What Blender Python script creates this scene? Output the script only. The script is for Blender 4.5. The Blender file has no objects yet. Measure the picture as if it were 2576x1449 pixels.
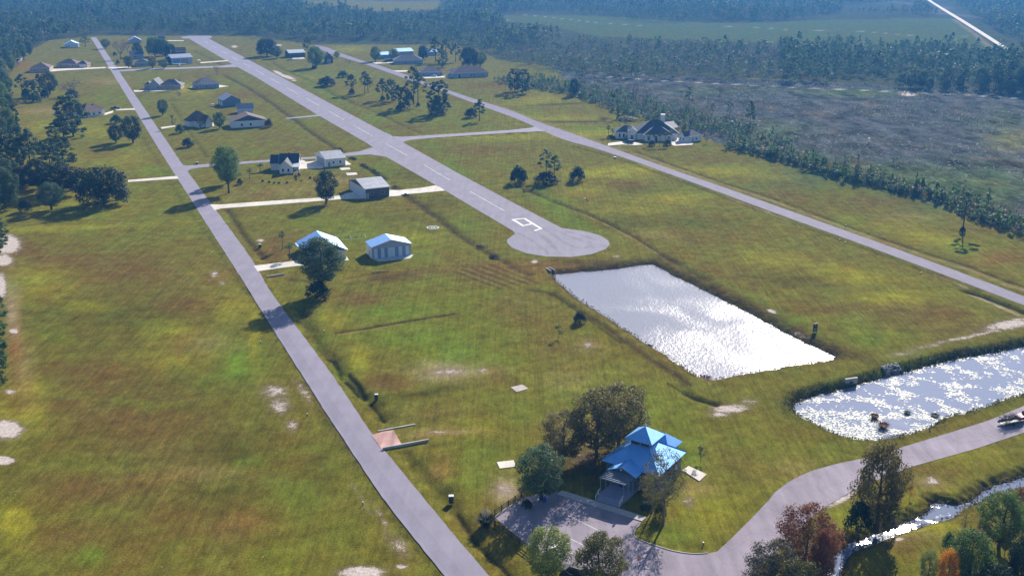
import bpy, math, random
import numpy as np
from mathutils import Vector, Matrix
from mathutils.geometry import tessellate_polygon

R = np.random.default_rng(7)
rnd = random.Random(11)
C = bpy.context.scene.collection
sc = bpy.context.scene

# ------------------------------------------------------------------ survey frame
# The place was measured from the photograph: the drone hangs 100 m up, looking 17.7 degrees down.
# U() turns a measured spot of the survey picture (2576 wide) into ground metres; everything below is built in metres.
FOC, CX, CY, H = 2708.0, 1288.0, 724.5, 100.0
PITCH = math.atan2(864.5, FOC)
cp, sp = math.cos(PITCH), math.sin(PITCH)


def U(x, y, z=0.0):
    u = (x - CX) / FOC
    v = -(y - CY) / FOC
    d = (u, cp + v * sp, -sp + v * cp)
    t = (z - H) / d[2]
    return Vector((d[0] * t, H * 0 + d[1] * t, z))


def PP(X, Y, Z=0.0):
    zc = Y * cp - (Z - H) * sp
    yc = Y * sp + (Z - H) * cp
    return CX + FOC * X / zc, CY - FOC * yc / zc


def height_of(x, yb, yt):
    b = U(x, yb)
    lo, hi = 0.0, 90.0
    for _ in range(40):
        m = (lo + hi) / 2
        if PP(b.x, b.y, m)[1] > yt:
            lo = m
        else:
            hi = m
    return lo


def mpp(x, y):
    b = U(x, y)
    return math.sqrt(b.x ** 2 + b.y ** 2 + H * H) / math.hypot(FOC, math.hypot(x - CX, y - CY)) 


# ------------------------------------------------------------------ materials
MATS = {}


def new_mat(name):
    m = bpy.data.materials.new(name)
    m.use_nodes = True
    nt = m.node_tree
    return m, nt, nt.nodes['Principled BSDF']


def mat(name, col, rough=0.7, metal=0.0, var=0.18, scale=0.8, bump=0.0, stripes=None, spec=None):
    """plain surface with a soft, object-space mottle; stripes=(axis, period, depth) gives ribs (metal roofs, siding)"""
    if name in MATS:
        return MATS[name]
    m, nt, p = new_mat(name)
    N, L = nt.nodes.new, nt.links.new
    tc = N('ShaderNodeTexCoord')
    nz = N('ShaderNodeTexNoise')
    nz.inputs['Scale'].default_value = scale
    nz.inputs['Detail'].default_value = 5
    nz.inputs['Roughness'].default_value = 0.65
    L(tc.outputs['Object'], nz.inputs['Vector'])
    mr = N('ShaderNodeMapRange')
    mr.inputs['From Min'].default_value = 0.3
    mr.inputs['From Max'].default_value = 0.7
    mr.inputs['To Min'].default_value = 1 - var
    mr.inputs['To Max'].default_value = 1 + var
    L(nz.outputs['Fac'], mr.inputs['Value'])
    mx = N('ShaderNodeMix')
    mx.data_type = 'RGBA'
    mx.blend_type = 'MULTIPLY'
    mx.inputs['Factor'].default_value = 1
    mx.inputs['A'].default_value = (*col, 1)
    L(mr.outputs['Result'], mx.inputs['B'])
    L(mx.outputs['Result'], p.inputs['Base Color'])
    p.inputs['Roughness'].default_value = rough
    p.inputs['Metallic'].default_value = metal
    if spec is not None:
        p.inputs['Specular IOR Level'].default_value = spec
    if stripes and stripes[0] == 'SLOPE':   # standing seams that run down whichever slope they are on
        per = stripes[1]
        sn, spn = N('ShaderNodeSeparateXYZ'), N('ShaderNodeSeparateXYZ')
        L(tc.outputs['Normal'], sn.inputs[0])
        L(tc.outputs['Object'], spn.inputs[0])

        def M(op, a, b=None):
            q = N('ShaderNodeMath')
            q.operation = op
            for i_, v in enumerate((a, b)):
                if v is None:
                    continue
                if isinstance(v, (int, float)):
                    q.inputs[i_].default_value = v
                else:
                    L(v, q.inputs[i_])
            return q.outputs[0]
        sel = M('GREATER_THAN', M('ABSOLUTE', sn.outputs['X']), M('ABSOLUTE', sn.outputs['Y']))
        cc = M('ADD', M('MULTIPLY', sel, spn.outputs['Y']), M('MULTIPLY', M('SUBTRACT', 1.0, sel), spn.outputs['X']))
        fr = M('FRACT', M('MULTIPLY', cc, 1 / per))
        ln = M('LESS_THAN', fr, 0.24)
        m3 = N('ShaderNodeMix')
        m3.data_type = 'RGBA'
        m3.blend_type = 'MULTIPLY'
        L(M('MULTIPLY', ln, 0.55), m3.inputs['Factor'])
        L(mx.outputs['Result'], m3.inputs['A'])
        m3.inputs['B'].default_value = (0.45, 0.5, 0.6, 1)
        L(m3.outputs['Result'], p.inputs['Base Color'])
    elif stripes:
        ax, per, dep = stripes
        wv = N('ShaderNodeTexWave')
        wv.wave_type = 'BANDS'
        wv.bands_direction = ax
        wv.inputs['Scale'].default_value = 0.314 / per
        L(tc.outputs['Object'], wv.inputs['Vector'])
        pw = N('ShaderNodeMath')
        pw.operation = 'POWER'
        pw.inputs[1].default_value = 6
        L(wv.outputs['Fac'], pw.inputs[0])
        bp = N('ShaderNodeBump')
        bp.inputs['Strength'].default_value = 0.8
        bp.inputs['Distance'].default_value = dep
        L(pw.outputs[0], bp.inputs['Height'])
        L(bp.outputs['Normal'], p.inputs['Normal'])
    elif bump:
        bp = N('ShaderNodeBump')
        bp.inputs['Strength'].default_value = 0.6
        bp.inputs['Distance'].default_value = bump
        L(nz.outputs['Fac'], bp.inputs['Height'])
        L(bp.outputs['Normal'], p.inputs['Normal'])
    MATS[name] = m
    return m


def leaf_mat(name, a, b, trans=0.35, spec=0.2):
    """leaves: two colours mixed by the leaf's own tint, partly letting the light through"""
    if name in MATS:
        return MATS[name]
    m, nt, p = new_mat(name)
    N, L = nt.nodes.new, nt.links.new
    at = N('ShaderNodeAttribute')
    at.attribute_name = 'Tint'
    mx = N('ShaderNodeMix')
    mx.data_type = 'RGBA'
    mx.inputs['A'].default_value = (*a, 1)
    mx.inputs['B'].default_value = (*b, 1)
    L(at.outputs['Fac'], mx.inputs['Factor'])
    oi = N('ShaderNodeObjectInfo')
    mr = N('ShaderNodeMapRange')
    mr.inputs['To Min'].default_value = 0.78
    mr.inputs['To Max'].default_value = 1.22
    L(oi.outputs['Random'], mr.inputs['Value'])
    m2 = N('ShaderNodeMix')
    m2.data_type = 'RGBA'
    m2.blend_type = 'MULTIPLY'
    m2.inputs['Factor'].default_value = 1
    L(mx.outputs['Result'], m2.inputs['A'])
    L(mr.outputs['Result'], m2.inputs['B'])
    L(m2.outputs['Result'], p.inputs['Base Color'])
    p.inputs['Roughness'].default_value = 0.6
    p.inputs['Specular IOR Level'].default_value = spec
    tr = N('ShaderNodeBsdfTranslucent')
    L(m2.outputs['Result'], tr.inputs['Color'])
    ms = N('ShaderNodeMixShader')
    ms.inputs[0].default_value = trans
    L(p.outputs[0], ms.inputs[1])
    L(tr.outputs[0], ms.inputs[2])
    out = [n for n in nt.nodes if n.type == 'OUTPUT_MATERIAL'][0]
    L(ms.outputs[0], out.inputs['Surface'])
    MATS[name] = m
    return m


LEAF = {
    'pine': ((0.028, 0.057, 0.025), (0.105, 0.155, 0.055), 0.38),
    'dark': ((0.012, 0.026, 0.013), (0.042, 0.07, 0.03), 0.25),
    'green': ((0.045, 0.09, 0.026), (0.165, 0.25, 0.065), 0.45),
    'bluegreen': ((0.034, 0.068, 0.038), (0.12, 0.185, 0.09), 0.4),
    'light': ((0.1, 0.145, 0.03), (0.3, 0.34, 0.11), 0.45),
    'olive': ((0.055, 0.065, 0.02), (0.18, 0.17, 0.05), 0.4),
    'autumn': ((0.07, 0.07, 0.024), (0.27, 0.215, 0.062), 0.42),
    'greygreen': ((0.06, 0.058, 0.04), (0.17, 0.15, 0.1), 0.3),
    'tan': ((0.1, 0.07, 0.045), (0.24, 0.17, 0.11), 0.3),
    'red': ((0.11, 0.046, 0.025), (0.27, 0.105, 0.055), 0.4),
    'orange': ((0.4, 0.2, 0.02), (0.72, 0.32, 0.03), 0.45),
    'yellow': ((0.2, 0.16, 0.03), (0.42, 0.33, 0.06), 0.45),
    'greybare': ((0.075, 0.06, 0.058), (0.18, 0.145, 0.13), 0.15),
}


def LM(k):
    return leaf_mat('leaf_' + k, *LEAF[k])


BARK = mat('bark', (0.07, 0.055, 0.045), 0.9, var=0.4, scale=3)
BARKL = mat('bark_pale', (0.16, 0.135, 0.12), 0.9, var=0.4, scale=3)


# ------------------------------------------------------------------ mesh building
class MB:
    def __init__(s):
        s.v, s.f, s.m = [], [], []

    def add(s, vs, fs, mi=0):
        o = len(s.v)
        s.v += [tuple(v) for v in vs]
        s.f += [tuple(i + o for i in f) for f in fs]
        s.m += [mi] * len(fs)
        return s

    def box(s, x0, x1, y0, y1, z0, z1, mi=0):
        vs = [(x0, y0, z0), (x1, y0, z0), (x1, y1, z0), (x0, y1, z0), (x0, y0, z1), (x1, y0, z1), (x1, y1, z1), (x0, y1, z1)]
        return s.add(vs, [(3, 2, 1, 0), (4, 5, 6, 7), (0, 1, 5, 4), (1, 2, 6, 5), (2, 3, 7, 6), (3, 0, 4, 7)], mi)

    def bevbox(s, x0, x1, y0, y1, z0, z1, b=0.03, mi=0):
        """box whose upper edges are chamfered"""
        vs = []
        for (i, z) in ((0, z0), (0, z1 - b), (b, z1)):
            vs += [(x0 + i, y0 + i, z), (x1 - i, y0 + i, z), (x1 - i, y1 - i, z), (x0 + i, y1 - i, z)]
        fs = [(3, 2, 1, 0), (8, 9, 10, 11)]
        for k in (0, 4):
            for a in range(4):
                c = (a + 1) % 4
                fs.append((k + a, k + c, k + 4 + c, k + 4 + a))
        return s.add(vs, fs, mi)

    def tube(s, pts, rads, n=6, mi=0, cap=True):
        pts = [Vector(p) for p in pts]
        rings = []
        for i, p in enumerate(pts):
            d = (pts[min(i + 1, len(pts) - 1)] - pts[max(i - 1, 0)]).normalized()
            a = d.cross(Vector((0.3, 0.9, 0.2)))
            if a.length < 1e-3:
                a = d.cross(Vector((1, 0, 0)))
            a.normalize()
            b = d.cross(a)
            rings.append([p + (a * math.cos(2 * math.pi * k / n) + b * math.sin(2 * math.pi * k / n)) * rads[i] for k in range(n)])
        vs = [q for r in rings for q in r]
        fs = []
        for i in range(len(pts) - 1):
            for k in range(n):
                fs.append((i * n + k, i * n + (k + 1) % n, (i + 1) * n + (k + 1) % n, (i + 1) * n + k))
        if cap:
            fs.append(tuple(range(n - 1, -1, -1)))
            fs.append(tuple((len(pts) - 1) * n + k for k in range(n)))
        return s.add(vs, fs, mi)

    def prism(s, poly, z0, z1, mi=0, slope=None):
        """vertical prism over a ground polygon of (x,y)"""
        n = len(poly)
        vs = [(p[0], p[1], z0) for p in poly] + [(p[0], p[1], z1) for p in poly]
        tri = tessellate_polygon([[Vector((p[0], p[1], 0)) for p in poly]])
        fs = []
        for t in tri:
            a, b, c = [Vector((poly[i][0], poly[i][1], 0)) for i in t]
            if (b - a).cross(c - a).z < 0:
                t = (t[0], t[2], t[1])
            fs.append(tuple(n + i for i in t))
        area = sum(poly[i][0] * poly[(i + 1) % n][1] - poly[(i + 1) % n][0] * poly[i][1] for i in range(n))
        for i in range(n):
            j = (i + 1) % n
            fs.append((i, j, n + j, n + i) if area > 0 else (j, i, n + i, n + j))
        return s.add(vs, fs, mi)

    def sweep(s, prof, y0, y1, axis='y', mi=0):
        """cross-section (u,z) carried along an axis"""
        n = len(prof)
        if axis == 'y':
            vs = [(u, y0, z) for u, z in prof] + [(u, y1, z) for u, z in prof]
        else:
            vs = [(y0, u, z) for u, z in prof] + [(y1, u, z) for u, z in prof]
        fs = [tuple(range(n)), tuple(range(2 * n - 1, n - 1, -1))]
        for i in range(n):
            j = (i + 1) % n
            fs.append((j, i, n + i, n + j))
        return s.add(vs, fs, mi)

    def mesh(s, name, mats, smooth=False):
        me = bpy.data.meshes.new(name)
        me.from_pydata(s.v, [], s.f)
        for m in (mats if isinstance(mats, (list, tuple)) else [mats]):
            me.materials.append(m)
        me.polygons.foreach_set('material_index', s.m)
        if smooth:
            me.polygons.foreach_set('use_smooth', [True] * len(s.f))
        me.update()
        import bmesh
        bm = bmesh.new()
        bm.from_mesh(me)
        bmesh.ops.recalc_face_normals(bm, faces=bm.faces)
        bm.to_mesh(me)
        bm.free()
        return me

    def build(s, name, mats, parent=None, smooth=False):
        return link(name, s.mesh(name, mats, smooth), parent)


def link(name, me, parent=None):
    o = bpy.data.objects.new(name, me)
    C.objects.link(o)
    if parent is not None:
        o.parent = parent
    return o


def tag(o, label, cat, group=None):
    o['label'] = label
    o['category'] = cat
    if group:
        o['group'] = group
    return o


def thing(name, label, cat, loc, rz=0.0, group=None):
    o = bpy.data.objects.new(name, None)
    o.empty_display_size = 0.5
    C.objects.link(o)
    o.location = loc
    o.rotation_euler = (0, 0, rz)
    return tag(o, label, cat, group)


def struct(o):
    o['kind'] = 'structure'
    return o


def stuff(o, label, cat):
    o['kind'] = 'stuff'
    return tag(o, label, cat)


def copy_tree(o, parent=None):
    c = o.copy()
    C.objects.link(c)
    c.parent = parent
    for ch in list(o.children):
        copy_tree(ch, c)
    return c


def np_mesh(name, V, F, mats, tint=None, col=None, smooth=False):
    """V (n,3); F (m,4) quads"""
    me = bpy.data.meshes.new(name)
    k = F.shape[1]
    me.vertices.add(len(V))
    me.vertices.foreach_set('co', np.ascontiguousarray(V, dtype=np.float32).ravel())
    me.loops.add(F.size)
    me.loops.foreach_set('vertex_index', np.ascontiguousarray(F, dtype=np.int32).ravel())
    me.polygons.add(len(F))
    me.polygons.foreach_set('loop_start', np.arange(0, F.size, k, dtype=np.int32))
    me.polygons.foreach_set('loop_total', np.full(len(F), k, dtype=np.int32))
    if smooth:
        me.polygons.foreach_set('use_smooth', np.ones(len(F), dtype=bool))
    for m in (mats if isinstance(mats, (list, tuple)) else [mats]):
        me.materials.append(m)
    if tint is not None:
        a = me.attributes.new('Tint', 'FLOAT', 'POINT')
        a.data.foreach_set('value', np.ascontiguousarray(tint, dtype=np.float32))
    if col is not None:
        for nm, arr in col.items():
            if arr.ndim == 2:
                a = me.attributes.new(nm, 'FLOAT_COLOR', 'POINT')
                a.data.foreach_set('color', np.ascontiguousarray(arr, dtype=np.float32).ravel())
            else:
                a = me.attributes.new(nm, 'FLOAT', 'POINT')
                a.data.foreach_set('value', np.ascontiguousarray(arr, dtype=np.float32))
    me.update(calc_edges=True)
    me.validate()
    return me


def leaf_quads(Cn, Nn, S, tint, rng, asp=0.6):
    """one irregular leaf spray per centre; Nn = the way it mostly faces"""
    n = len(Cn)
    N = Nn + rng.normal(0, 0.55, (n, 3))
    N /= np.linalg.norm(N, axis=1, keepdims=True) + 1e-9
    T = rng.normal(0, 1, (n, 3))
    T -= (T * N).sum(1, keepdims=True) * N
    T /= np.linalg.norm(T, axis=1, keepdims=True) + 1e-9
    B = np.cross(N, T)
    S = S[:, None]
    a = asp * (0.7 + 0.6 * rng.random((n, 1)))
    V = np.stack([Cn - T * S * 0.5, Cn - B * S * 0.5 * a + T * S * 0.1 * rng.normal(0, 1, (n, 1)),
                  Cn + T * S * 0.5 + N * S * 0.12, Cn + B * S * 0.5 * a], 1).reshape(-1, 3)
    F = np.arange(4 * n).reshape(n, 4)
    return V, F, np.repeat(tint, 4)


def clump_leaves(clumps, per, size, rng, tintbias=0.0, shell=0.55):
    """clumps: (x,y,z,r[,flat]) -> leaf sprays through each clump's volume, denser near its skin"""
    Cs, Ns, Ss, Ts = [], [], [], []
    for c in clumps:
        x, y, z, r = c[:4]
        fl = c[4] if len(c) > 4 else 0.8
        n = max(8, int(per * r * r))
        d = rng.normal(0, 1, (n, 3))
        d /= np.linalg.norm(d, axis=1, keepdims=True)
        rad = r * (shell + (1 - shell) * rng.random((n, 1)) ** 0.6) * (1 + 0.12 * rng.normal(0, 1, (n, 1)))
        p = d * rad * np.array([1, 1, fl]) + np.array([x, y, z])
        Cs.append(p)
        Ns.append(d + np.array([0, 0, 0.35]))
        Ss.append(size * (0.6 + 0.8 * rng.random(n)))
        ct = rng.random() * 0.5
        Ts.append(np.clip(ct + 0.5 * rng.random(n) + tintbias + 0.0 * d[:, 2], 0, 1))
    return leaf_quads(np.concatenate(Cs), np.concatenate(Ns), np.concatenate(Ss), np.concatenate(Ts), rng)


# ------------------------------------------------------------------ tree prototypes (trunk mesh, crown mesh), nominal height and width
PROTO = {}


def limbs_to(mb, clumps, hgt, base_r, lean, rng, n=5, start=0.25):
    for c in clumps:
        z0 = max(start * hgt, min(c[2] - 0.25 * hgt * rng.random() - 0.5, hgt * 0.9))
        t = z0 / hgt
        p0 = Vector((lean[0] * t * t, lean[1] * t * t, z0))
        p1 = Vector((c[0], c[1], c[2]))
        mid = p0.lerp(p1, 0.55) + Vector((0, 0, -0.08 * (p1 - p0).length))
        r0 = base_r * (1 - t) * 0.45 + 0.03
        mb.tube([p0, mid, p1], [r0, r0 * 0.6, r0 * 0.25], n, 0, False)


def proto(kind, leaf, var=0):
    key = (kind, leaf, var)
    if key in PROTO:
        return PROTO[key]
    rng = np.random.default_rng(abs(hash((kind, var))) % 100000 if False else sum(ord(ch) for ch in kind) * 31 + var * 977)
    tb = MB()
    lean = (rng.normal(0, 0.25), rng.normal(0, 0.25))
    if kind in ('pine', 'pine_low', 'pine_open'):
        hh, ww = 18.0, 9.0
        lo = {'pine': 0.42, 'pine_low': 0.12, 'pine_open': 0.5}[kind]
        nb = {'pine': 30, 'pine_low': 58, 'pine_open': 20}[kind]
        tr = 0.26
        cl = []
        for i in range(nb):
            t = lo + (1 - lo) * ((i + 0.5) / nb) ** 0.9
            q = (t - lo) / (1 - lo)
            env = (0.55 + 0.45 * math.sin(math.pi * min(1, q * 0.85 + 0.2))) * (1 - 0.62 * q ** 2.2)
            if kind == 'pine_low':
                env = 0.5 + 0.62 * math.sin(math.pi * (0.12 + 0.8 * q)) ** 0.8 - 0.12 * q
            a = i * 2.4 + rng.normal(0, 0.5)
            rr = ww / 2 * env * (0.3 + 0.7 * math.sqrt(rng.random()))
            cl.append((math.cos(a) * rr + lean[0] * t * t, math.sin(a) * rr + lean[1] * t * t, hh * t - 0.6 + rng.normal(0, 0.5) - 0.12 * rr * (1 - q),
                       0.65 + 0.85 * rng.random() * (1 - 0.3 * q), 0.72))
        cl.append((lean[0], lean[1], hh - 0.9, 0.9, 0.8))
        per = {'pine': 75, 'pine_low': 85, 'pine_open': 60}[kind]
        V, F, T = clump_leaves(cl, per, 0.62, rng, 0, 0.3)
        pts = [(lean[0] * t * t, lean[1] * t * t, hh * t - (0.3 if t == 0 else 0)) for t in (0, 0.15, 0.4, 0.7, 0.97)]
        tb.tube(pts, [tr * 1.25, tr, tr * 0.8, tr * 0.5, 0.05], 7)
        limbs_to(tb, cl[::2], hh, tr, lean, rng, 4, lo * 0.9)
    elif kind == 'young':
        hh, ww = 5.0, 2.4
        cl = []
        for i in range(9):
            q = i / 8
            a = i * 2.4
            rr = (1 - q) * 0.75
            cl.append((math.cos(a) * rr * 0.7, math.sin(a) * rr * 0.7, 0.5 + q * 4.2, 0.3 + 0.45 * (1 - q), 1.1))
        V, F, T = clump_leaves(cl, 110, 0.34, rng, 0, 0.2)
        tb.tube([(0, 0, -0.2), (0, 0, 4.7)], [0.09, 0.02], 5)
    elif kind == 'juniper':
        hh, ww = 10.0, 9.0
        cl = []
        for i in range(46):
            q = (i + 0.5) / 46
            a = i * 2.4 + rng.normal(0, 0.3)
            rr = (1 - q ** 1.3) * 3.5 * (0.6 + 0.4 * rng.random())
            cl.append((math.cos(a) * rr, math.sin(a) * rr, 0.7 + q * 8.4, 0.7 + 0.65 * (1 - q), 1.1))
        V, F, T = clump_leaves(cl, 80, 0.42, rng, 0, 0.45)
        tb.tube([(0, 0, -0.3), (0, 0, 8.5)], [0.35, 0.08], 6)
    elif kind in ('oak', 'round', 'column', 'airy', 'thin'):
        hh, ww, lo, nb, per, cr, ls = {'oak': (12.0, 16.0, 0.1, 64, 62, 1.9, 0.5), 'round': (10.0, 9.0, 0.14, 48, 150, 1.25, 0.3),
                                       'column': (18.0, 10.5, 0.24, 58, 100, 1.5, 0.4), 'airy': (13.0, 10.0, 0.18, 78, 112, 1.2, 0.29), 'thin': (13.0, 10.0, 0.3, 50, 62, 1.1, 0.28)}[kind]
        cl = []
        zc, rz = hh * (lo + 1) / 2, hh * (1 - lo) / 2
        for i in range(nb):
            zt = 1 - 2 * (i + 0.5) / nb
            a = i * 2.39996 + rng.normal(0, 0.25)
            rr = math.sqrt(max(0, 1 - zt * zt)) ** (0.7 if kind == 'oak' else 0.85)
            k = 0.55 + 0.36 * rng.random() + 0.1 * math.sin(a * 3 + zt * 4)
            if kind == 'oak' and zt < 0:
                rr = 0.95
            r = cr * (0.65 + 0.6 * rng.random())
            cl.append((math.cos(a) * rr * k * (ww / 2 - r * 0.4) * 1.12, math.sin(a) * rr * k * (ww / 2 - r * 0.4) * 1.12,
                       zc + zt * (rz - r * 0.35) * (0.9 + 0.1 * k), r, 0.8))
        V, F, T = clump_leaves(cl, per, ls, rng, 0, 0.35 if kind in ('airy', 'thin') else 0.5)
        tr = 0.34 if kind != 'oak' else 0.5
        if kind in ('airy', 'thin'):
            tr = 0.24
        top = hh * 0.8
        tb.tube([(lean[0] * t * t, lean[1] * t * t, top * t - (0.3 if t == 0 else 0)) for t in (0, 0.2, 0.5, 1)],
                [tr * 1.3, tr, tr * 0.75, 0.06], 7)
        limbs_to(tb, cl[::2] if kind not in ('airy', 'thin') else cl, top, tr, lean, rng, 4, lo * 0.8)
    elif kind == 'bush':
        hh, ww = 3.0, 5.0
        cl = []
        for i in range(26):
            a = i * 2.4
            q = (i + 0.5) / 26
            rr = 1.9 * math.sqrt(q) * (0.85 + 0.25 * rng.random())
            cl.append((math.cos(a) * rr, math.sin(a) * rr, 0.45 + 1.75 * (1 - q ** 1.6) * rng.uniform(0.75, 1.1), 0.5 + 0.35 * rng.random(), 0.9))
        V, F, T = clump_leaves(cl, 170, 0.3, rng, 0, 0.4)
        for k in range(5):
            a = k * 1.3
            tb.tube([(0.1 * math.cos(a), 0.1 * math.sin(a), -0.2), (0.8 * math.cos(a), 0.8 * math.sin(a), 1.5)], [0.06, 0.02], 4, 0, False)
    elif kind == 'bare':
        hh, ww = 9.0, 8.0
        tips = []
        tb.tube([(0, 0, -0.2), (0.05, 0, 2.2)], [0.22, 0.17], 6)
        for k in range(9):
            a = k * 2.4 + rng.normal(0, 0.3)
            sp_ = 1.4 + 2.3 * rng.random()
            z1 = 5.0 + 3.4 * rng.random() - sp_ * 0.4
            p1 = Vector((math.cos(a) * sp_ * 0.55, math.sin(a) * sp_ * 0.55, 2.0 + (z1 - 2) * 0.55))
            p2 = Vector((math.cos(a) * sp_ * 1.15, math.sin(a) * sp_ * 1.15, z1))
            tb.tube([(0.05, 0, 1.6 + 0.5 * rng.random()), p1, p2], [0.11, 0.07, 0.03], 5, 0, False)
            for j in range(9):
                t = 0.35 + 0.65 * rng.random()
                q0 = p1.lerp(p2, t)
                q1 = q0 + Vector(rng.normal(0, 0.75, 3)) + Vector((0, 0, 0.9))
                tb.tube([q0, q1], [0.035, 0.012], 3, 0, False)
                tips.append((q1.x, q1.y, q1.z, 0.6, 1.0))
        V, F, T = clump_leaves(tips, 38, 0.26, rng, 0, 0.1)
    elif kind == 'palm':
        hh, ww = 7.0, 3.6
        tb.tube([(0, 0, -0.2), (0.05, 0.04, 1.5), (0.1, 0.02, 3.6), (0.06, 0, 5.7)], [0.22, 0.17, 0.16, 0.17], 8)
        Cs, Ns, Ss = [], [], []
        VV = []
        for k in range(34):
            a = k * 2.4
            el = 1.25 - 1.9 * (k / 34)
            ln = 1.15 + 0.35 * rng.random()
            d = Vector((math.cos(a) * math.cos(el), math.sin(a) * math.cos(el), math.sin(el)))
            sd = Vector((-math.sin(a), math.cos(a), 0))
            p0 = Vector((0.06, 0, 5.75))
            # stalk then a fan of pleated leaflets
            pm = p0 + d * ln * 0.55
            for j in range(7):
                f = (j - 3) / 3
                tip = pm + d * ln * (0.8 - 0.25 * abs(f)) + sd * ln * 0.55 * f + Vector((0, 0, -0.25 * ln * (0.3 + abs(f))))
                w = 0.07
                nrm = d.cross(sd)
                mid = pm.lerp(tip, 0.5) + nrm * 0.05
                VV += [tuple(pm), tuple(mid + sd * w + nrm * 0.03), tuple(tip), tuple(mid - sd * w)]
            tb.tube([p0, pm], [0.03, 0.02], 3, 0, False)
        V = np.array(VV)
        F = np.arange(len(V)).reshape(-1, 4)
        T = np.repeat(rng.random(len(F)), 4)
    elif kind == 'sapling':
        hh, ww = 3.5, 2.0
        cl = [(rng.normal(0, 0.5), rng.normal(0, 0.5), 1.3 + 1.9 * rng.random(), 0.22 + 0.16 * rng.random(), 0.9) for _ in range(11)]
        V, F, T = clump_leaves(cl, 260, 0.22, rng, 0, 0.2)
        tb.tube([(0, 0, -0.15), (0.05, 0.03, 3.0)], [0.05, 0.015], 5)
        limbs_to(tb, cl, 3.0, 0.05, (0, 0), rng, 3, 0.3)
    bark = BARKL if kind in ('bare', 'palm', 'airy', 'thin') else BARK
    tm = tb.mesh(kind + '_trunk', bark, True)
    cm = np_mesh(kind + '_crown', V, F, LM(leaf), T)
    PROTO[key] = (tm, cm, hh, ww)
    return PROTO[key]


NAMEOF = {'pine': 'pine_tree', 'pine_low': 'pine_tree', 'pine_open': 'pine_tree', 'young': 'young_pine', 'juniper': 'evergreen_tree', 'oak': 'oak_tree',
          'round': 'leafy_tree', 'column': 'leafy_tree', 'pine_full': 'pine_tree', 'ever': 'evergreen_tree', 'airy': 'leafy_tree', 'thin': 'leafy_tree', 'bush': 'bush', 'bare': 'bare_tree', 'palm': 'palm_tree', 'sapling': 'sapling'}
CATOF = {'pine_tree': 'pine tree', 'young_pine': 'young pine', 'evergreen_tree': 'tree', 'oak_tree': 'tree', 'leafy_tree': 'tree', 'bush': 'bush', 'bare_tree': 'bare tree',
         'palm_tree': 'palm tree', 'sapling': 'sapling'}


def plant(kind, leaf, pos, hgt, wid, label, group=None, var=0, rz=None, z=0.0):
    tm, cm, hh, ww = proto({'pine_full': 'column', 'ever': 'round'}.get(kind, kind), leaf, var)
    nm = NAMEOF[kind]
    t = thing(nm, label, CATOF[nm], (pos[0], pos[1], z), rnd.uniform(0, 6.28) if rz is None else rz, group)
    t.scale = (wid / ww, wid / ww, hgt / hh)
    if kind == 'bush':
        link('stem', tm, t)
        link('foliage', cm, t)
    else:
        link('trunk', tm, t)
        link('crown', cm, t)
    return t


def tree(x, yb, yt, wpx, kind, leaf, label, group=None, var=0):
    """a plant standing at survey spot (x,yb), reaching up to survey row yt, wpx wide"""
    b = U(x, yb)
    h = height_of(x, yb, yt)
    return plant(kind, leaf, b, max(h, 0.6), max(wpx * mpp(x, yb), 0.6), label, group, var)
# ------------------------------------------------------------------ outlines measured from the photograph
def poly(pts, z=0.0):
    return [U(x, y, z) for x, y in pts]


def smooth_poly(P, n=1):
    """one corner-cutting pass keeps traced outlines from looking faceted"""
    for _ in range(n):
        Q = []
        for i in range(len(P)):
            a, b = P[i], P[(i + 1) % len(P)]
            Q += [a.lerp(b, 0.25), a.lerp(b, 0.75)]
        P = Q
    return P


WZ1, WZ2, WZ3 = -1.1, -1.6, -1.2
POND1 = poly([(1388, 690), (1430, 688), (1500, 682), (1560, 676), (1610, 668), (1640, 666), (1665, 677), (1690, 691), (1752, 722), (1850, 770), (1932, 815),
              (2000, 850), (2070, 884), (2102, 898), (2096, 906), (2070, 912), (2000, 920), (1932, 932), (1870, 942), (1825, 950), (1780, 959), (1755, 948),
              (1713, 922), (1663, 887), (1610, 855), (1553, 817), (1503, 785), (1458, 757), (1415, 722)], WZ1)
POND2 = poly([(1991, 1024), (2010, 1010), (2050, 997), (2100, 985), (2150, 970), (2210, 953), (2300, 930), (2400, 905), (2500, 888), (2576, 872), (2700, 846), (2860, 818),
              (2880, 900), (2720, 950), (2576, 993), (2507, 1015), (2432, 1042), (2400, 1046), (2365, 1058), (2347, 1073), (2302, 1091), (2232, 1108), (2182, 1115), (2144, 1110),
              (2107, 1099), (2082, 1086), (2052, 1070), (2007, 1047)], WZ2)
CREEK = poly([(3300, 985), (2860, 1118), (2700, 1166), (2576, 1201), (2507, 1221), (2469, 1236), (2440, 1266), (2407, 1273), (2377, 1265), (2346, 1265), (2340, 1286), (2290, 1311), (2237, 1332), (2182, 1353),
              (2144, 1363), (2114, 1383), (2094, 1401), (2084, 1428), (2080, 1455), (2072, 1530), (2050, 1640), (2090, 1640), (2105, 1530), (2114, 1450), (2124, 1411), (2149, 1388),
              (2182, 1373), (2264, 1343), (2332, 1323), (2407, 1298), (2444, 1271), (2494, 1246), (2576, 1224), (2700, 1190), (2860, 1142), (3300, 1010)], WZ3)


def jitter(P, amp, seg, rng):
    """natural shoreline: subdivide and wobble"""
    out = []
    n = len(P)
    for i in range(n):
        a, b = P[i], P[(i + 1) % n]
        k = max(1, int((b - a).length / seg))
        for j in range(k):
            q = a.lerp(b, j / k)
            out.append(Vector((q.x + rng.normal(0, amp), q.y + rng.normal(0, amp), q.z)))
    return out


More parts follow.
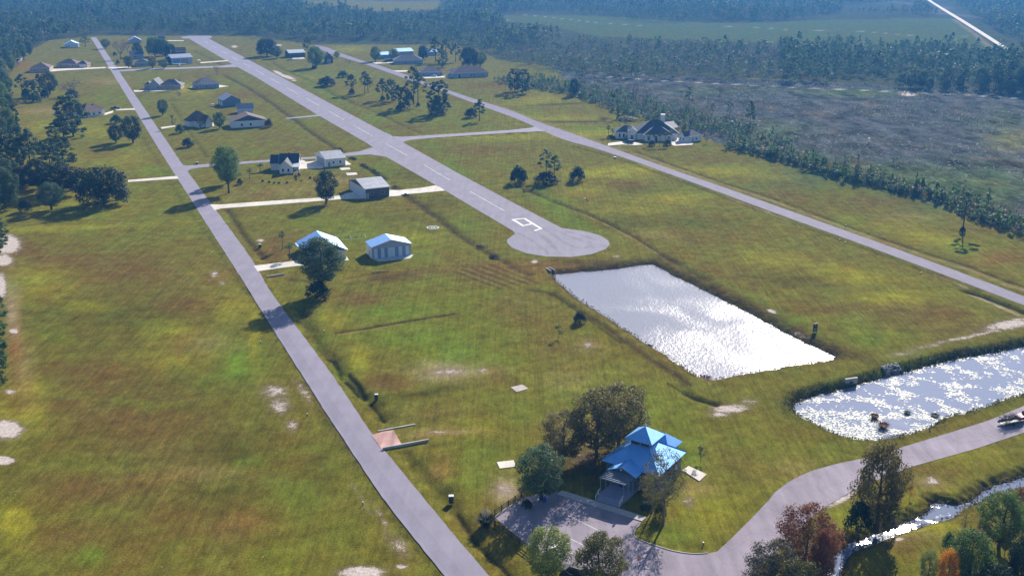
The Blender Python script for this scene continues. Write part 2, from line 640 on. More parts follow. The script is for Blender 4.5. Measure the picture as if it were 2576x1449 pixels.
rj = np.random.default_rng(3)
POND1 = jitter(POND1, 0.22, 2.2, rj)
POND2 = jitter(smooth_poly(POND2), 0.2, 1.5, rj)
CREEK = jitter(smooth_poly(CREEK), 0.16, 1.0, rj)

# ------------------------------------------------------------------ ground colours (albedo) seen in the lawn
COL = {
    'o': (0.145, 0.131, 0.025), 'G': (0.115, 0.17, 0.02), 'g': (0.13, 0.15, 0.018), 'y': (0.235, 0.22, 0.026), 'b': (0.135, 0.088, 0.03), 'd': (0.07, 0.068, 0.015),
    't': (0.26, 0.19, 0.085), 'p': (0.42, 0.32, 0.27), 'w': (0.72, 0.68, 0.66), 'r': (0.21, 0.105, 0.04), 'k': (0.03, 0.031, 0.012),
    'm': (0.078, 0.08, 0.088), 'n': (0.08, 0.105, 0.042), 'f': (0.06, 0.068, 0.042), 'D': (0.06, 0.04, 0.022),
}
# patches: x, y, half-width, half-height (survey), colour, strength, lean
PATCH = [
    (330, 1020, 420, 330, 'd', .32), (420, 1330, 380, 160, 'b', .3), (1200, 800, 240, 130, 'g', .3),
    (700, 330, 230, 60, 'g', .55), (1000, 800, 260, 110, 'g', .45), (1150, 290, 260, 60, 'g', .5), (280, 290, 150, 80, 'g', .35), (900, 580, 180, 40, 'g', .4), (1500, 1080, 260, 90, 'g', .35),
    (330, 560, 120, 40, 'G', .5), (200, 520, 160, 25, 'y', .35), (110, 705, 90, 45, 'y', .7), (100, 645, 130, 22, 'b', .7), (330, 680, 210, 45, 'b', .7), (430, 830, 60, 26, 'y', .6), (230, 775, 60, 15, 'y', .8),
    (300, 790, 220, 30, 'd', .45), (595, 905, 62, 50, 'G', 1.3), (420, 905, 90, 25, 'y', .6), (520, 865, 70, 26, 't', .35), (240, 940, 140, 50, 'b', .6), (70, 980, 45, 22, 'y', .8), (60, 1040, 70, 45, 'y', .7),
    (330, 1055, 170, 45, 'b', .7), (230, 1010, 130, 30, 'b', .6), (420, 1140, 180, 50, 'b', .5), (590, 1140, 80, 50, 'd', .6), (230, 1165, 120, 22, 'G', .5), (240, 1230, 170, 34, 'b', .7), (560, 1250, 90, 40, 'd', .5),
    (40, 1320, 45, 48, 'y', 1.0), (230, 1398, 35, 22, 'G', 1.2), (170, 1350, 110, 30, 'b', .6), (560, 1350, 90, 50, 'b', .6), (620, 1310, 50, 30, 'r', .4), (520, 1190, 160, 18, 't', .3), (760, 1260, 70, 70, 'G', .5),
    (700, 1400, 90, 60, 'g', .8), (880, 1340, 60, 60, 'G', .5), (800, 1180, 60, 60, 'd', .4), (470, 760, 110, 30, 'b', .5), (540, 690, 70, 25, 'r', .3), (580, 770, 50, 40, 'y', .5),
    (130, 575, 180, 7, 'y', .6, -.03), (420, 560, 180, 6, 'y', .35, -.05), (420, 500, 60, 30, 'g', .6), (460, 640, 60, 60, 'o', .4), (640, 830, 16, 90, 'y', .6, .0),
    (40, 880, 14, 80, 'r', .7), (30, 780, 18, 60, 'p', .35), (55, 625, 40, 20, 'b', .8), (60, 940, 25, 70, 't', .5),
    # lots between the access road and the pond
    (1000, 780, 100, 24, 'G', .9), (1170, 760, 60, 30, 'g', .6), (910, 752, 65, 15, 'b', .9), (1010, 850, 140, 24, 'G', .8), (1150, 890, 90, 50, 'G', .75), (905, 905, 24, 42, 'y', .8, .45), (840, 805, 30, 22, 'y', .6),
    (960, 965, 70, 20, 'b', .8), (1125, 935, 70, 20, 'p', .45), (1240, 935, 40, 12, 't', .5), (1060, 990, 130, 10, 'd', .7, -.16), (960, 1000, 40, 12, 'G', .6), (1100, 1050, 100, 30, 'b', .5), (1200, 1070, 70, 24, 'y', .35),
    (1110, 1088, 90, 8, 't', .8, -.05), (1220, 1135, 70, 34, 'G', .9), (1110, 1185, 34, 34, 'r', .5), (1180, 1220, 50, 30, 'G', .5), (1130, 1240, 30, 20, 'd', .5), (1272, 1232, 28, 24, 'p', .85), (1330, 1030, 110, 40, 'G', .35),
    (1400, 880, 60, 40, 'b', .5), (1330, 810, 80, 34, 'b', .45), (1430, 960, 60, 30, 't', .35), (1250, 830, 90, 30, 'g', .5), (1300, 900, 60, 24, 'g', .5), (1480, 870, 28, 14, 't', .6), (1500, 1000, 80, 40, 'G', .45),
    (1410, 1085, 40, 30, 't', .55), (1640, 1040, 70, 50, 'G', .5), (1710, 1140, 80, 40, 'G', .8), (1690, 1060, 80, 30, 'g', .6), (1850, 1150, 70, 40, 'b', .4), (1790, 1280, 60, 40, 'y', .7), (1820, 1250, 70, 30, 'G', .5),
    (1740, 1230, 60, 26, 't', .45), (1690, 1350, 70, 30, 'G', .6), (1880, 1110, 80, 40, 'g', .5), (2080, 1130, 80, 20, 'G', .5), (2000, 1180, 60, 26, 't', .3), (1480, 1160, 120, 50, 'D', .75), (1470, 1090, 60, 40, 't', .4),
    (1390, 670, 160, 14, 'r', .55), (1500, 662, 120, 10, 'D', .55), (1330, 700, 40, 26, 'r', .35), (1220, 690, 80, 30, 'b', .6), (1300, 760, 60, 30, 'b', .4), (1060, 640, 60, 30, 'G', .45), (900, 700, 60, 12, 'y', .4), (1060, 690, 120, 9, 'b', .7, -.13),
    (960, 700, 70, 12, 'D', .5, -.1), (690, 640, 40, 22, 'b', .7), (800, 560, 130, 22, 'g', .9), (880, 590, 120, 20, 'G', .5), (700, 600, 60, 20, 'b', .4), (720, 480, 120, 12, 't', .35, -.08), (640, 490, 70, 10, 'b', .4), (1000, 545, 60, 12, 'd', .4),
    (960, 430, 40, 18, 'G', .9), (880, 440, 50, 14, 'b', .5), (840, 455, 80, 10, 't', .35), (1040, 440, 50, 14, 'd', .5), (1180, 560, 40, 20, 'G', .8), (1100, 510, 40, 18, 'd', .4), (1040, 600, 60, 15, 'y', .5), (1140, 640, 60, 15, 'o', .5),
    (760, 375, 60, 9, 'b', .6), (600, 350, 120, 14, 'o', .5), (700, 345, 70, 14, 'b', .4), (520, 390, 60, 12, 'b', .4), (600, 385, 90, 10, 'G', .4), (880, 330, 60, 12, 'b', .5), (620, 240, 70, 8, 'b', .6), (660, 320, 60, 14, 'o', .4),
    (480, 225, 40, 12, 'y', .9), (500, 190, 60, 9, 'b', .4), (400, 185, 60, 7, 'g', .6), (580, 205, 40, 9, 'g', .6), (780, 275, 70, 9, 'b', .6), (440, 260, 60, 10, 'g', .5),
    (140, 320, 90, 16, 'y', .6), (110, 280, 60, 10, 't', .5), (260, 330, 50, 16, 'y', .5), (290, 245, 50, 12, 'G', .5), (270, 205, 50, 9, 't', .5), (100, 200, 30, 14, 'r', .4), (330, 400, 60, 30, 'y', .4), (380, 430, 50, 12, 'G', .8), (60, 165, 25, 16, 'r', .5),
    (250, 390, 60, 10, 'b', .4), (170, 400, 70, 14, 'y', .4), (390, 140, 22, 5, 't', .9), (480, 120, 60, 5, 'y', .3), (560, 110, 60, 6, 'b', .3),
    # between the runway and the other road
    (1090, 370, 34, 14, 'G', 1.0, .55), (1150, 430, 34, 16, 'G', .9, .55), (1400, 525, 75, 24, 'G', 1.1, .5), (1440, 560, 40, 14, 'G', 1.0, .3), (940, 300, 40, 12, 'G', .9, .55), (840, 245, 40, 10, 'G', 1., .55), (800, 222, 40, 8, 'G', .8, .5), (760, 195, 50, 7, 'y', .3),
    (820, 185, 90, 10, 'G', .6), (1000, 320, 60, 8, 'b', .5), (950, 260, 60, 8, 'b', .5), (1080, 310, 70, 10, 'g', .5), (1260, 345, 150, 8, 'y', .6), (1480, 335, 90, 10, 'y', .8), (1180, 380, 80, 10, 'b', .5), (1290, 375, 60, 8, 'b', .35),
    (1520, 435, 90, 12, 'y', 1.0), (1620, 425, 80, 10, 'y', .8), (1560, 465, 70, 12, 'b', .6), (1480, 480, 70, 12, 'y', .6), (1600, 480, 70, 10, 'd', .5), (1700, 500, 80, 14, 'y', .7), (1730, 470, 50, 12, 'G', .5), (1600, 530, 110, 14, 'y', .35),
    (1560, 560, 80, 16, 'd', .4), (1750, 560, 100, 18, 'd', .4), (1780, 600, 70, 18, 'b', .5), (1980, 655, 80, 14, 'y', .9), (1900, 640, 40, 12, 'y', .5), (2110, 690, 130, 16, 'y', 1.0, .1), (2000, 700, 100, 20, 'd', .5), (1850, 700, 90, 24, 'b', .35),
    (2140, 775, 150, 20, 'b', .7), (2060, 745, 90, 14, 'o', .5), (2250, 750, 90, 18, 'y', .8), (2190, 850, 60, 22, 'G', 1.1), (2150, 800, 40, 20, 'G', .4), (2330, 790, 100, 24, 'b', .6), (2400, 830, 110, 20, 'b', .5), (2280, 840, 70, 14, 'g', .4), (2030, 650, 80, 12, 'b', .4),
    (1360, 480, 40, 10, 'd', .5), (1650, 590, 60, 10, 't', .3), (1480, 600, 40, 12, 'g', .4),
    # beyond the other road
    (1350, 250, 60, 12, 'y', .6), (1400, 300, 110, 12, 'y', .7), (1340, 285, 50, 6, 'G', .4), (1480, 325, 50, 8, 'G', .9), (1290, 235, 50, 9, 'b', .5), (1230, 215, 60, 8, 'b', .7), (1280, 265, 60, 7, 'y', .4), (1880, 430, 120, 12, 'y', 1.0), (1780, 400, 80, 10, 'b', .5),
    (1980, 445, 90, 9, 'y', .7), (2060, 480, 18, 36, 'G', .5), (2000, 490, 80, 14, 'b', .5), (2200, 510, 120, 16, 'b', .6), (2220, 560, 100, 12, 'y', .35), (2160, 555, 50, 12, 'G', .6), (2350, 600, 90, 18, 'y', .8, .2), (2440, 620, 60, 18, 'G', .5), (2510, 650, 60, 20, 'r', .4),
    (2470, 570, 80, 18, 'b', .4), (2300, 545, 70, 10, 't', .4), (1720, 385, 60, 8, 'o', .5), (880, 125, 40, 7, 'y', .6), (1400, 175, 60, 5, 'n', .6), (1520, 300, 14, 4, 'D', .8), (1440, 307, 120, 3, 'D', .7), (1400, 263, 90, 2, 'D', .6, -.05),
    # bottom right
    (2300, 1180, 90, 24, 'b', .5), (2450, 1150, 100, 20, 'y', .35), (2200, 1300, 60, 30, 'G', .6), (2120, 1310, 50, 30, 'y', .4), (2330, 1215, 60, 16, 't', .4), (2400, 1250, 50, 14, 'y', .6), (2250, 1360, 60, 16, 't', .7), (2300, 1340, 60, 10, 't', .8), (2180, 1420, 40, 30, 'y', .8),
    (2260, 1430, 80, 26, 'G', .8), (2340, 1320, 60, 16, 'y', .9), (2500, 1180, 60, 20, 'g', .5), (2300, 1270, 40, 16, 'y', .5), (2570, 1250, 50, 20, 'r', .6), (2130, 1240, 60, 16, 't', .35),
    # marsh and far fields
    (2150, 235, 120, 9, 'n', .9), (2330, 300, 160, 24, 'm', .5), (2540, 350, 60, 34, 'y', .35), (2500, 300, 60, 30, 'n', .5), (2100, 430, 160, 30, 'n', .7), (2350, 450, 160, 30, 'n', .7), (2500, 470, 90, 40, 'n', .7), (1950, 330, 90, 24, 'n', .5), (1800, 230, 120, 10, 'n', .5), (2300, 90, 160, 8, 'n', .5),
    (2150, 445, 200, 30, 'n', .6), (2420, 500, 160, 40, 'n', .7), (2250, 390, 120, 18, 'm', .6), (2450, 290, 50, 30, 'm', .6),
]
# bare sand: x, y, half-width, half-height, strength, lean
SAND = [
    (14, 615, 34, 22, 1.3), (8, 655, 24, 14, 1.1), (4, 720, 14, 34, .9), (35, 833, 13, 8, .9), (25, 985, 16, 8, .7), (14, 1080, 36, 20, 1.4), (8, 1158, 24, 10, 1.3), (690, 985, 40, 22, .6), (705, 1020, 30, 24, .62), (732, 1070, 20, 16, .6), (765, 985, 16, 40, .5, .4),
    (912, 1440, 52, 16, 1.1), (1010, 1425, 18, 7, .7), (1125, 935, 52, 12, .58), (1210, 930, 24, 8, .5), (1272, 1232, 24, 18, .6), (1835, 1028, 52, 12, .8, -.05), (1810, 1042, 30, 8, .7), (1885, 1010, 26, 10, .55), (2440, 846, 120, 6, .62, -.2), (2540, 816, 70, 14, .8, -.15), (2330, 872, 80, 7, .5, -.2), (2270, 890, 50, 8, .5, -.15),
    (1942, 783, 11, 4, 1.2, .3), (2010, 838, 20, 5, .6, .4), (700, 184, 14, 4, 1., .4), (722, 194, 22, 4, 1.1, .3), (740, 203, 8, 2, .9), (655, 605, 12, 4, .8), (540, 690, 14, 10, .6), (560, 712, 14, 8, .5), (1110, 1086, 50, 3, .6), (2340, 1210, 24, 14, .6), (2120, 1255, 40, 10, .8, -.5),
    (1735, 1262, 18, 16, .5), (910, 1255, 8, 60, .42, .45), (1000, 1370, 30, 40, .5, .5), (960, 1300, 12, 40, .45, .5), (1470, 1150, 60, 30, .35), (1345, 658, 10, 5, .8), (1550, 645, 14, 3, .7), (590, 118, 10, 4, .8), (700, 115, 10, 2, 1.2), (1900, 268, 0.1, .1, .1),
    (2285, 238, 24, 5, .95), (1560, 120, .1, .1, .1), (1480, 868, 16, 10, .55), (2260, 1355, 14, 6, .8), (1010, 145, 24, 3, .7), (50, 150, 6, 8, 1.0),
]
# lines: points, half-width m, colour, strength, ditch depth m, sand strength
LINES = [
    ([(751, 775), (779, 825), (811, 880), (844, 915), (874, 947), (901, 990), (931, 1007), (964, 1052)], 1.7, 'd', .8, .55, 0),
    ([(820, 900), (838, 905), (850, 925), (858, 950)], .55, 'k', 1.3, .4, 0), ([(876, 940), (900, 965), (918, 1000)], .55, 'k', 1.3, .4, 0), ([(870, 958), (890, 975), (902, 993)], .5, 'k', 1.2, .4, 0),
    ([(930, 1010), (950, 1035), (968, 1060)], .35, 'k', 1, .3, 0),
    ([(1024, 1141), (1069, 1206), (1106, 1236), (1140, 1275), (1174, 1326), (1206, 1373), (1256, 1418), (1284, 1448), (1310, 1490)], 1.5, 'd', .55, .5, 0),
    ([(1150, 1290), (1178, 1332), (1206, 1373), (1256, 1418), (1284, 1448)], .4, 'k', 1, .3, .15),
    ([(570, 528), (590, 555), (612, 592), (640, 625), (660, 650)], 1.3, 'D', .7, .5, 0),
    ([(909, 415), (940, 432), (969, 452)], 1.2, 'k', 1, .7, 0), ([(994, 470), (1019, 490), (1050, 512), (1089, 540), (1129, 570), (1181, 610), (1206, 621)], 1.8, 'D', .75, .5, 0),
    ([(1206, 621), (1244, 647), (1290, 672), (1330, 690)], 1.5, 'D', .6, .4, 0),
    ([(563, 190), (620, 220), (644, 235), (690, 265), (711, 282), (741, 301), (769, 325), (826, 362), (860, 384)], 1.6, 'D', .8, .5, 0),
    ([(490, 130), (540, 155), (563, 168)], 1.4, 'D', .5, .4, 0),
    ([(1288, 462), (1388, 505), (1468, 535), (1525, 560), (1588, 592), (1650, 632), (1725, 675), (1780, 705)], 1.3, 'D', .75, .45, 0),
    ([(1470, 538), (1530, 566), (1592, 598), (1655, 637)], .35, 't', .9, 0, .35),
    ([(1660, 640), (1740, 690), (1850, 745), (1960, 800), (2060, 855), (2180, 905)], 3.2, 'D', .5, 0, 0), ([(1720, 668), (1840, 722), (1960, 782), (2080, 850)], 1.6, 'G', .35, 0, 0),
    ([(684, 160), (744, 190), (799, 212), (844, 242), (951, 285), (1019, 320), (1059, 335)], 1.5, 'd', .6, .4, 0),
    ([(1040, 348), (1150, 345), (1288, 337), (1352, 333)], .8, 'k', .8, .4, 0), ([(1390, 337), (1440, 358)], .6, 'k', .8, .3, 0),
    ([(1358, 306), (1440, 335), (1520, 362), (1600, 388), (1688, 420), (1800, 460), (1932, 502), (2019, 535), (2182, 595), (2332, 647), (2432, 677), (2532, 717), (2640, 750)], 1.0, 't', .8, 0, .42),
    ([(1232, 255), (1300, 282), (1358, 304)], .8, 't', .6, 0, .3),
    ([(1600, 382), (1688, 414), (1800, 453), (1932, 495), (2019, 527), (2182, 587), (2332, 638), (2432, 668), (2532, 707), (2640, 740)], .8, 'D', .9, .35, 0),
    ([(1440, 368), (1563, 402), (1763, 474), (1932, 538), (2182, 628), (2462, 733)], 1.2, 'd', .7, .2, 0), ([(1838, 500), (1932, 535), (1990, 558)], .5, 't', .9, 0, .5), ([(2350, 690), (2432, 722)], .5, 't', .9, 0, .5),
    ([(2432, 732), (2482, 747), (2519, 762), (2576, 784), (2660, 815)], 1.3, 'k', 1.1, .7, 0), ([(2440, 740), (2500, 765), (2560, 792)], .6, 'p', .9, 0, .6),
    ([(1333, 730), (1388, 737), (1450, 775), (1513, 815), (1575, 860), (1638, 905), (1713, 950), (1733, 968)], 1.3, 'D', .9, 0, .08), ([(1345, 722), (1400, 748), (1470, 796), (1560, 862)], .3, 'k', .8, 0, 0),
    ([(845, 838), (920, 826), (1000, 812), (1075, 800), (1140, 790)], .8, 'D', 1.1, .15, .1), ([(850, 842), (930, 830), (1010, 816)], .3, 't', .9, 0, 0),
    ([(860, 705), (920, 692), (1000, 684), (1080, 676)], 1.1, 'b', .9, 0, 0), ([(720, 703), (760, 706), (800, 712)], 1.4, 'D', .6, .2, 0),
    *[([(1140 + 11 * k, 682 - 2.2 * k), (1205 + 11 * k, 707 - 2.2 * k), (1262 + 11 * k, 727 - 2.0 * k)], .42, 'Dt'[k % 2], (.85, .3)[k % 2], (.12, 0)[k % 2], 0) for k in range(9)],
    ([(1725, 990), (1760, 1005), (1800, 1016)], 1.0, 'k', 1.2, .6, 0), ([(1680, 965), (1725, 992)], .3, 'k', .9, 0, 0),
    ([(620, 724), (700, 840), (800, 1000), (870, 1105), (950, 1235), (1040, 1360), (1110, 1449)], 1.3, 'd', .55, .1, 0), ([(760, 960), (800, 1025), (850, 1100), (900, 1180)], .9, 'k', .35, 0, .2),
    ([(330, 300), (440, 480), (560, 650), (620, 740)], 1.2, 'd', .35, .1, 0),
    ([(520, 395), (480, 340), (455, 300), (430, 260)], 1.2, 'd', .4, .25, 0), ([(640, 640), (700, 740), (760, 835)], .9, 'y', .35, 0, 0),
    ([(1300, 36), (1380, 44), (1500, 58), (1620, 66), (1780, 66), (1900, 70), (1990, 76), (2170, 80), (2290, 90), (2430, 92)], 2.0, 'w', .25, 0, .33),
    ([(1480, 190), (1560, 196), (1720, 207), (1900, 216), (2020, 222), (2180, 228), (2260, 232), (2440, 240), (2600, 250)], 1.2, 'w', .6, 0, .52),
    ([(2400, 50), (2450, 85), (2480, 110), (2510, 130)], 3, 'p', .4, 0, .3), ([(0, 210), (25, 175), (60, 150)], 3, 'D', .6, 0, 0),
    ([(160, 0), (400, 8)], 5, 'm', .4, 0, 0),
    ([(845, 0), (1100, 6)], 22, 'm', .9, 0, .36), ([(2250, 6), (2380, 20), (2340, 32), (2480, 46)], 22, 'm', .9, 0, .36),
]
MARSH = [(1380, 158), (1500, 184), (1640, 190), (2000, 204), (2300, 218), (2640, 234), (2900, 330), (2900, 640), (2576, 590), (2400, 535), (2300, 500), (2100, 440), (1950, 400), (1800, 360), (1700, 310), (1540, 270), (1440, 225)]
FARF = [(1230, 38), (1500, 40), (1800, 60), (1960, 56), (2100, 50), (2390, 46), (2520, 140), (2560, 160), (2200, 125), (1960, 108), (1700, 100), (1500, 92), (1380, 66), (1250, 52)]
WOODG = [(-700, -40), (740, -40), (740, 26), (900, 30), (1100, 26), (1120, -40), (3300, -40), (3300, 240), (2600, 240), (2200, 220), (1960, 200), (1700, 195), (1560, 190), (1400, 170), (1250, 150), (1180, 115), (1000, 112), (780, 112), (640, 92), (225, 92), (130, 100), (30, 150), (0, 190), (-20, 340), (-700, 340)]


def inside(poly_, X, Y):
    """points in polygon, vectorised"""
    r = np.zeros(X.shape, bool)
    n = len(poly_)
    for i in range(n):
        x1, y1 = poly_[i][0], poly_[i][1]
        x2, y2 = poly_[(i + 1) % n][0], poly_[(i + 1) % n][1]
        c = ((y1 > Y) != (y2 > Y))
        with np.errstate(divide='ignore', invalid='ignore'):
            r ^= c & (X < (x2 - x1) * (Y - y1) / (y2 - y1 + 1e-12) + x1)
    return r


def dist_poly(pts, X, Y, closed=False):
    d = np.full(X.shape, 1e9)
    n = len(pts)
    for i in range(n if closed else n - 1):
        ax, ay = pts[i][0], pts[i][1]
        bx, by = pts[(i + 1) % n][0], pts[(i + 1) % n][1]
        vx, vy = bx - ax, by - ay
        L2 = vx * vx + vy * vy + 1e-9
        t = np.clip(((X - ax) * vx + (Y - ay) * vy) / L2, 0, 1)
        d = np.minimum(d, np.hypot(X - ax - t * vx, Y - ay - t * vy))
    return d


# ------------------------------------------------------------------ the ground: one sheet out to the horizon, finer where the land is near
dep = np.concatenate([np.linspace(math.radians(62), math.radians(35), 26, endpoint=False), np.linspace(math.radians(35), math.radians(2.6), 660, endpoint=False),
                      np.linspace(math.radians(2.6), math.radians(0.55), 40)])
rows = H / np.tan(dep)
kc = np.concatenate([np.linspace(-1.6, -0.56, 40, endpoint=False), np.linspace(-0.56, 0.56, 880), np.linspace(0.56, 1.6, 41)[1:]])
slant = np.sqrt(rows ** 2 + H * H)
GX = np.outer(slant, kc)
GY = np.outer(rows, np.ones_like(kc))
nr, nc = GX.shape
X, Y = GX.ravel(), GY.ravel()
SX, SY = PP(X, Y)
Zg = np.zeros_like(X)
Cg = np.tile(np.array(COL['o']), (len(X), 1))
Sg = np.zeros_like(X)
Mg = np.zeros_like(X)
near = Y < 4200


def put(mask_idx, w, col):
    w = np.clip(w, 0, 1)[:, None]
    Cg[mask_idx] = Cg[mask_idx] * (1 - w) + np.array(col) * w


wood = inside(WOODG, SX, SY) | (Y > 2050)
put(np.where(wood)[0], np.ones(wood.sum()), COL['f'])
mar = inside(MARSH, SX, SY)
ii = np.where(mar)[0]
put(ii, np.ones(len(ii)), COL['m'])
Mg[ii] = 1
ii = np.where(inside(FARF, SX, SY))[0]
put(ii, np.ones(len(ii)), COL['n'])
for pt in PATCH:
    x, y, rx, ry, c, s = pt[:6]
    ln = pt[6] if len(pt) > 6 else 0
    ii = np.where((np.abs(SX - x) < rx * 2.6) & (np.abs(SY - y) < ry * 2.6 + abs(ln) * rx * 2.6))[0]
    u, v = (SX[ii] - x) / rx, (SY[ii] - y - ln * (SX[ii] - x)) / ry
    edge = 1 + 0.28 * np.sin(u * 2.3 + x) * np.sin(v * 2.9 + y) + 0.2 * np.sin(u * 5.1 + 1.7 * v + y) * np.sin(v * 4.3 - u + x)
    put(ii, s * (0.72 if c in 'Gg' else 1.25) * np.exp(-(u * u + v * v) * 0.9 * edge), COL[c])
for pt in SAND:
    x, y, rx, ry, s = pt[:5]
    ln = pt[5] if len(pt) > 5 else 0
    if abs(ln) > 0.35 and ry > rx:  # steep streaks lean along the road
        ii = np.where((np.abs(SX - x) < rx * 3 + ry * 2) & (np.abs(SY - y) < ry * 2.6))[0]
        u, v = (SX[ii] - x - (SY[ii] - y) * 0.6) / rx, (SY[ii] - y) / ry
    else:
        ii = np.where((np.abs(SX - x) < rx * 2.6) & (np.abs(SY - y) < ry * 2.6 + abs(ln) * rx * 2.6))[0]
        u, v = (SX[ii] - x) / rx, (SY[ii] - y - ln * (SX[ii] - x)) / ry
    Sg[ii] = np.maximum(Sg[ii], s * np.exp(-(u * u + v * v) * 0.8))
for pts, hw, c, s, dpt, sand in LINES:
    W = [U(x, y) for x, y in pts]
    xs, ys = [w.x for w in W], [w.y for w in W]
    m = hw * 3 + 2
    ii = np.where((X > min(xs) - m) & (X < max(xs) + m) & (Y > min(ys) - m) & (Y < max(ys) + m))[0]
    d = dist_poly(W, X[ii], Y[ii]) + 0.25 * hw * np.sin(X[ii] * 0.9) * np.sin(Y[ii] * 0.7)
    e = np.exp(-(d / hw) ** 2)
    put(ii, s * e, COL[c])
    Zg[ii] -= dpt * np.exp(-(d / (hw * 1.15)) ** 2)
    if sand:
        Sg[ii] = np.maximum(Sg[ii], sand * e)


def basin(P, wz, bank, edgecol, colw, floor=-1.5):
    xs, ys = [p.x for p in P], [p.y for p in P]
    m = bank + 8
    ii = np.where((X > min(xs) - m) & (X < max(xs) + m) & (Y > min(ys) - m) & (Y < max(ys) + m))[0]
    d = dist_poly(P, X[ii], Y[ii], True)
    ins = inside(P, X[ii], Y[ii])
    sd = np.where(ins, -d, d)
    wob = 0.18 * np.sin(X[ii] * 1.7 + np.sin(Y[ii] * 1.1) * 2) * np.sin(Y[ii] * 1.3)
    t = np.clip(sd / bank, 0, 1)
    prof = np.where(sd > 0, wz - 0.02 + (-wz + 0.02) * (t * (1.6 - 0.6 * t)), np.maximum(wz + sd * 0.6, wz + floor))
    prof = np.where((sd > 0.3) & (sd < bank), prof + wob * np.sin(np.pi * t), prof)
    sel = sd < bank
    Zg[ii[sel]] = np.minimum(Zg[ii[sel]], prof[sel])
    w = np.exp(-np.clip(sd - 0.2, 0, None) / colw)
    put(ii, 0.95 * w, COL[edgecol])
    Sg[ii[sd < 0.5]] = 0


basin(POND1, WZ1, 3.4, 'D', 2.2)
basin(POND2, WZ2, 2.7, 'k', 2.6)
basin(CREEK, WZ3, 2.6, 'D', 1.2)
ground_me = np_mesh('ground', np.stack([X, Y, Zg], 1),
                    (lambda a: np.stack([a[:-1, :-1].ravel(), a[:-1, 1:].ravel(), a[1:, 1:].ravel(), a[1:, :-1].ravel()], 1))(np.arange(nr * nc).reshape(nr, nc)),
                    None or [bpy.data.materials.new('ground_cover')], None,
                    {'Col': np.concatenate([Cg, np.ones((len(X), 1))], 1), 'Sand': Sg, 'Marsh': Mg}, True)


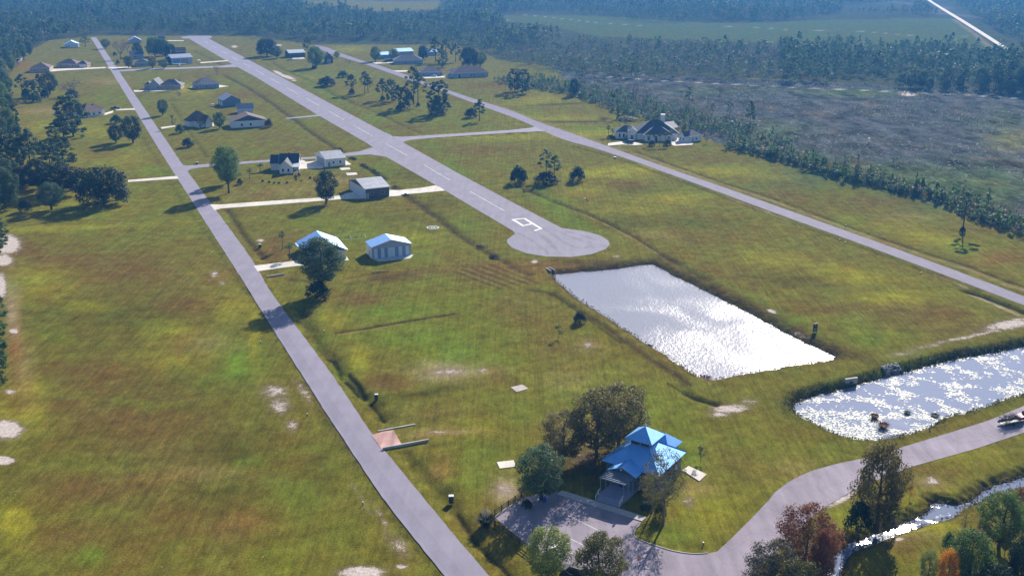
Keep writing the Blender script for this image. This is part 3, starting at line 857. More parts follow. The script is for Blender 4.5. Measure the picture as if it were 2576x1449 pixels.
def ground_material(m):
    m.use_nodes = True
    nt = m.node_tree
    p = nt.nodes['Principled BSDF']
    N, L = nt.nodes.new, nt.links.new
    geo = N('ShaderNodeNewGeometry')

    def mapped(rot, sx, sy):
        mp = N('ShaderNodeMapping')
        mp.inputs['Rotation'].default_value = (0, 0, rot)
        mp.inputs['Scale'].default_value = (sx, sy, 1)
        L(geo.outputs['Position'], mp.inputs['Vector'])
        return mp.outputs['Vector']

    def noise(vec, sc_, det=4, ro=0.6, dist=0.0):
        n = N('ShaderNodeTexNoise')
        n.inputs['Scale'].default_value = sc_
        n.inputs['Detail'].default_value = det
        n.inputs['Roughness'].default_value = ro
        n.inputs['Distortion'].default_value = dist
        L(vec, n.inputs['Vector'])
        return n.outputs['Fac']

    def rng_(v, a, b, c, d, smooth=False):
        r = N('ShaderNodeMapRange')
        if smooth:
            r.interpolation_type = 'SMOOTHSTEP'
        r.inputs['From Min'].default_value = a
        r.inputs['From Max'].default_value = b
        r.inputs['To Min'].default_value = c
        r.inputs['To Max'].default_value = d
        L(v, r.inputs['Value'])
        return r.outputs['Result']

    def mix(f, a, b, mode='MIX', fac=None):
        x = N('ShaderNodeMix')
        x.data_type = 'RGBA'
        x.blend_type = mode
        if f is None:
            x.inputs['Factor'].default_value = fac
        else:
            L(f, x.inputs['Factor'])
        for s, v in (('A', a), ('B', b)):
            if isinstance(v, tuple):
                x.inputs[s].default_value = (*v, 1)
            else:
                L(v, x.inputs[s])
        return x.outputs['Result']

    def math_(op, a, b):
        x = N('ShaderNodeMath')
        x.operation = op
        for i, v in enumerate((a, b)):
            if isinstance(v, (int, float)):
                x.inputs[i].default_value = v
            else:
                L(v, x.inputs[i])
        return x.outputs[0]

    def attr(nm):
        a = N('ShaderNodeAttribute')
        a.attribute_name = nm
        return a

    pos = geo.outputs['Position']
    rot = math.radians(-22.96)
    aC, aS, aM = attr('Col'), attr('Sand'), attr('Marsh')
    col = aC.outputs['Color']
    # broad drifts of drier and greener turf, stretched the way the lots run
    big = noise(mapped(rot, 1.0, 0.6), 0.035, 5, 0.62, 0.6)
    col = mix(rng_(big, 0.5, 0.75, 0, 0.5, True), col, (0.14, 0.085, 0.026))
    big2 = noise(mapped(rot + 0.4, 0.6, 1.0), 0.05, 5, 0.6, 0.4)
    col = mix(math_('MULTIPLY', rng_(big2, 0.54, 0.75, 0, 0.42, True), math_('SUBTRACT', 1.0, aM.outputs['Fac'])), col, (0.12, 0.175, 0.014))
    mid = noise(mapped(rot, 1, 1), 0.22, 5, 0.65)
    col = mix(None, col, mix(rng_(mid, 0.3, 0.7, 0, 1), (0.66, 0.64, 0.6), (1.36, 1.38, 1.3)), 'MULTIPLY', 0.85)
    mot = noise(mapped(rot, 1, 0.7), 0.085, 6, 0.7, 0.3)
    col = mix(None, col, mix(rng_(mot, 0.32, 0.68, 0, 1), (1.0, 0.82, 0.72), (1.0, 1.2, 1.0)), 'MULTIPLY', 0.8)
    # mower lines
    mow = noise(mapped(rot, 1.0, 0.02), 0.9, 3, 0.75)
    col = mix(None, col, mix(rng_(mow, 0.3, 0.7, 0, 1), (0.76, 0.77, 0.76), (1.22, 1.22, 1.18)), 'MULTIPLY', 0.85)
    fine = noise(pos, 2.6, 4, 0.7)
    col = mix(None, col, mix(rng_(fine, 0.33, 0.67, 0, 1), (0.6, 0.62, 0.6), (1.42, 1.38, 1.3)), 'MULTIPLY', 0.8)
    fine2 = noise(mapped(rot, 1.0, 0.35), 1.1, 4, 0.75)
    col = mix(None, col, mix(rng_(fine2, 0.34, 0.66, 0, 1), (0.68, 0.7, 0.68), (1.32, 1.3, 1.3)), 'MULTIPLY', 0.7)
    # marsh: standing dead stems, wet hollows, pale litter
    mz = noise(mapped(0.2, 1, 0.5), 0.08, 6, 0.75)
    mcol = mix(rng_(mz, 0.35, 0.65, 0, 1), (0.3, 0.34, 0.3), (1.6, 1.6, 1.9))
    col = mix(aM.outputs['Fac'], col, mix(None, col, mcol, 'MULTIPLY', 1.0))
    # bare sand breaking through
    sn = math_('ADD', math_('MULTIPLY', noise(pos, 0.5, 8, 0.78), 1.5), math_('MULTIPLY', noise(pos, 4.0, 3, 0.7), 0.6))
    sm = rng_(math_('ADD', aS.outputs['Fac'], math_('SUBTRACT', sn, 1.05)), 0.46, 0.66, 0, 1, True)
    scol = mix(rng_(noise(pos, 1.3, 5, 0.7), 0.3, 0.7, 0, 1), (0.34, 0.27, 0.235), (0.72, 0.64, 0.6))
    halo = rng_(math_('ADD', aS.outputs['Fac'], math_('MULTIPLY', math_('SUBTRACT', sn, 1.05), 0.8)), 0.12, 0.6, 0, 0.75, True)
    col = mix(halo, col, (0.2, 0.15, 0.1))
    col = mix(sm, col, scol)
    # scattered pale shells and litter
    vo = N('ShaderNodeTexVoronoi')
    vo.inputs['Scale'].default_value = 0.5
    L(pos, vo.inputs['Vector'])
    spk = rng_(vo.outputs['Distance'], 0.05, 0.11, 1, 0)
    gate = rng_(noise(pos, 0.11, 4, 0.7), 0.55, 0.68, 0, 0.75)
    col = mix(math_('MULTIPLY', spk, gate), col, (0.5, 0.45, 0.4))
    vo2 = N('ShaderNodeTexVoronoi')  # pale marsh flecks: water glints painted into the ground colour
    vo2.inputs['Scale'].default_value = 0.22
    L(pos, vo2.inputs['Vector'])
    spk2 = math_('MULTIPLY', rng_(vo2.outputs['Distance'], 0.09, 0.2, 1, 0), rng_(noise(pos, 0.05, 4, 0.7), 0.42, 0.56, 0, 1))
    col = mix(math_('MULTIPLY', spk2, math_('MULTIPLY', aM.outputs['Fac'], 0.55)), col, (0.45, 0.44, 0.46))
    L(col, p.inputs['Base Color'])
    p.inputs['Roughness'].default_value = 0.95
    p.inputs['Specular IOR Level'].default_value = 0.0
    bp = N('ShaderNodeBump')
    bp.inputs['Strength'].default_value = 0.55
    bp.inputs['Distance'].default_value = 0.22
    L(math_('ADD', math_('MULTIPLY', fine, 1.0), math_('MULTIPLY', mid, 1.2)), bp.inputs['Height'])
    L(bp.outputs['Normal'], p.inputs['Normal'])


ground_material(ground_me.materials[0])
struct(link('ground', ground_me))


# ------------------------------------------------------------------ roads, runway, drives
def paving(name, base, patch, crack, rough=0.85, along=22.96):
    m, nt, p = new_mat(name)
    N, L = nt.nodes.new, nt.links.new
    geo = N('ShaderNodeNewGeometry')
    mp = N('ShaderNodeMapping')
    mp.inputs['Rotation'].default_value = (0, 0, math.radians(-along))
    mp.inputs['Scale'].default_value = (1, 0.12, 1)
    L(geo.outputs['Position'], mp.inputs['Vector'])
    n1 = N('ShaderNodeTexNoise')
    n1.inputs['Scale'].default_value = 0.55
    n1.inputs['Detail'].default_value = 5
    L(mp.outputs[0], n1.inputs['Vector'])
    n2 = N('ShaderNodeTexNoise')
    n2.inputs['Scale'].default_value = 0.16
    n2.inputs['Detail'].default_value = 6
    L(geo.outputs['Position'], n2.inputs['Vector'])
    n3 = N('ShaderNodeTexNoise')
    n3.inputs['Scale'].default_value = 7
    n3.inputs['Detail'].default_value = 3
    L(geo.outputs['Position'], n3.inputs['Vector'])

    def mr(v, a, b, c, d):
        r = N('ShaderNodeMapRange')
        for k, q in zip(('From Min', 'From Max', 'To Min', 'To Max'), (a, b, c, d)):
            r.inputs[k].default_value = q
        L(v, r.inputs['Value'])
        return r.outputs[0]

    def mul(a, b):
        x = N('ShaderNodeMix')
        x.data_type = 'RGBA'
        x.blend_type = 'MULTIPLY'
        x.inputs['Factor'].default_value = 1
        if isinstance(a, tuple):
            x.inputs['A'].default_value = (*a, 1)
        else:
            L(a, x.inputs['A'])
        L(b, x.inputs['B'])
        return x.outputs['Result']
    c = mul(base, mr(n1.outputs['Fac'], 0.3, 0.7, 1 - patch, 1 + patch))
    c = mul(c, mr(n2.outputs['Fac'], 0.3, 0.7, 1 - patch, 1 + patch))
    c = mul(c, mr(n3.outputs['Fac'], 0.3, 0.7, 0.9, 1.1))
    if crack:
        vo = N('ShaderNodeTexVoronoi')
        vo.feature = 'DISTANCE_TO_EDGE'
        vo.inputs['Scale'].default_value = 0.16
        wob = N('ShaderNodeMix')
        wob.data_type = 'RGBA'
        wob.blend_type = 'LINEAR_LIGHT'
        wob.inputs['Factor'].default_value = 0.6
        L(geo.outputs['Position'], wob.inputs['A'])
        L(n2.outputs['Color'], wob.inputs['B'])
        L(wob.outputs['Result'], vo.inputs['Vector'])
        c = mul(c, mr(vo.outputs['Distance'], 0.004, 0.02, 1 - crack, 1))
    L(c, p.inputs['Base Color'])
    p.inputs['Roughness'].default_value = rough
    p.inputs['Specular IOR Level'].default_value = 0.12
    return m


ASPH = paving('old_asphalt', (0.275, 0.25, 0.315), 0.07, 0.0)
ASPHD = paving('worn_asphalt', (0.2, 0.175, 0.24), 0.08, 0.0)
ASPHR = paving('runway_asphalt', (0.25, 0.228, 0.285), 0.08, 0.0)
LOT = paving('lot_asphalt', (0.28, 0.24, 0.29), 0.14, 0.12, along=-33)
CONC = paving('pale_concrete', (0.66, 0.6, 0.54), 0.1, 0.0)
CONCG = paving('grey_concrete', (0.42, 0.4, 0.38), 0.15, 0.0)
CONCR = paving('reddened_concrete', (0.5, 0.3, 0.27), 0.3, 0.0)


def slab(name, pts, m, z=0.05, th=0.25, world=False):
    P = pts if world else poly(pts)
    return MB().prism([(p.x, p.y) for p in P], z - th, z).build(name, m)


EDGES = {}


def ribbon(name, Lp, Rp, m, z):
    """a road between its two traced edges; ragged shoulder kept slight"""
    def resamp(pts, step=2.0):
        W = [U(*q) for q in pts]
        out = [W[0]]
        for a, b in zip(W, W[1:]):
            k = max(1, int((b - a).length / step))
            out += [a.lerp(b, (j + 1) / k) for j in range(k)]
        A_ = np.array([(p.x, p.y) for p in out])
        k = 8   # ease the traced kinks, as a grader would
        pad = np.concatenate([2 * A_[:1] - A_[k:0:-1], A_, 2 * A_[-1:] - A_[-2:-k - 2:-1]])
        ker = np.hanning(2 * k + 3)[1:-1]
        ker /= ker.sum()
        S_ = np.stack([np.convolve(pad[:, c], ker, 'valid') for c in (0, 1)], 1)
        S_ += rj.normal(0, .05, S_.shape)
        out = [Vector((q[0], q[1], 0)) for q in S_]
        return out
    a, b = resamp(Lp), resamp(Rp)
    EDGES[name] = (a, b)
    return MB().prism([(p.x, p.y) for p in a] + [(p.x, p.y) for p in reversed(b)], z - 0.3, z).build(name, m)


struct(ribbon('access_road', [(228, 95), (310, 229), (391, 362), (435, 432), (530, 580), (622, 724), (644, 760), (735, 905), (852, 1087), (906, 1167), (961, 1251), (1019, 1326), (1081, 1401), (1119, 1448), (1180, 1522)],
              [(242, 95), (330, 225), (424, 362), (460, 416), (505, 477), (537, 520), (606, 614), (644, 667), (674, 725), (734, 807), (799, 892), (859, 975), (931, 1087), (976, 1143), (1044, 1226), (1119, 1318), (1181, 1391), (1230, 1448), (1300, 1530)], ASPH, 0.045))
struct(slab('runway', [(454, 94), (475, 91), (530, 91), (534, 95), (525, 98), (644, 161), (819, 255), (966, 333), (980, 338), (1000, 352), (1019, 362), (1150, 435), (1288, 509), (1413, 574), (1470, 582), (1508, 592), (1530, 605), (1534, 615), (1524, 627), (1488, 640), (1438, 647), (1375, 646), (1325, 638), (1288, 624),
                       (1276, 611), (1275, 604), (1288, 594), (1296, 588), (1290, 581), (1200, 528), (1116, 478), (1040, 434), (969, 394), (925, 362), (794, 287), (644, 195), (585, 163), (475, 98), (462, 98)], ASPHR, 0.055))
struct(ribbon('second_road', [(791, 114), (824, 120), (861, 136), (919, 156), (956, 166), (1024, 190), (1076, 210), (1194, 250), (1288, 279), (1358, 309), (1430, 333), (1505, 360), (1525, 367), (1600, 394), (1688, 426), (1800, 464), (1932, 511), (2182, 600), (2350, 661), (2522, 725), (2576, 746), (2720, 800), (2900, 866), (3300, 1012)],
              [(795, 120), (834, 137), (911, 160), (1021, 199), (1079, 217), (1191, 260), (1288, 295), (1345, 319), (1398, 345), (1448, 362), (1473, 366), (1563, 395), (1650, 426), (1763, 467), (1932, 530), (2182, 620), (2330, 675), (2462, 725), (2576, 768), (2720, 824), (2900, 892), (3300, 1042)], ASPHD, 0.045))
struct(slab('crossing_taxiway', [(990, 343), (1010, 345), (1044, 343), (1144, 337), (1288, 327.5), (1335, 322), (1350, 318), (1362, 314), (1400, 341), (1383, 332.5), (1360, 331), (1288, 334), (1150, 343), (1069, 349), (1030, 353), (1008, 360), (1000, 360)], ASPH, 0.035))
struct(slab('far_taxiway', [(284, 177), (430, 171), (560, 166), (588, 162), (606, 169.5), (560, 170.5), (430, 175), (290, 181)], ASPH, 0.035))
struct(slab('middle_taxiway', [(455, 416), (470, 417), (560, 410), (644, 405), (804, 393.6), (869, 386), (906, 381), (931, 373), (945, 370), (985, 400), (969, 394.5), (931, 389), (894, 391), (804, 398.6), (644, 410), (500, 422.5), (480, 426), (468, 433)], ASPH, 0.035))
struct(slab('runway_path', [(719, 297.5), (794, 290), (810, 287), (816, 295), (804, 292.7), (721, 300)], ASPH, 0.035))
# the lane by the community hall, with the lot opening off it
struct(slab('hall_lane', [(3300, 770), (2720, 968), (2576, 1021), (2489, 1057), (2397, 1086), (2252, 1130), (2182, 1151), (2107, 1166), (2044, 1183.5), (2010, 1198), (1982, 1213.5), (1949, 1238.5), (1934, 1258), (1888, 1306), (1838, 1356), (1805, 1386), (1775, 1416), (1740, 1449), (1680, 1510), (1600, 1600),
                          (1790, 1600), (1850, 1500), (1890, 1449), (1960, 1375), (2049, 1295), (2082, 1271), (2147, 1233), (2220, 1202), (2297, 1173), (2457, 1128), (2552, 1096), (2576, 1088), (2720, 1040), (3300, 846)], LOT, 0.05))
struct(slab('parking_lot', [(1243, 1300), (1272, 1277), (1325, 1249), (1400, 1236), (1422, 1237), (1616, 1311), (1598, 1330), (1594, 1346), (1603, 1356), (1650, 1373), (1700, 1388), (1750, 1394), (1790, 1390), (1806, 1386), (1760, 1440), (1700, 1510), (1480, 1510), (1428, 1440), (1384, 1400), (1336, 1378)], LOT, 0.03))
kb = MB()
isl = smooth_poly(poly([(1616, 1312), (1598, 1331), (1594, 1346), (1603, 1356), (1650, 1373), (1700, 1388), (1750, 1394), (1790, 1390)]))[:-2]
for a, b in zip(isl, isl[1:]):
    d = (b - a).normalized()
    n = Vector((-d.y, d.x, 0)) * 0.09
    kb.add([(*(q.xy), zz) for zz in (-0.1, 0.14) for q in (a - n, b - n, b + n, a + n)], [(4, 5, 6, 7), (0, 1, 5, 4), (1, 2, 6, 5), (2, 3, 7, 6), (3, 0, 4, 7)])
struct(kb.build('kerb', CONCG))
struct(slab('white_sand_road', [(2318, -14), (2348, 6), (2379, 25), (2420, 49), (2470, 80), (2520, 112), (2560, 138), (2640, 190), (2640, 197), (2552, 141), (2508, 113), (2460, 82), (2411, 51), (2372, 27), (2341, 7), (2310, -14)], mat('sand_road', (0.5, 0.44, 0.37), 0.95, scale=0.1), 0.06))
DR = [
    ('driveway', [(322, 453.6), (445, 443.6), (450, 450), (322, 458.6)]),
    ('driveway', [(528, 515), (560, 515), (644, 508.6), (794, 498.6), (861, 492), (870, 487), (894, 483), (921, 500), (869, 501), (794, 507), (644, 518.6), (556, 525), (540, 530)]),
    ('driveway', [(980, 478.6), (1004, 479), (1060, 473), (1096, 467), (1107, 472), (1120, 480), (1060, 486), (1009, 490), (1009, 493), (978, 495)]),
    ('driveway', [(638, 669), (739, 657), (774, 651), (776, 666), (700, 675), (648, 683)]),
    ('driveway', [(743, 413.6), (800, 410), (812, 424), (770, 425), (748, 425.5)]), ('driveway', [(741, 404), (758, 402.5), (768, 406), (766, 412), (745, 412.4), (740, 409)]),
    ('driveway', [(868, 403), (884, 414.5), (868, 416)]), ('driveway', [(872, 646), (878, 655), (867, 656)]),
    ('driveway', [(126, 174.5), (271, 169.3), (273, 172), (170, 177.5), (128, 181)]), ('driveway', [(290, 275.5), (338, 273.5), (340, 277), (292, 278.5)]), ('driveway', [(258, 287), (285, 279), (284, 284), (264, 290)]),
    ('driveway', [(336, 228), (400, 227), (450, 224), (452, 226.5), (400, 230), (338, 231.8)]), ('driveway', [(551, 214.5), (576, 217.5), (551, 221)]), ('driveway', [(478, 220), (492, 220), (490, 223), (480, 223)]),
    ('driveway', [(504, 157.6), (572, 152.5), (574, 154.5), (505, 160)]), ('driveway', [(416, 102.2), (462, 102.6), (462, 104.2), (416, 104.2)]), ('driveway', [(264, 170), (330, 169), (330, 172), (270, 173)]),
    ('driveway', [(404, 321), (440, 316), (441, 319.5), (407, 325)]), ('driveway', [(512, 316), (537, 309), (538, 318), (520, 322)]),
    ('driveway', [(1529, 367), (1530, 361), (1562, 357), (1600, 359), (1618, 364), (1600, 366), (1566, 364)]), ('driveway', [(1684, 362.5), (1692, 349.5), (1708, 347), (1719, 354), (1745, 359.5), (1741, 365), (1697, 367.5)]),
    ('driveway', [(988, 178.5), (1026, 178), (1032, 181), (1000, 181.5)]), ('driveway', [(936, 158.6), (991, 156.2), (992, 158.8), (946, 161.5)]), ('driveway', [(966, 148), (990, 147.2), (990, 149), (966, 150)]), ('driveway', [(1062, 195), (1140, 191), (1142, 194.5), (1070, 198)]),
    ('driveway', [(736, 146), (762, 145), (768, 149), (735, 151)]),
]
for nm, pts in DR:
    struct(slab(nm, pts, CONC if nm == 'driveway' else CONCG, 0.07))

# runway paint: centre dashes and the numeral
PAINT = paving('road_paint', (0.78, 0.76, 0.76), 0.12, 0.25)
pm = MB()


def stroke(a, b, w, z=0.061):
    a, b = Vector(a), Vector(b)
    d = (b - a).normalized()
    n = Vector((-d.y, d.x, 0)) * w / 2
    pm.add([(q.x, q.y, z) for q in (a - n, b - n, b + n, a + n)], [(0, 1, 2, 3)])


for a, b in (((1184, 483), (1270, 531.6)), ((1066, 415), (1133, 454.4)), ((971, 362.4), (1024.7, 392.4)), ((891.5, 317), (937, 342.5)), ((825.7, 279.5), (864.7, 301.7)), ((769.7, 248), (802.7, 266.7)), ((722, 221.7), (750, 237.5)),
             ((680, 197.5), (704.7, 211.7)), ((644, 177), (664, 189)), ((612, 160), (628, 168.5)), ((584, 144), (598, 152)), ((558, 129), (570, 136)), ((534, 116), (545, 122.5)), ((514, 104), (523, 109))):
    stroke(U(*a), U(*b), 0.22)
A_, B_, S_, T_, R1, R2 = (1290.5, 553), (1319, 550), (1361, 575.5), (1346, 580.5), (1316, 568.5), (1341, 563)
for a, b in ((A_, B_), (B_, S_), (S_, T_), (A_, R1), (R1, R2)):
    pa, pb = U(*a), U(*b)
    d = (pb - pa).normalized() * 0.45
    stroke(pa - d, pb + d, 1.1, 0.061 + 0.001 * len(pm.f) * 0.1)
struct(pm.build('runway_markings', PAINT))
pm = MB()
for a, b in (((1430, 1297), (1508, 1335)), ((1425, 1350), (1470, 1372)), ((1380, 1330), (1415, 1348)), ((1460, 1400), (1420, 1385))):
    stroke(U(*a), U(*b), 0.12, 0.034)
struct(pm.build('parking_markings', PAINT))


# worn arcs where aircraft turn, and the older lane of the access road
TYM = paving('tyre_worn_asphalt', (0.215, 0.195, 0.245), 0.15, 0.0)


def band(name, pts, w0, w1, m, z):
    W = [U(*q) for q in pts]
    for _ in range(2):
        Q = [W[0]]
        for a, b in zip(W, W[1:]):
            Q += [a.lerp(b, .25), a.lerp(b, .75)]
        W = Q + [W[-1]]
    Lp, Rp = [], []
    for i, p in enumerate(W):
        d = (W[min(i + 1, len(W) - 1)] - W[max(i - 1, 0)]).normalized()
        n = Vector((-d.y, d.x, 0))
        q = i / (len(W) - 1)
        w = (w0 + (w1 - w0) * q) * (0.25 + 0.75 * math.sin(math.pi * min(1, max(0, q)) ** .8)) * (1 + rj.normal(0, .12)) / 2
        Lp.append(p + n * w)
        Rp.append(p - n * w)
    vs = [(p.x, p.y, z) for p in Lp + Rp]
    k = len(Lp)
    mb = MB().add(vs, [(k + i, k + i + 1, i + 1, i) for i in range(k - 1)])
    return mb


tb = MB()
for j, (pts, w) in enumerate((([(1340, 560), (1390, 590), (1420, 612), (1455, 626), (1500, 622)], 1.4), ([(1330, 570), (1372, 600), (1395, 622), (1410, 640)], 1.8), ([(1395, 578), (1440, 598), (1480, 612), (1515, 612)], 1.1), ([(1420, 582), (1465, 592), (1500, 604)], 1.2),
                               ([(1300, 585), (1340, 606), (1366, 625), (1380, 640)], 1.3), ([(1465, 625), (1490, 616), (1525, 620)], .9))):
    b_ = band('', pts, w, w * 1.3, None, .0585 + .0004 * j)
    tb.add(b_.v, b_.f)
struct(tb.build('tyre_marks', TYM))
ea_, eb_ = EDGES['access_road']
ob = MB()
vs = []
for p in ea_:
    if 150 < p.y < 292:
        q = min(eb_, key=lambda r_: (r_ - p).length)
        vs += [(*p.lerp(q, .1).xy, .05), (*p.lerp(q, .46 + .012 * math.sin(p.y * .35)).xy, .05)]
ob.add(vs, [(2 * i_, 2 * i_ + 1, 2 * i_ + 3, 2 * i_ + 2) for i_ in range(len(vs) // 2 - 1)])
struct(ob.build('older_lane', paving('older_asphalt', (0.252, 0.231, 0.297), .07, 0.0)))

# ------------------------------------------------------------------ water
def water_mat(name, col, rough_lo, rough_hi, bump, scale, patch, stretch=(1, 1), spec=0.5, lo=0.42, hi=0.6, calm=0.12):
    m, nt, p = new_mat(name)
    N, L = nt.nodes.new, nt.links.new
    geo = N('ShaderNodeNewGeometry')
    mp = N('ShaderNodeMapping')
    mp.inputs['Rotation'].default_value = (0, 0, 0.5)
    mp.inputs['Scale'].default_value = (*stretch, 1)
    L(geo.outputs['Position'], mp.inputs['Vector'])
    n1 = N('ShaderNodeTexNoise')
    n1.inputs['Scale'].default_value = scale
    n1.inputs['Detail'].default_value = 5
    n1.inputs['Roughness'].default_value = 0.6
    L(mp.outputs[0], n1.inputs['Vector'])
    n2 = N('ShaderNodeTexNoise')
    n2.inputs['Scale'].default_value = patch
    n2.inputs['Detail'].default_value = 4
    n2.inputs['Distortion'].default_value = 0.8
    L(mp.outputs[0], n2.inputs['Vector'])
    mr = N('ShaderNodeMapRange')
    mr.interpolation_type = 'SMOOTHSTEP'
    for k, q in zip(('From Min', 'From Max', 'To Min', 'To Max'), (lo, hi, rough_lo, rough_hi)):
        mr.inputs[k].default_value = q
    L(n2.outputs['Fac'], mr.inputs['Value'])
    L(mr.outputs[0], p.inputs['Roughness'])
    st = N('ShaderNodeMapRange')
    st.interpolation_type = 'SMOOTHSTEP'
    for k, q in zip(('From Min', 'From Max', 'To Min', 'To Max'), (lo, hi, calm, 1.0)):
        st.inputs[k].default_value = q
    L(n2.outputs['Fac'], st.inputs['Value'])
    bp = N('ShaderNodeBump')
    bp.inputs['Distance'].default_value = bump
    L(st.outputs[0], bp.inputs['Strength'])
    L(n1.outputs['Fac'], bp.inputs['Height'])
    L(bp.outputs['Normal'], p.inputs['Normal'])
    p.inputs['Base Color'].default_value = (*col, 1)
    p.inputs['IOR'].default_value = 1.333
    p.inputs['Specular IOR Level'].default_value = spec
    return m


def water(name, P, z, m):
    vs = [(p.x, p.y, z) for p in P]
    tri = tessellate_polygon([[Vector(v) for v in vs]])
    fs = []
    for t in tri:
        a, b, c = [Vector(vs[i]) for i in t]
        fs.append(tuple(t) if (b - a).cross(c - a).z > 0 else (t[0], t[2], t[1]))
    o = MB().add(vs, fs).build(name, m)
    return struct(o)


def grow(P, d):
    """push an outline outward so the sheet runs under its banks"""
    n = len(P)
    area = sum(P[i].x * P[(i + 1) % n].y - P[(i + 1) % n].x * P[i].y for i in range(n))
    s = 1 if area > 0 else -1
    out = []
    for i in range(n):
        t = (P[(i + 1) % n] - P[i - 1])
        t = Vector((t.x, t.y, 0)).normalized()
        out.append(P[i] + Vector((t.y, -t.x, 0)) * d * s)
    return out


water('pond_water', grow(POND1, 0.25), WZ1, water_mat('pond_water', (0.26, 0.25, 0.3), 0.19, 0.27, 0.16, 1.25, 0.05, (1.0, 0.6), .5, .38, .66, .55))
water('lily_pond_water', grow(POND2, 0.25), WZ2, water_mat('lily_pond_water', (0.21, 0.24, 0.36), 0.015, 0.03, 0.001, 1.5, 0.05))
water('creek_water', grow(CREEK, 0.2), WZ3, water_mat('creek_water', (0.16, 0.19, 0.29), 0.02, 0.1, 0.008, 2.0, 0.35, (1, 1), .5, .52, .64))
# ------------------------------------------------------------------ houses and hangars
WHITE = mat('white_siding', (0.72, 0.72, 0.74), 0.6, var=0.06, stripes=('Z', 0.2, 0.02))
OFFW = mat('cream_siding', (0.62, 0.58, 0.52), 0.7, var=0.08, stripes=('Z', 0.2, 0.02))
WMETAL = mat('white_metal', (0.7, 0.71, 0.74), 0.45, var=0.06, stripes=('X', 0.45, 0.03))
BRICK = mat('brown_brick', (0.2, 0.12, 0.1), 0.85, var=0.25, scale=3)
TANBR = mat('tan_brick', (0.42, 0.31, 0.24), 0.85, var=0.2, scale=3)
GREYW = mat('grey_siding', (0.3, 0.32, 0.37), 0.7, var=0.08, stripes=('Z', 0.2, 0.02))
BLUEW = mat('blue_siding', (0.22, 0.3, 0.42), 0.6, var=0.08, stripes=('X', 0.4, 0.03))
DKBLUE = mat('slate_blue_siding', (0.11, 0.17, 0.25), 0.6, var=0.08, stripes=('X', 0.4, 0.03))
DARKW = mat('dark_timber', (0.09, 0.07, 0.065), 0.85, var=0.2, stripes=('X', 0.3, 0.03))
R_NAVY = mat('navy_shingle', (0.03, 0.042, 0.075), 0.8, var=0.2, scale=1.5, bump=0.03)
R_BROWN = mat('brown_shingle', (0.12, 0.066, 0.05), 0.85, var=0.2, scale=1.5, bump=0.03)
R_PLUM = mat('plum_brown_shingle', (0.125, 0.08, 0.08), 0.85, var=0.18, scale=1.5, bump=0.03)
R_GREY = mat('grey_shingle', (0.13, 0.13, 0.155), 0.85, var=0.18, scale=1.5, bump=0.03)
R_SLATE = mat('slate_shingle', (0.055, 0.065, 0.09), 0.8, var=0.18, scale=1.5, bump=0.03)
R_METAL = mat('grey_metal_roof', (0.42, 0.42, 0.46), 0.5, 0.5, var=0.2, scale=0.5, stripes=('SLOPE', 0.9))
R_BLUE = mat('blue_metal_roof', (0.2, 0.4, 0.68), 0.42, 0.55, var=0.08, scale=0.5, stripes=('X', 0.5, 0.05))
R_PALE = mat('pale_sky_tinted_metal_roof', (0.27, 0.53, 0.97), 0.55, 0.7, var=0.08, scale=0.5, stripes=('SLOPE', 0.8))  # white sheet metal; the sky blue of its shaded slopes is in the colour
R_HALL = mat('sky_tinted_metal_roof', (0.16, 0.5, 1.0), 0.55, 0.58, var=0.14, scale=0.5, stripes=('SLOPE', 0.55))  # also white metal, tinted strongly to paint in its blue shade
TRIM = mat('white_trim', (0.75, 0.75, 0.76), 0.5, var=0.04)
GLASS = mat('window_glass', (0.025, 0.032, 0.045), 0.12, var=0.1)
DOORM = mat('door_paint', (0.26, 0.28, 0.32), 0.5, var=0.05)
STRIPEA = mat('pale_door_panel', (0.55, 0.62, 0.74), 0.5, var=0.05, stripes=('X', 0.3, 0.02))
STRIPEB = mat('blue_door_panel', (0.17, 0.29, 0.47), 0.5, var=0.06, stripes=('X', 0.3, 0.02))
DKMETAL = mat('dark_metal', (0.03, 0.032, 0.036), 0.4, 0.3)
GALV = mat('galvanised', (0.5, 0.52, 0.54), 0.4, 0.7)


for m_ in (R_HALL, R_PALE):      # strong coat added to whiten the sunlit slopes of the tinted sheet
    b_ = m_.node_tree.nodes['Principled BSDF']
    b_.inputs['Coat Weight'].default_value = 0.55
    b_.inputs['Coat Roughness'].default_value = 0.52
    b_.inputs['Coat IOR'].default_value = 2.2


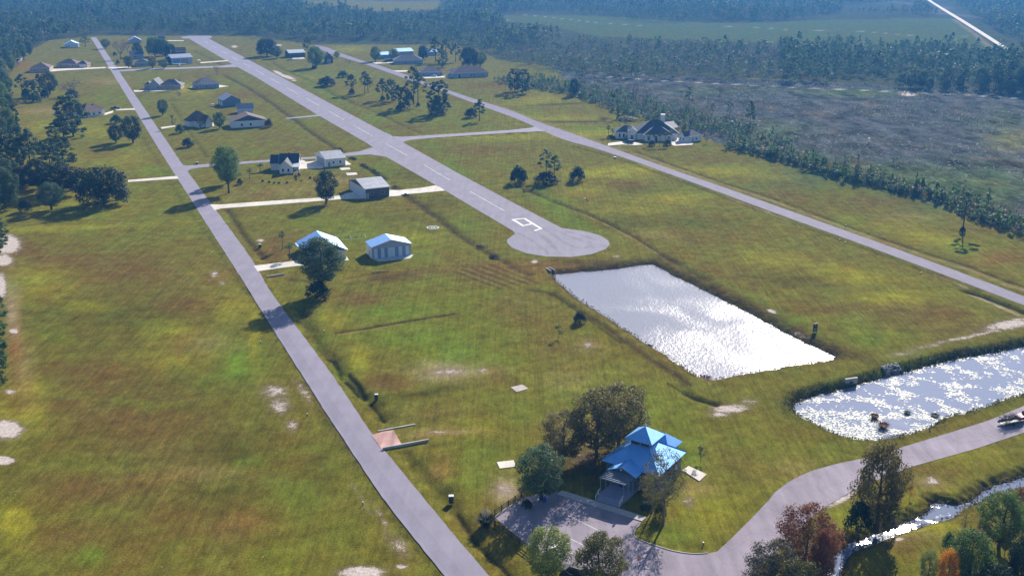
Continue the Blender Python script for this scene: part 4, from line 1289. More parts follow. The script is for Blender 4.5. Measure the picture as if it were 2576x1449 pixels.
class House:
    def __init__(s, name, label, cat, p1, p2, group=None):
        a, b = U(*p1), U(*p2)
        s.W = (b - a).length
        s.rz = math.atan2(b.y - a.y, b.x - a.x)
        s.t = thing(name, label, cat, a, s.rz, group)
        s.wall, s.roof, s.trims = MB(), MB(), []

    def block(s, x0, x1, y0, y1, h, rise, kind, oh=0.5, z0=-0.2, th=0.16, wi=0, ri=0):
        w, r = s.wall, s.roof
        cx, cy = (x0 + x1) / 2, (y0 + y1) / 2
        e = 0.02
        if kind == 'gx':      # ridge along x
            w.sweep([(y0, z0), (y1, z0), (y1, h), (cy, h + rise), (y0, h)], x0, x1, 'x', wi)
            k = rise / (cy - y0)
            a0, a1 = y0 - oh, y1 + oh
            lo = h - k * oh + e
            r.sweep([(a0, lo), (cy, h + rise + e), (a1, lo), (a1, lo + th), (cy, h + rise + th + e), (a0, lo + th)], x0 - oh, x1 + oh, 'x', ri)
            for xx in (x0 - oh - .06, x1 + oh + .005):
                s.trims.append(MB().sweep([(a0, lo - .12), (cy, h + rise - .12), (a1, lo - .12), (a1, lo + th + .03), (cy, h + rise + th + .05), (a0, lo + th + .03)], xx, xx + .055, 'x'))
            s.trims.append(MB().box(x0 - oh, x1 + oh, a0 - .06, a0 - .005, lo - .1, lo + th + .02))
        elif kind == 'gy':
            w.sweep([(x0, z0), (x1, z0), (x1, h), (cx, h + rise), (x0, h)], y0, y1, 'y', wi)
            k = rise / (cx - x0)
            a0, a1 = x0 - oh, x1 + oh
            lo = h - k * oh + e
            r.sweep([(a0, lo), (cx, h + rise + e), (a1, lo), (a1, lo + th), (cx, h + rise + th + e), (a0, lo + th)], y0 - oh, y1 + oh, 'y', ri)
            s.trims.append(MB().sweep([(a0, lo - .12), (cx, h + rise - .12), (a1, lo - .12), (a1, lo + th + .03), (cx, h + rise + th + .05), (a0, lo + th + .03)], y0 - oh - .06, y0 - oh - .005, 'y'))
        elif kind == 'hip':
            w.box(x0, x1, y0, y1, z0, h, wi)
            X0, X1, Y0, Y1 = x0 - oh, x1 + oh, y0 - oh, y1 + oh
            if X1 - X0 >= Y1 - Y0:
                d = (Y1 - Y0) / 2
                rA, rB = (X0 + d, cy), (X1 - d - 0.01, cy)
            else:
                d = (X1 - X0) / 2
                rA, rB = (cx, Y0 + d), (cx, Y1 - d - 0.01)
            lo = h + e - 0.1
            vs = [(X0, Y0, lo), (X1, Y0, lo), (X1, Y1, lo), (X0, Y1, lo), (X0, Y0, lo + th), (X1, Y0, lo + th), (X1, Y1, lo + th), (X0, Y1, lo + th), (*rA, h + rise), (*rB, h + rise)]
            fs = [(3, 2, 1, 0), (0, 1, 5, 4), (1, 2, 6, 5), (2, 3, 7, 6), (3, 0, 4, 7)]
            if X1 - X0 >= Y1 - Y0:
                fs += [(4, 5, 9, 8), (5, 6, 9), (6, 7, 8, 9), (7, 4, 8)]
            else:
                fs += [(4, 5, 8), (5, 6, 9, 8), (6, 7, 9), (7, 4, 8, 9)]
            r.add(vs, fs, ri)
            for (a, b, c, d) in ((X0 - .05, X1 + .05, Y0 - .05, Y0 - .003), (X0 - .05, X0 - .003, Y0, Y1), (X1 + .003, X1 + .05, Y0, Y1)):
                s.trims.append(MB().box(a, b, c, d, lo - .06, lo + th + .02))
        elif kind == 'shed':  # falls towards -y
            w.sweep([(y0, z0), (y1, z0), (y1, h + rise), (y0, h)], x0, x1, 'x', wi)
            k = rise / (y1 - y0)
            r.sweep([(y0 - oh, h - k * oh + e), (y1 + oh, h + rise + k * oh + e), (y1 + oh, h + rise + k * oh + th), (y0 - oh, h - k * oh + th)], x0 - oh, x1 + oh, 'x', ri)
        return s

    def done(s, wm, rm):
        s.wallo = s.wall.build('wall', wm, s.t)
        s.roofo = s.roof.build('roof', rm, s.t)
        for q in s.trims:
            q.build('fascia', TRIM, s.t)
        return s

    def panel(s, name, side, plane, a, b, z0, z1, m, pr=0.05, frame=0.0):
        """a window, door or panel set on a wall; side f (faces -y), l (faces -x), r (faces +x), b (faces +y)"""
        def bx(mb, a, b, z0, z1, p0, p1):
            if side == 'f':
                return mb.box(a, b, plane - p1, plane + 0.05 - p0 * 0, z0, z1)
            if side == 'b':
                return mb.box(a, b, plane - 0.05, plane + p1, z0, z1)
            if side == 'l':
                return mb.box(plane - p1, plane + 0.05, a, b, z0, z1)
            return mb.box(plane - 0.05, plane + p1, a, b, z0, z1)
        o = bx(MB(), a, b, z0, z1, 0, pr).build(name, m, s.t)
        if frame:
            f = MB()
            bx(f, a - frame, a, z0 - frame, z1 + frame, 0, pr + 0.03)
            bx(f, b, b + frame, z0 - frame, z1 + frame, 0, pr + 0.03)
            bx(f, a, b, z1, z1 + frame, 0, pr + 0.03)
            bx(f, a, b, z0 - frame, z0, 0, pr + 0.03)
            f.build('frame', TRIM, o)
        return o

    def wins(s, side, plane, lst, z0=0.9, h=1.3, w=1.1, frame=0.1):
        for c in lst:
            s.panel('window', side, plane, c - w / 2, c + w / 2, z0, z0 + h, GLASS, 0.04, frame)


def pxh(p, ytop):
    return height_of(p[0], p[1], ytop)


def dist(p, q):
    return (U(*p) - U(*q)).length


# pale-blue hangar with striped doors
h = House('hangar', 'blue roofed metal hangar with pale and blue striped sliding doors', 'hangar', (936, 651.4), (1034.3, 641.3))
W, D = h.W, dist((936, 651.4), (917, 637))
h.block(0, W, 0, D, 3.9, 2.0, 'gy', 0.25)
h.done(mat('weathered_blue_metal', (0.34, 0.37, 0.5), 0.5, var=0.14, stripes=('X', 0.3, 0.02)), R_PALE)
xs = [0.05, .11, .19, .27, .34, .53, .61, .71, .8, .89]
xs = [(.06, .145, 0), (.145, .23, 1), (.23, .32, 0), (.32, .405, 1), (.405, .59, 0), (.59, .68, 1), (.68, .775, 0), (.775, .86, 1), (.86, .945, 0)]
for a, b, k in xs:
    h.panel('door_panel', 'f', 0, a * W, b * W - 0.03, 0.08, 3.35, (STRIPEA, STRIPEB)[k], 0.06 + 0.03 * k)
h.panel('side_wall', 'l', 0, 0.05, D - 0.05, -0.1, 3.75, WMETAL, 0.03)
h.panel('door', 'l', -0.03, D * 0.35, D * 0.35 + 0.9, 0.1, 2.1, DOORM, 0.04, 0.08)
struct(slab('hangar_apron', [U(936, 651.4) + Vector((math.cos(h.rz) * a - math.sin(h.rz) * b, math.sin(h.rz) * a + math.cos(h.rz) * b, 0)) for a, b in ((0.2, -0.1), (1.2, -4.2), (W - 1.5, -4.2), (W + .6, -0.6), (W + 0.4, -0.1))],
            mat('blue_grey_concrete', (0.5, 0.5, 0.5), 0.9), 0.08, world=True))
# blue-roofed house behind the big pine
h = House('house', 'white house with pale sky tinted metal roof partly behind a large pine', 'house', (768, 649.5), (863, 640))
W, D = h.W, dist((768, 649.5), (750.8, 629))
h.block(0, W, 0, D, 3.0, 2.9, 'gy', 0.6)
h.roof.sweep([(W * 0.5 + 0.3, 5.86), (W + 0.75, 2.55), (W + 0.75, 2.78), (W * 0.5 + 0.3, 6.12)], -4.6, D * 0.78, 'y')
h.wall.box(W * 0.62, W - 0.05, -4.2, 0.05, -0.2, 2.7)
h.roof.box(-1.5, -0.2, D * 0.5, D - 0.4, 2.55, 2.72)
h.done(OFFW, R_PALE)
h.panel('window', 'l', 0, D * .25, D * .25 + 1.2, .9, 2.1, GLASS, .04, .1)
h.panel('window', 'l', 0, D * .6, D * .6 + 1.2, .9, 2.1, GLASS, .04, .1)
h.panel('garage_door', 'f', 0, 1.0, 4.2, 0.1, 2.4, STRIPEB, .04, .12)
h.panel('door', 'f', 0, 5.2, 6.2, 0.1, 2.1, DOORM, .04, .1)
h.panel('window', 'f', -4.2, W * .7, W * .7 + 1.5, .9, 2.1, GLASS, .04, .1)
# white house with the navy roof
h = House('house', 'white house with steep navy roof and front cross gable', 'house', (678, 434), (754, 434))
h.t.rotation_euler.z = math.radians(4)
S = mpp(710, 440)
W = 74 * S
h.block(0, 5.2, 4.6, 12.0, 3.2, 3.3, 'gx', 0.3)
h.block(5.2 - 1.0, W - 0.5, 2.8, 12.6, 3.2, 3.9, 'gx', 0.3)
h.block(5.0, 10.6, -3.2, 7.0, 3.1, 2.7, 'gy', 0.3)
h.done(WHITE, R_NAVY)
pr = MB().sweep([(-2.6, 2.75), (3.0, 3.5), (3.0, 3.62), (-2.6, 2.87)], 10.7, W + 0.6, 'x').build('porch_roof', mat('white_porch_roof', (0.7, 0.7, 0.72), 0.4, 0.2), h.t)
pp = MB()
for x in (11.2, 13.4, W + 0.2):
    pp.box(x - 0.07, x + 0.07, -2.3, -2.16, -0.1, 2.76)
pp.box(10.75, W + .5, -2.5, 2.7, -0.1, 0.15)
pp.build('porch', DARKW, h.t)
h.wins('f', -3.2, [6.6, 9.1], 0.8, 1.4, 0.9)
h.panel('window', 'l', 0, 6.2, 7.3, 0.9, 2.2, GLASS, .04, .1)
h.panel('window', 'l', 0, 9.2, 10.3, 0.9, 2.2, GLASS, .04, .1)
MB().box(7.6, 8.4, 10.8, 11.5, 3.4, 7.2).build('chimney', BRICK, h.t)
# white hangar by the middle taxiway
h = House('hangar', 'white metal hangar with plain grey roof beside the middle taxiway', 'hangar', (821, 421), (869.5, 416.5))
W, D = h.W, dist((821, 421), (804, 405))
h.block(0, W, 0, D, 3.7, 2.2, 'gx', 0.35)
h.done(WMETAL, R_METAL)
h.panel('door', 'f', 0, 0.9, 2.0, .05, 2.2, DOORM, .04, .08)
h.wins('f', 0, [W * .38, W * .73], 1.4, 1.1, .9)
h.panel('hangar_door', 'l', 0, D * .15, D * .85, 0.05, 3.3, GREYW, .05, .12)
h.panel('hangar_door', 'r', W, D * .15, D * .85, 0.05, 3.3, GREYW, .05, .12)
struct(MB().box(-7, -0.2, 0.2, D, -0.2, 0.09).build('hangar_apron', CONC)).matrix_world = h.t.matrix_basis.copy()
# brown hangar on the concrete drive
h = House('hangar', 'dark brown sided hangar with grey metal roof on pale concrete drive', 'hangar', (919.5, 500.5), (979.5, 494))
W, D = h.W, dist((919.5, 500.5), (896, 475))
h.block(0, W, 0, D, 4.1, 2.2, 'gx', 0.35)
h.done(mat('brown_metal', (0.09, 0.075, 0.085), 0.6, var=0.12, stripes=('X', 0.3, 0.03)), R_METAL)
h.panel('hangar_door', 'l', 0, 0.8, D - 1.2, 0.05, 3.9, STRIPEA, .06, .14)
h.panel('hangar_door', 'r', W, 0.8, D - 1.2, 0.05, 3.6, STRIPEB, .06, .14)
h.wins('f', 0, [W * .27, W * .72], 1.5, .9, 1.5, .06)
h.panel('door', 'f', 0, .5, 1.4, .05, 2.1, DOORM, .04, .08)
MB().box(-0.12, 0.12, -0.08, 0.1, -0.1, 4.1).build('corner_trim', TRIM, h.t)

# ---- houses up the access road (survey corners: near-left, near-right; depth m)
SPECS = [
    # name, label, p1, p2, depth, h, rise, kind, wall, roof, windows, extras
    ('house', 'plum roofed hip house farthest along the white concrete drive', (76, 183), (125, 182), 15, 3.4, 4.0, 'hip', TANBR, R_PLUM, [.2, .8], None),
    ('house', 'long plum roofed house with white garage wing on concrete drive', (143, 171), (194, 171), 14, 3.0, 3.8, 'hip', TANBR, R_PLUM, [.2, .5, .8], 'garage'),
    ('house', 'brown roofed white house with dark pickup in its drive', (212, 296.5), (258, 290.5), 13, 3.2, 4.2, 'hip', WHITE, R_BROWN, [.3, .55], 'wing'),
    ('house', 'low tan house with grey brown roof behind small bare trees', (376, 226.5), (403, 226.3), 13, 3.3, 4.2, 'gy', GREYW, R_GREY, [.8], 'tanwing'),
    ('house', 'plum grey roofed house with blue front and concrete pad each side', (498, 225.5), (551.5, 222), 14, 3.3, 4.4, 'hip', BLUEW, R_GREY, [.4, .8], None),
    ('house', 'brown roofed white house with front gable beside a leafy tree', (497, 322), (534, 318), 15, 3.3, 5.0, 'hip', WHITE, R_BROWN, [.3, .75], 'arches'),
    ('hangar', 'long white building with dark gable and brown roof', (582, 323), (671, 318), 13, 3.6, 3.4, 'gy', WHITE, R_BROWN, [], 'darkgable'),
    ('hangar', 'slate blue gabled hangar with round tank beside it', (562, 269), (606, 266), 13, 4.0, 3.0, 'gy', DKBLUE, mat('lavender_metal_roof', (0.36, 0.36, 0.46), 0.5, 0.4, var=0.06), [], None),
    ('shed', 'pale grey shed with lavender gambrel roof behind brown roofed house', (598, 287), (637, 285.5), 8, 3.0, 2.6, 'gx', mat('pale_blue_siding', (0.45, 0.5, 0.6), .6), mat('lavender_shingle', (0.25, 0.25, 0.32), 0.7), [], None),
    ('house', 'white house with bright metal roof hidden in far pines', (163, 121), (198, 120), 14, 3.2, 3.2, 'gy', WHITE, R_PALE, [.3], None),
    ('house', 'dark blue house under trees beside the access road', (327, 148), (361, 147), 12, 3.2, 3.0, 'gx', GREYW, R_SLATE, [.4], None),
    ('house', 'slate roofed house behind low trees near the taxiway', (339, 168), (376, 167), 12, 3.0, 3.4, 'hip', GREYW, R_SLATE, [.5], None),
    ('hangar', 'wide white hangar with airplane parked in front', (433, 163), (485, 160), 16, 5.4, 2.4, 'gx', mat('lilac_metal', (0.42, 0.43, 0.56), 0.5, var=0.05, stripes=('X', 0.4, .02)), mat('lilac_roof', (0.4, 0.4, 0.52), 0.5), [], 'bigdoor'),
    ('house', 'brown roofed house just behind the wide white hangar', (443, 139), (468, 138), 9, 3.4, 3.0, 'gx', DARKW, R_BROWN, [], None),
    ('house', 'white roofed building among autumn trees at far road end', (326, 110), (356, 109), 11, 3.2, 3.2, 'gy', GREYW, R_PALE, [], None),
    ('house', 'dark two storey house behind two large shade trees', (398, 106), (416, 105.5), 9, 6.0, 2.2, 'gx', DARKW, R_SLATE, [.5], None),
    ('hangar', 'dark walled hangar with shining white roof across the runway', (728, 146), (768, 144), 13, 4.2, 2.2, 'gx', DARKW, mat('white_metal_roof', (0.7, 0.72, 0.75), 0.4, 0.3, var=.05), [], None),
    ('barn', 'dark timber barn with pale ridge beside the second road', (818, 160), (838, 159.5), 11, 5.6, 3.2, 'gy', DARKW, R_GREY, [], None),
    ('shed', 'pale blue roofed shed between two round trees', (960, 149), (995, 147), 10, 3.6, 2.0, 'gx', BLUEW, R_PALE, [.5], None),
    ('hangar', 'tall blue grey hangar standing behind the long blue house', (1000, 152), (1040, 150), 14, 7.4, 2.2, 'gx', GREYW, R_PALE, [], None),
    ('house', 'long blue grey house under big pines', (993, 162.5), (1064, 161), 15, 3.2, 4.2, 'hip', GREYW, R_GREY, [.15, .4, .75], None),
    ('shed', 'small white roofed shed under tall pines', (1064, 141), (1100, 140), 7, 3.4, 1.6, 'gx', GREYW, R_PALE, [], None),
    ('house', 'purple roofed house with bright blue garage and parked cars', (1060, 193), (1114, 191), 14, 3.2, 4.0, 'hip', GREYW, R_PLUM, [], 'bluegarage'),
    ('house', 'large plum roofed house with white doorway facing the lawn', (1142, 197), (1228, 193.5), 15, 3.6, 4.6, 'hip', GREYW, R_PLUM, [.5, .58, .84], 'doorway'),
]
for nm, lab, p1, p2, D, hh, rise, kind, wm, rm, wn, ex in SPECS:
    h = House(nm, lab, nm if nm != 'house' else 'house', p1, p2)
    W = h.W
    h.block(0, W, 0, D, hh, rise, kind, 0.5)
    if ex == 'garage':
        h.block(W + 0.05, W + 8.2, 0.6, 9, 2.9, 2.9, 'hip', 0.45)
    if ex == 'wing':
        h.block(W * .6, W + 4.0, 3.5, 12.5, 3.1, 3.6, 'hip', 0.5)
    if ex == 'tanwing':
        h.block(W * .95, W + 14.5, 0.8, 11.5, 3.0, 3.6, 'hip', 0.5, wi=1)
        h.block(-4.2, 0.6, 3.0, 11.0, 3.0, 2.4, 'hip', 0.4)
    if ex == 'arches':
        h.block(W * .45, W * .9, -2.6, 5, 3.2, 3.4, 'gy', 0.5)
        h.block(-2.4, 2.6, 5.0, 13.0, 3.0, 2.6, 'hip', 0.4)
    h.done([wm, TANBR], rm)
    if wn:
        h.wins('f', 0 if ex != 'arches' else 0, [a * W for a in wn if not (ex == 'arches' and .4 < a < .95)])
        h.panel('door', 'f', 0, W * .1, W * .1 + 1.1, 0, 2.1, DOORM, .04, .1)
    if ex == 'garage':
        h.panel('garage_door', 'f', .6, W + 2.0, W + 7.2, 0, 2.3, TRIM, .05, .1)
    if ex == 'wing':
        h.wins('l', 0, [4, 8])
    if ex == 'darkgable':
        tri = MB().sweep([(0.3, hh + .12), (W / 2, hh + rise - .02), (W - 0.3, hh + .12)], -0.08, 0.05, 'y').build('gable_panel', DARKW, h.t)
        h.wins('f', 0, [W * .3, W * .55])
        h.panel('garage_door', 'l', 0, 3, 9, 0, 2.6, STRIPEA, .05, .1)
    if ex == 'arches':
        for k in range(4):
            MB().box(W * .02 + k * 1.9, W * .02 + k * 1.9 + .35, -1.4, -1.05, -.1, 2.9).build('column', TRIM, h.t)
        MB().box(-0.2, W * .45, -1.8, 0.1, 2.9, 3.1).build('porch_roof', rm, h.t)
        h.panel('garage_door', 'f', -2.6, W * .52, W * .84, 0, 2.3, TRIM, .04, .1)
    if ex == 'bigdoor':
        h.panel('hangar_door', 'f', 0, W * .06, W * .4, 0.05, 4.6, STRIPEB, .06, .15)
        h.panel('hangar_door', 'f', 0, W * .42, W * .8, 0.05, 4.6, GREYW, .09, .15)
    if ex == 'bluegarage':
        h.panel('garage_door', 'f', 0, W * .35, W * .75, 0, 2.6, mat('bright_blue_door', (0.12, .27, .55), .5), .05, .12)
        h.wins('f', 0, [W * .12, W * .9])
    if ex == 'doorway':
        h.panel('door', 'f', 0, W * .12, W * .12 + 2.2, 0, 2.9, GLASS, .05, .3)
        h.block(W * .78, W + 5, 4.5, 14, 3.2, 3.6, 'hip', .5)
    if lab.startswith('brown roofed white house with dark'):
        h.panel('window', 'f', 0, W * .8, W * .8 + 1.2, 1, 2.2, GLASS, .04, .1)
    if lab.startswith('dark timber barn'):
        h.panel('barn_door', 'f', 0, W * .3, W * .7, 0, 3.2, GREYW, .05, .12)
    if lab.startswith('slate blue'):
        h.panel('garage_door', 'l', 0, 2, 5, 0, 2.6, TRIM, .05, .1)
        h.panel('garage_door', 'l', 0, 7, 10, 0, 2.6, TRIM, .05, .1)

# ---- the big white house by the marsh
h = House('house', 'sprawling white house with slate hip roof and tall white chimney', 'house', (1648, 361), (1700, 352))
o1 = U(1648, 361)
S = mpp(1640, 355)
h.t.location = U(1601, 352)
h.t.rotation_euler.z = math.radians(1)
h.block(0, 22.0, 0, 17, 3.4, 5.9, 'hip', .7)
h.block(4.0, 18.5, -4.6, 6, 3.3, 3.6, 'hip', .7)
h.block(-10.5, 1.2, 4.0, 13, 3.4, 3.0, 'hip', .7)
h.block(-4.4, -0.6, -0.6, 6, 5.2, 1.8, 'gy', .35)
h.done(WHITE, R_SLATE)
for x in (-4.5, -0.9):
    MB().box(x - .2, x + .2, -1.4, -1.0, -.1, 5.0).build('column', TRIM, h.t)
MB().sweep([(-5.0, 5.0), (-2.5, 6.8), (0.0, 5.0)], -1.6, -0.55, 'y').build('portico', TRIM, h.t)
ch = MB().bevbox(14.2, 16.2, 8.6, 10.2, 3.0, 11.6, .05).build('chimney', WHITE, h.t)
MB().bevbox(13.95, 16.45, 8.35, 10.45, 11.6, 12.2, .08).build('chimney_cap', TRIM, ch)
h.panel('door', 'f', -0.6, -3.2, -1.8, 0, 2.6, GLASS, .05, .25)
h.wins('f', -4.6, [6, 16.6], .5, 2.0, 1.2)
h.panel('door', 'f', -4.6, 9.4, 10.6, 0, 2.4, GLASS, .05, .3)
for x in (12.5, 14.6):
    h.panel('garage_door', 'f', -4.6, x - .9, x + .9, 0, 2.3, OFFW, .05, .1)
h.wins('f', 4.0, [-8.6, -6.4], .6, 1.9, 1.0)
h.panel('window', 'r', 22, 3, 4.5, 0.9, 2.2, GLASS, .04, .1)
h = House('outbuilding', 'grey roofed outbuilding behind the sprawling white house', 'outbuilding', (1668, 338), (1704, 334))
h.block(0, h.W, 0, 9, 3.2, 2.4, 'gx', .6)
h.done(TANBR, mat('grey_shingle_light', (.2, .2, .24), .7, .1, bump=.03))
h.wins('f', 0, [1.5, 4.5])
h = House('cottage', 'small white cottage with slate roof and front gable by marsh trees', 'cottage', (1734, 358), (1765, 354.5))
h.block(0, h.W, 0, 8, 3.0, 2.9, 'hip', .5)
h.block(-2.6, 1.6, 0.8, 6, 3.0, 2.2, 'gx', .4)
h.done(WHITE, R_SLATE)
h.wins('l', -2.6, [2, 4.2], .8, 1.4, .8)
h.panel('door', 'f', 0, 1.8, 2.7, 0, 2.1, DOORM, .04, .1)
h.wins('f', 0, [4.6], .9, 1.2, .9)

# ------------------------------------------------------------------ the community hall with its cupola
HA = math.radians(-33.4)
hall = thing('community_hall', 'community hall with sky tinted metal roof, cupola and slatted entrance pergola', 'community hall', (26.0, 191.6, 0), HA)
w = MB()
w.box(-5.5, 5.5, -5.5, 5.5, -0.3, 4.05)
w.box(-5.2, 2.5, 5.4, 10.2, -0.3, 3.6)
w.sweep([(-3.0, 0.9), (2.1, 0.9), (2.1, 4.0), (-0.45, 5.15), (-3.0, 4.0)], -8.2, -5.4, 'y')
w.build('wall', mat('hall_siding', (0.09, 0.125, 0.19), 0.7, var=0.1, stripes=('Z', 0.2, 0.02)), hall)


def pyramid(mb, x0, x1, y0, y1, z, ax, ay, zt, th=0.12, top=None):
    vs = [(x0, y0, z), (x1, y0, z), (x1, y1, z), (x0, y1, z), (x0, y0, z + th), (x1, y0, z + th), (x1, y1, z + th), (x0, y1, z + th), (ax, ay, zt)]
    return mb.add(vs, [(3, 2, 1, 0), (0, 1, 5, 4), (1, 2, 6, 5), (2, 3, 7, 6), (3, 0, 4, 7), (4, 5, 8), (5, 6, 8), (6, 7, 8), (7, 4, 8)])


r = MB()
pyramid(r, -6.25, 6.25, -6.25, 6.25, 4.1, 0, 0, 8.3)
rf = r.build('roof', R_HALL, hall)
r = MB()
vs = [(-5.9, 4.6, 3.65), (3.2, 4.6, 3.65), (3.2, 10.9, 3.65), (-5.9, 10.9, 3.65), (-5.9, 4.6, 3.78), (3.2, 4.6, 3.78), (3.2, 10.9, 3.78), (-5.9, 10.9, 3.78), (-3.9, 7.75, 6.3), (0.7, 7.75, 6.3)]
r.add(vs, [(3, 2, 1, 0), (0, 1, 5, 4), (1, 2, 6, 5), (2, 3, 7, 6), (3, 0, 4, 7), (4, 5, 9, 8), (5, 6, 9), (6, 7, 8, 9), (7, 4, 8)])
r.build('rear_roof', R_HALL, hall)
r = MB()   # entrance gable roof, running back into the main slope
r.sweep([(-3.55, 3.82), (-0.45, 5.22), (2.65, 3.82), (2.65, 3.98), (-0.45, 5.4), (-3.55, 3.98)], -8.75, -4.2, 'y')
r.build('entrance_roof', R_HALL, hall)
hp = MB()  # hip caps
for a, b in (((-6.25, -6.25), 1), ((6.25, -6.25), 1), ((6.25, 6.25), 1), ((-6.25, 6.25), 1)):
    hp.tube([(a[0], a[1], 4.25), (0, 0, 8.36)], [.07, .07], 5)
hp.build('hip_cap', mat('hip_metal', (0.07, 0.2, 0.45), .4, .5), hall)
cu = MB()
cw = 2.05
for (x0, x1, y0, y1) in ((-cw, cw, -cw, -cw + .12), (-cw, cw, cw - .12, cw), (-cw, -cw + .12, -cw + .12, cw - .12), (cw - .12, cw, -cw + .12, cw - .12)):
    cu.box(x0, x1, y0, y1, 6.5, 7.35)
    cu.box(x0, x1, y0, y1, 8.3, 8.5)
for x in (-cw, -0.1, cw - .2):
    for y in (-cw, -0.1, cw - .2):
        if abs(x) > 1 or abs(y) > 1:
            cu.box(x + .01, x + .19, y + .01, y + .19, 7.3, 8.35)
cup = cu.build('cupola', mat('cupola_paint', (0.1, 0.22, 0.38), .6, var=.08), hall)
MB().box(-cw + .14, cw - .14, -cw + .05, -cw + .08, 7.36, 8.3).build('window', GLASS, cup)
MB().box(cw - .08, cw - .05, -cw + .14, cw - .14, 7.36, 8.3).build('window', GLASS, cup)
MB().box(-cw + .05, -cw + .08, -cw + .14, cw - .14, 7.36, 8.3).build('window', GLASS, cup)
r = MB()
pyramid(r, -2.95, 2.95, -2.95, 2.95, 8.42, 0, 0, 10.6, .1)
cr = r.build('cupola_roof', R_HALL, hall)
MB().tube([(0, 0, 10.4), (0, 0, 10.75), (0, 0, 10.8), (0, 0, 11.0), (0, 0, 11.3)], [.16, .16, .26, .24, .03], 8).build('finial', TRIM, cr)
# pergola, deck, stairs, rails
BL = mat('painted_timber', (0.17, 0.21, 0.3), .6, var=.08)
SLT = mat('slat_timber', (0.17, 0.21, 0.3), .6, var=.08)
pg = MB()
for x in (-2.9, 2.0):
    pg.box(x - .08, x + .08, -12.5, -8.25, 3.62, 3.86)
pgo = pg.build('pergola', BL, hall)
for k in range(7):
    y = -12.4 + k * .62
    MB().box(-3.25, 2.35, y, y + .1, 3.87, 4.13).build('slat', SLT, pgo)
for x in (-2.9, 2.0):
    for y in (-12.3, -10.3, -8.5):
        MB().box(x - .07, x + .07, y - .07, y + .07, .86, 3.62).build('post', BL, hall)
dk = MB().box(-2.95, 2.1, -12.9, -5.5, .62, .86)
dk.box(-2.9, 2.05, -12.8, -12.7, -.1, .62)
dk.box(1.95, 2.04, -12.7, -5.5, -.1, .62)
dk.box(-2.94, -2.86, -12.7, -5.5, -.1, .62)
dk.build('deck', mat('deck_timber', (0.24, 0.25, 0.38), .7, var=.12, stripes=('X', .15, .01)), hall)
st = MB()
for k in range(4):
    st.box(-2.9, 2.05, -14.1 + k * .3, -12.9, .02 + k * .16 - (0.1 if k == 0 else 0), .16 + k * .16 + .02)
st.build('stairs', mat('stair_timber', (0.28, 0.3, 0.42), .7, var=.12), hall)
for x in (-2.95, 2.06):
    rl = MB()
    rl.tube([(x, -14.1, 1.0), (x, -12.9, 1.75), (x, -12.3, 1.75)], [.05] * 3, 5)
    rl.tube([(x, -14.1, .55), (x, -12.9, 1.3)], [.035] * 2, 5)
    rl.tube([(x, -14.1, .05), (x, -14.1, 1.02)], [.05] * 2, 5)
    rl.tube([(x, -12.9, .6), (x, -12.9, 1.77)], [.05] * 2, 5)
    rl.build('handrail', TRIM, hall)
MB().box(-1.1, .2, -8.25, -8.2, .9, 3.0).build('door', GLASS, hall)
MB().tube([(-0.45, -8.8, 4.9), (-0.45, -9.0, 4.9)], [.12, .16], 8).build('lamp', TRIM, hall)
for x in (-4.6, -3.9):
    MB().box(x - .5, x + .4, -5.56, -5.45, 1.3, 2.8).build('window', GLASS, hall)
for y in (-3, 0, 3):
    MB().box(5.45, 5.56, y - .6, y + .6, 1.3, 2.8).build('window', GLASS, hall)
    MB().box(-5.56, -5.45, y - .6, y + .6, 1.3, 2.8).build('window', GLASS, hall)


def local(o, pts):
    c, s_ = math.cos(o.rotation_euler.z), math.sin(o.rotation_euler.z)
    return [Vector((o.location.x + x * c - y * s_, o.location.y + x * s_ + y * c, 0)) for x, y in pts]


struct(slab('footpath', local(hall, [(-10.2, -16.1), (7.9, -16.2), (7.9, -14.5), (-10.2, -14.3)]), mat('path_concrete', (0.44, 0.42, 0.42), .9, var=.15), .12, world=True))
kb = MB()
for (a, b) in (((-10.2, -16.26), (7.9, -16.36)),):
    P = local(hall, [a, b, (b[0], b[1] + .15), (a[0], a[1] + .15)])
    kb.prism([(p.x, p.y) for p in P], -.1, .16)
struct(kb.build('path_kerb', CONCG))


def flat_thing(name, label, cat, pts, m, z=.12, th=.3, world=False):
    P = pts if world else poly(pts)
    c = sum(P, Vector()) / len(P)
    o = MB().prism([(p.x - c.x, p.y - c.y) for p in P], z - th, z).build(name, m)
    o.location = (c.x, c.y, 0)
    return tag(o, label, cat)


flat_thing('concrete_pad', 'white slab behind the community hall under tree shade', 'concrete pad', [(1716, 1184), (1732, 1173), (1778, 1194), (1759, 1211)], CONC, .16)
flat_thing('concrete_slab', 'cracked grey slab lying alone in the lawn near the pond track', 'concrete slab', [(1284, 975), (1314, 968), (1329, 978), (1300, 987)], mat('cracked_slab', (.42, .37, .34), .9, var=.3), .12)
flat_thing('concrete_slab', 'pale rectangular slab in the lawn left of the community hall trees', 'concrete slab', [(1250, 1163), (1292, 1158), (1299, 1174), (1257, 1179)], CONC, .12)
flat_thing('concrete_slab', 'bare white slab nearest the white hangar', 'concrete slab', [(854, 424), (879, 422), (882, 427), (859, 429)], CONC, .12)
flat_thing('concrete_slab', 'bare white slab farther from the white hangar', 'concrete slab', [(870, 436), (896, 435), (900, 440), (874, 442.5)], CONC, .12)

# ------------------------------------------------------------------ culvert crossing with its headwalls
flat_thing('culvert_deck', 'reddish stained concrete crossing beside the access road', 'culvert', [(934, 1095), (962, 1086), (990, 1082), (1010, 1118), (976, 1128), (961, 1131)], CONCR, .1)


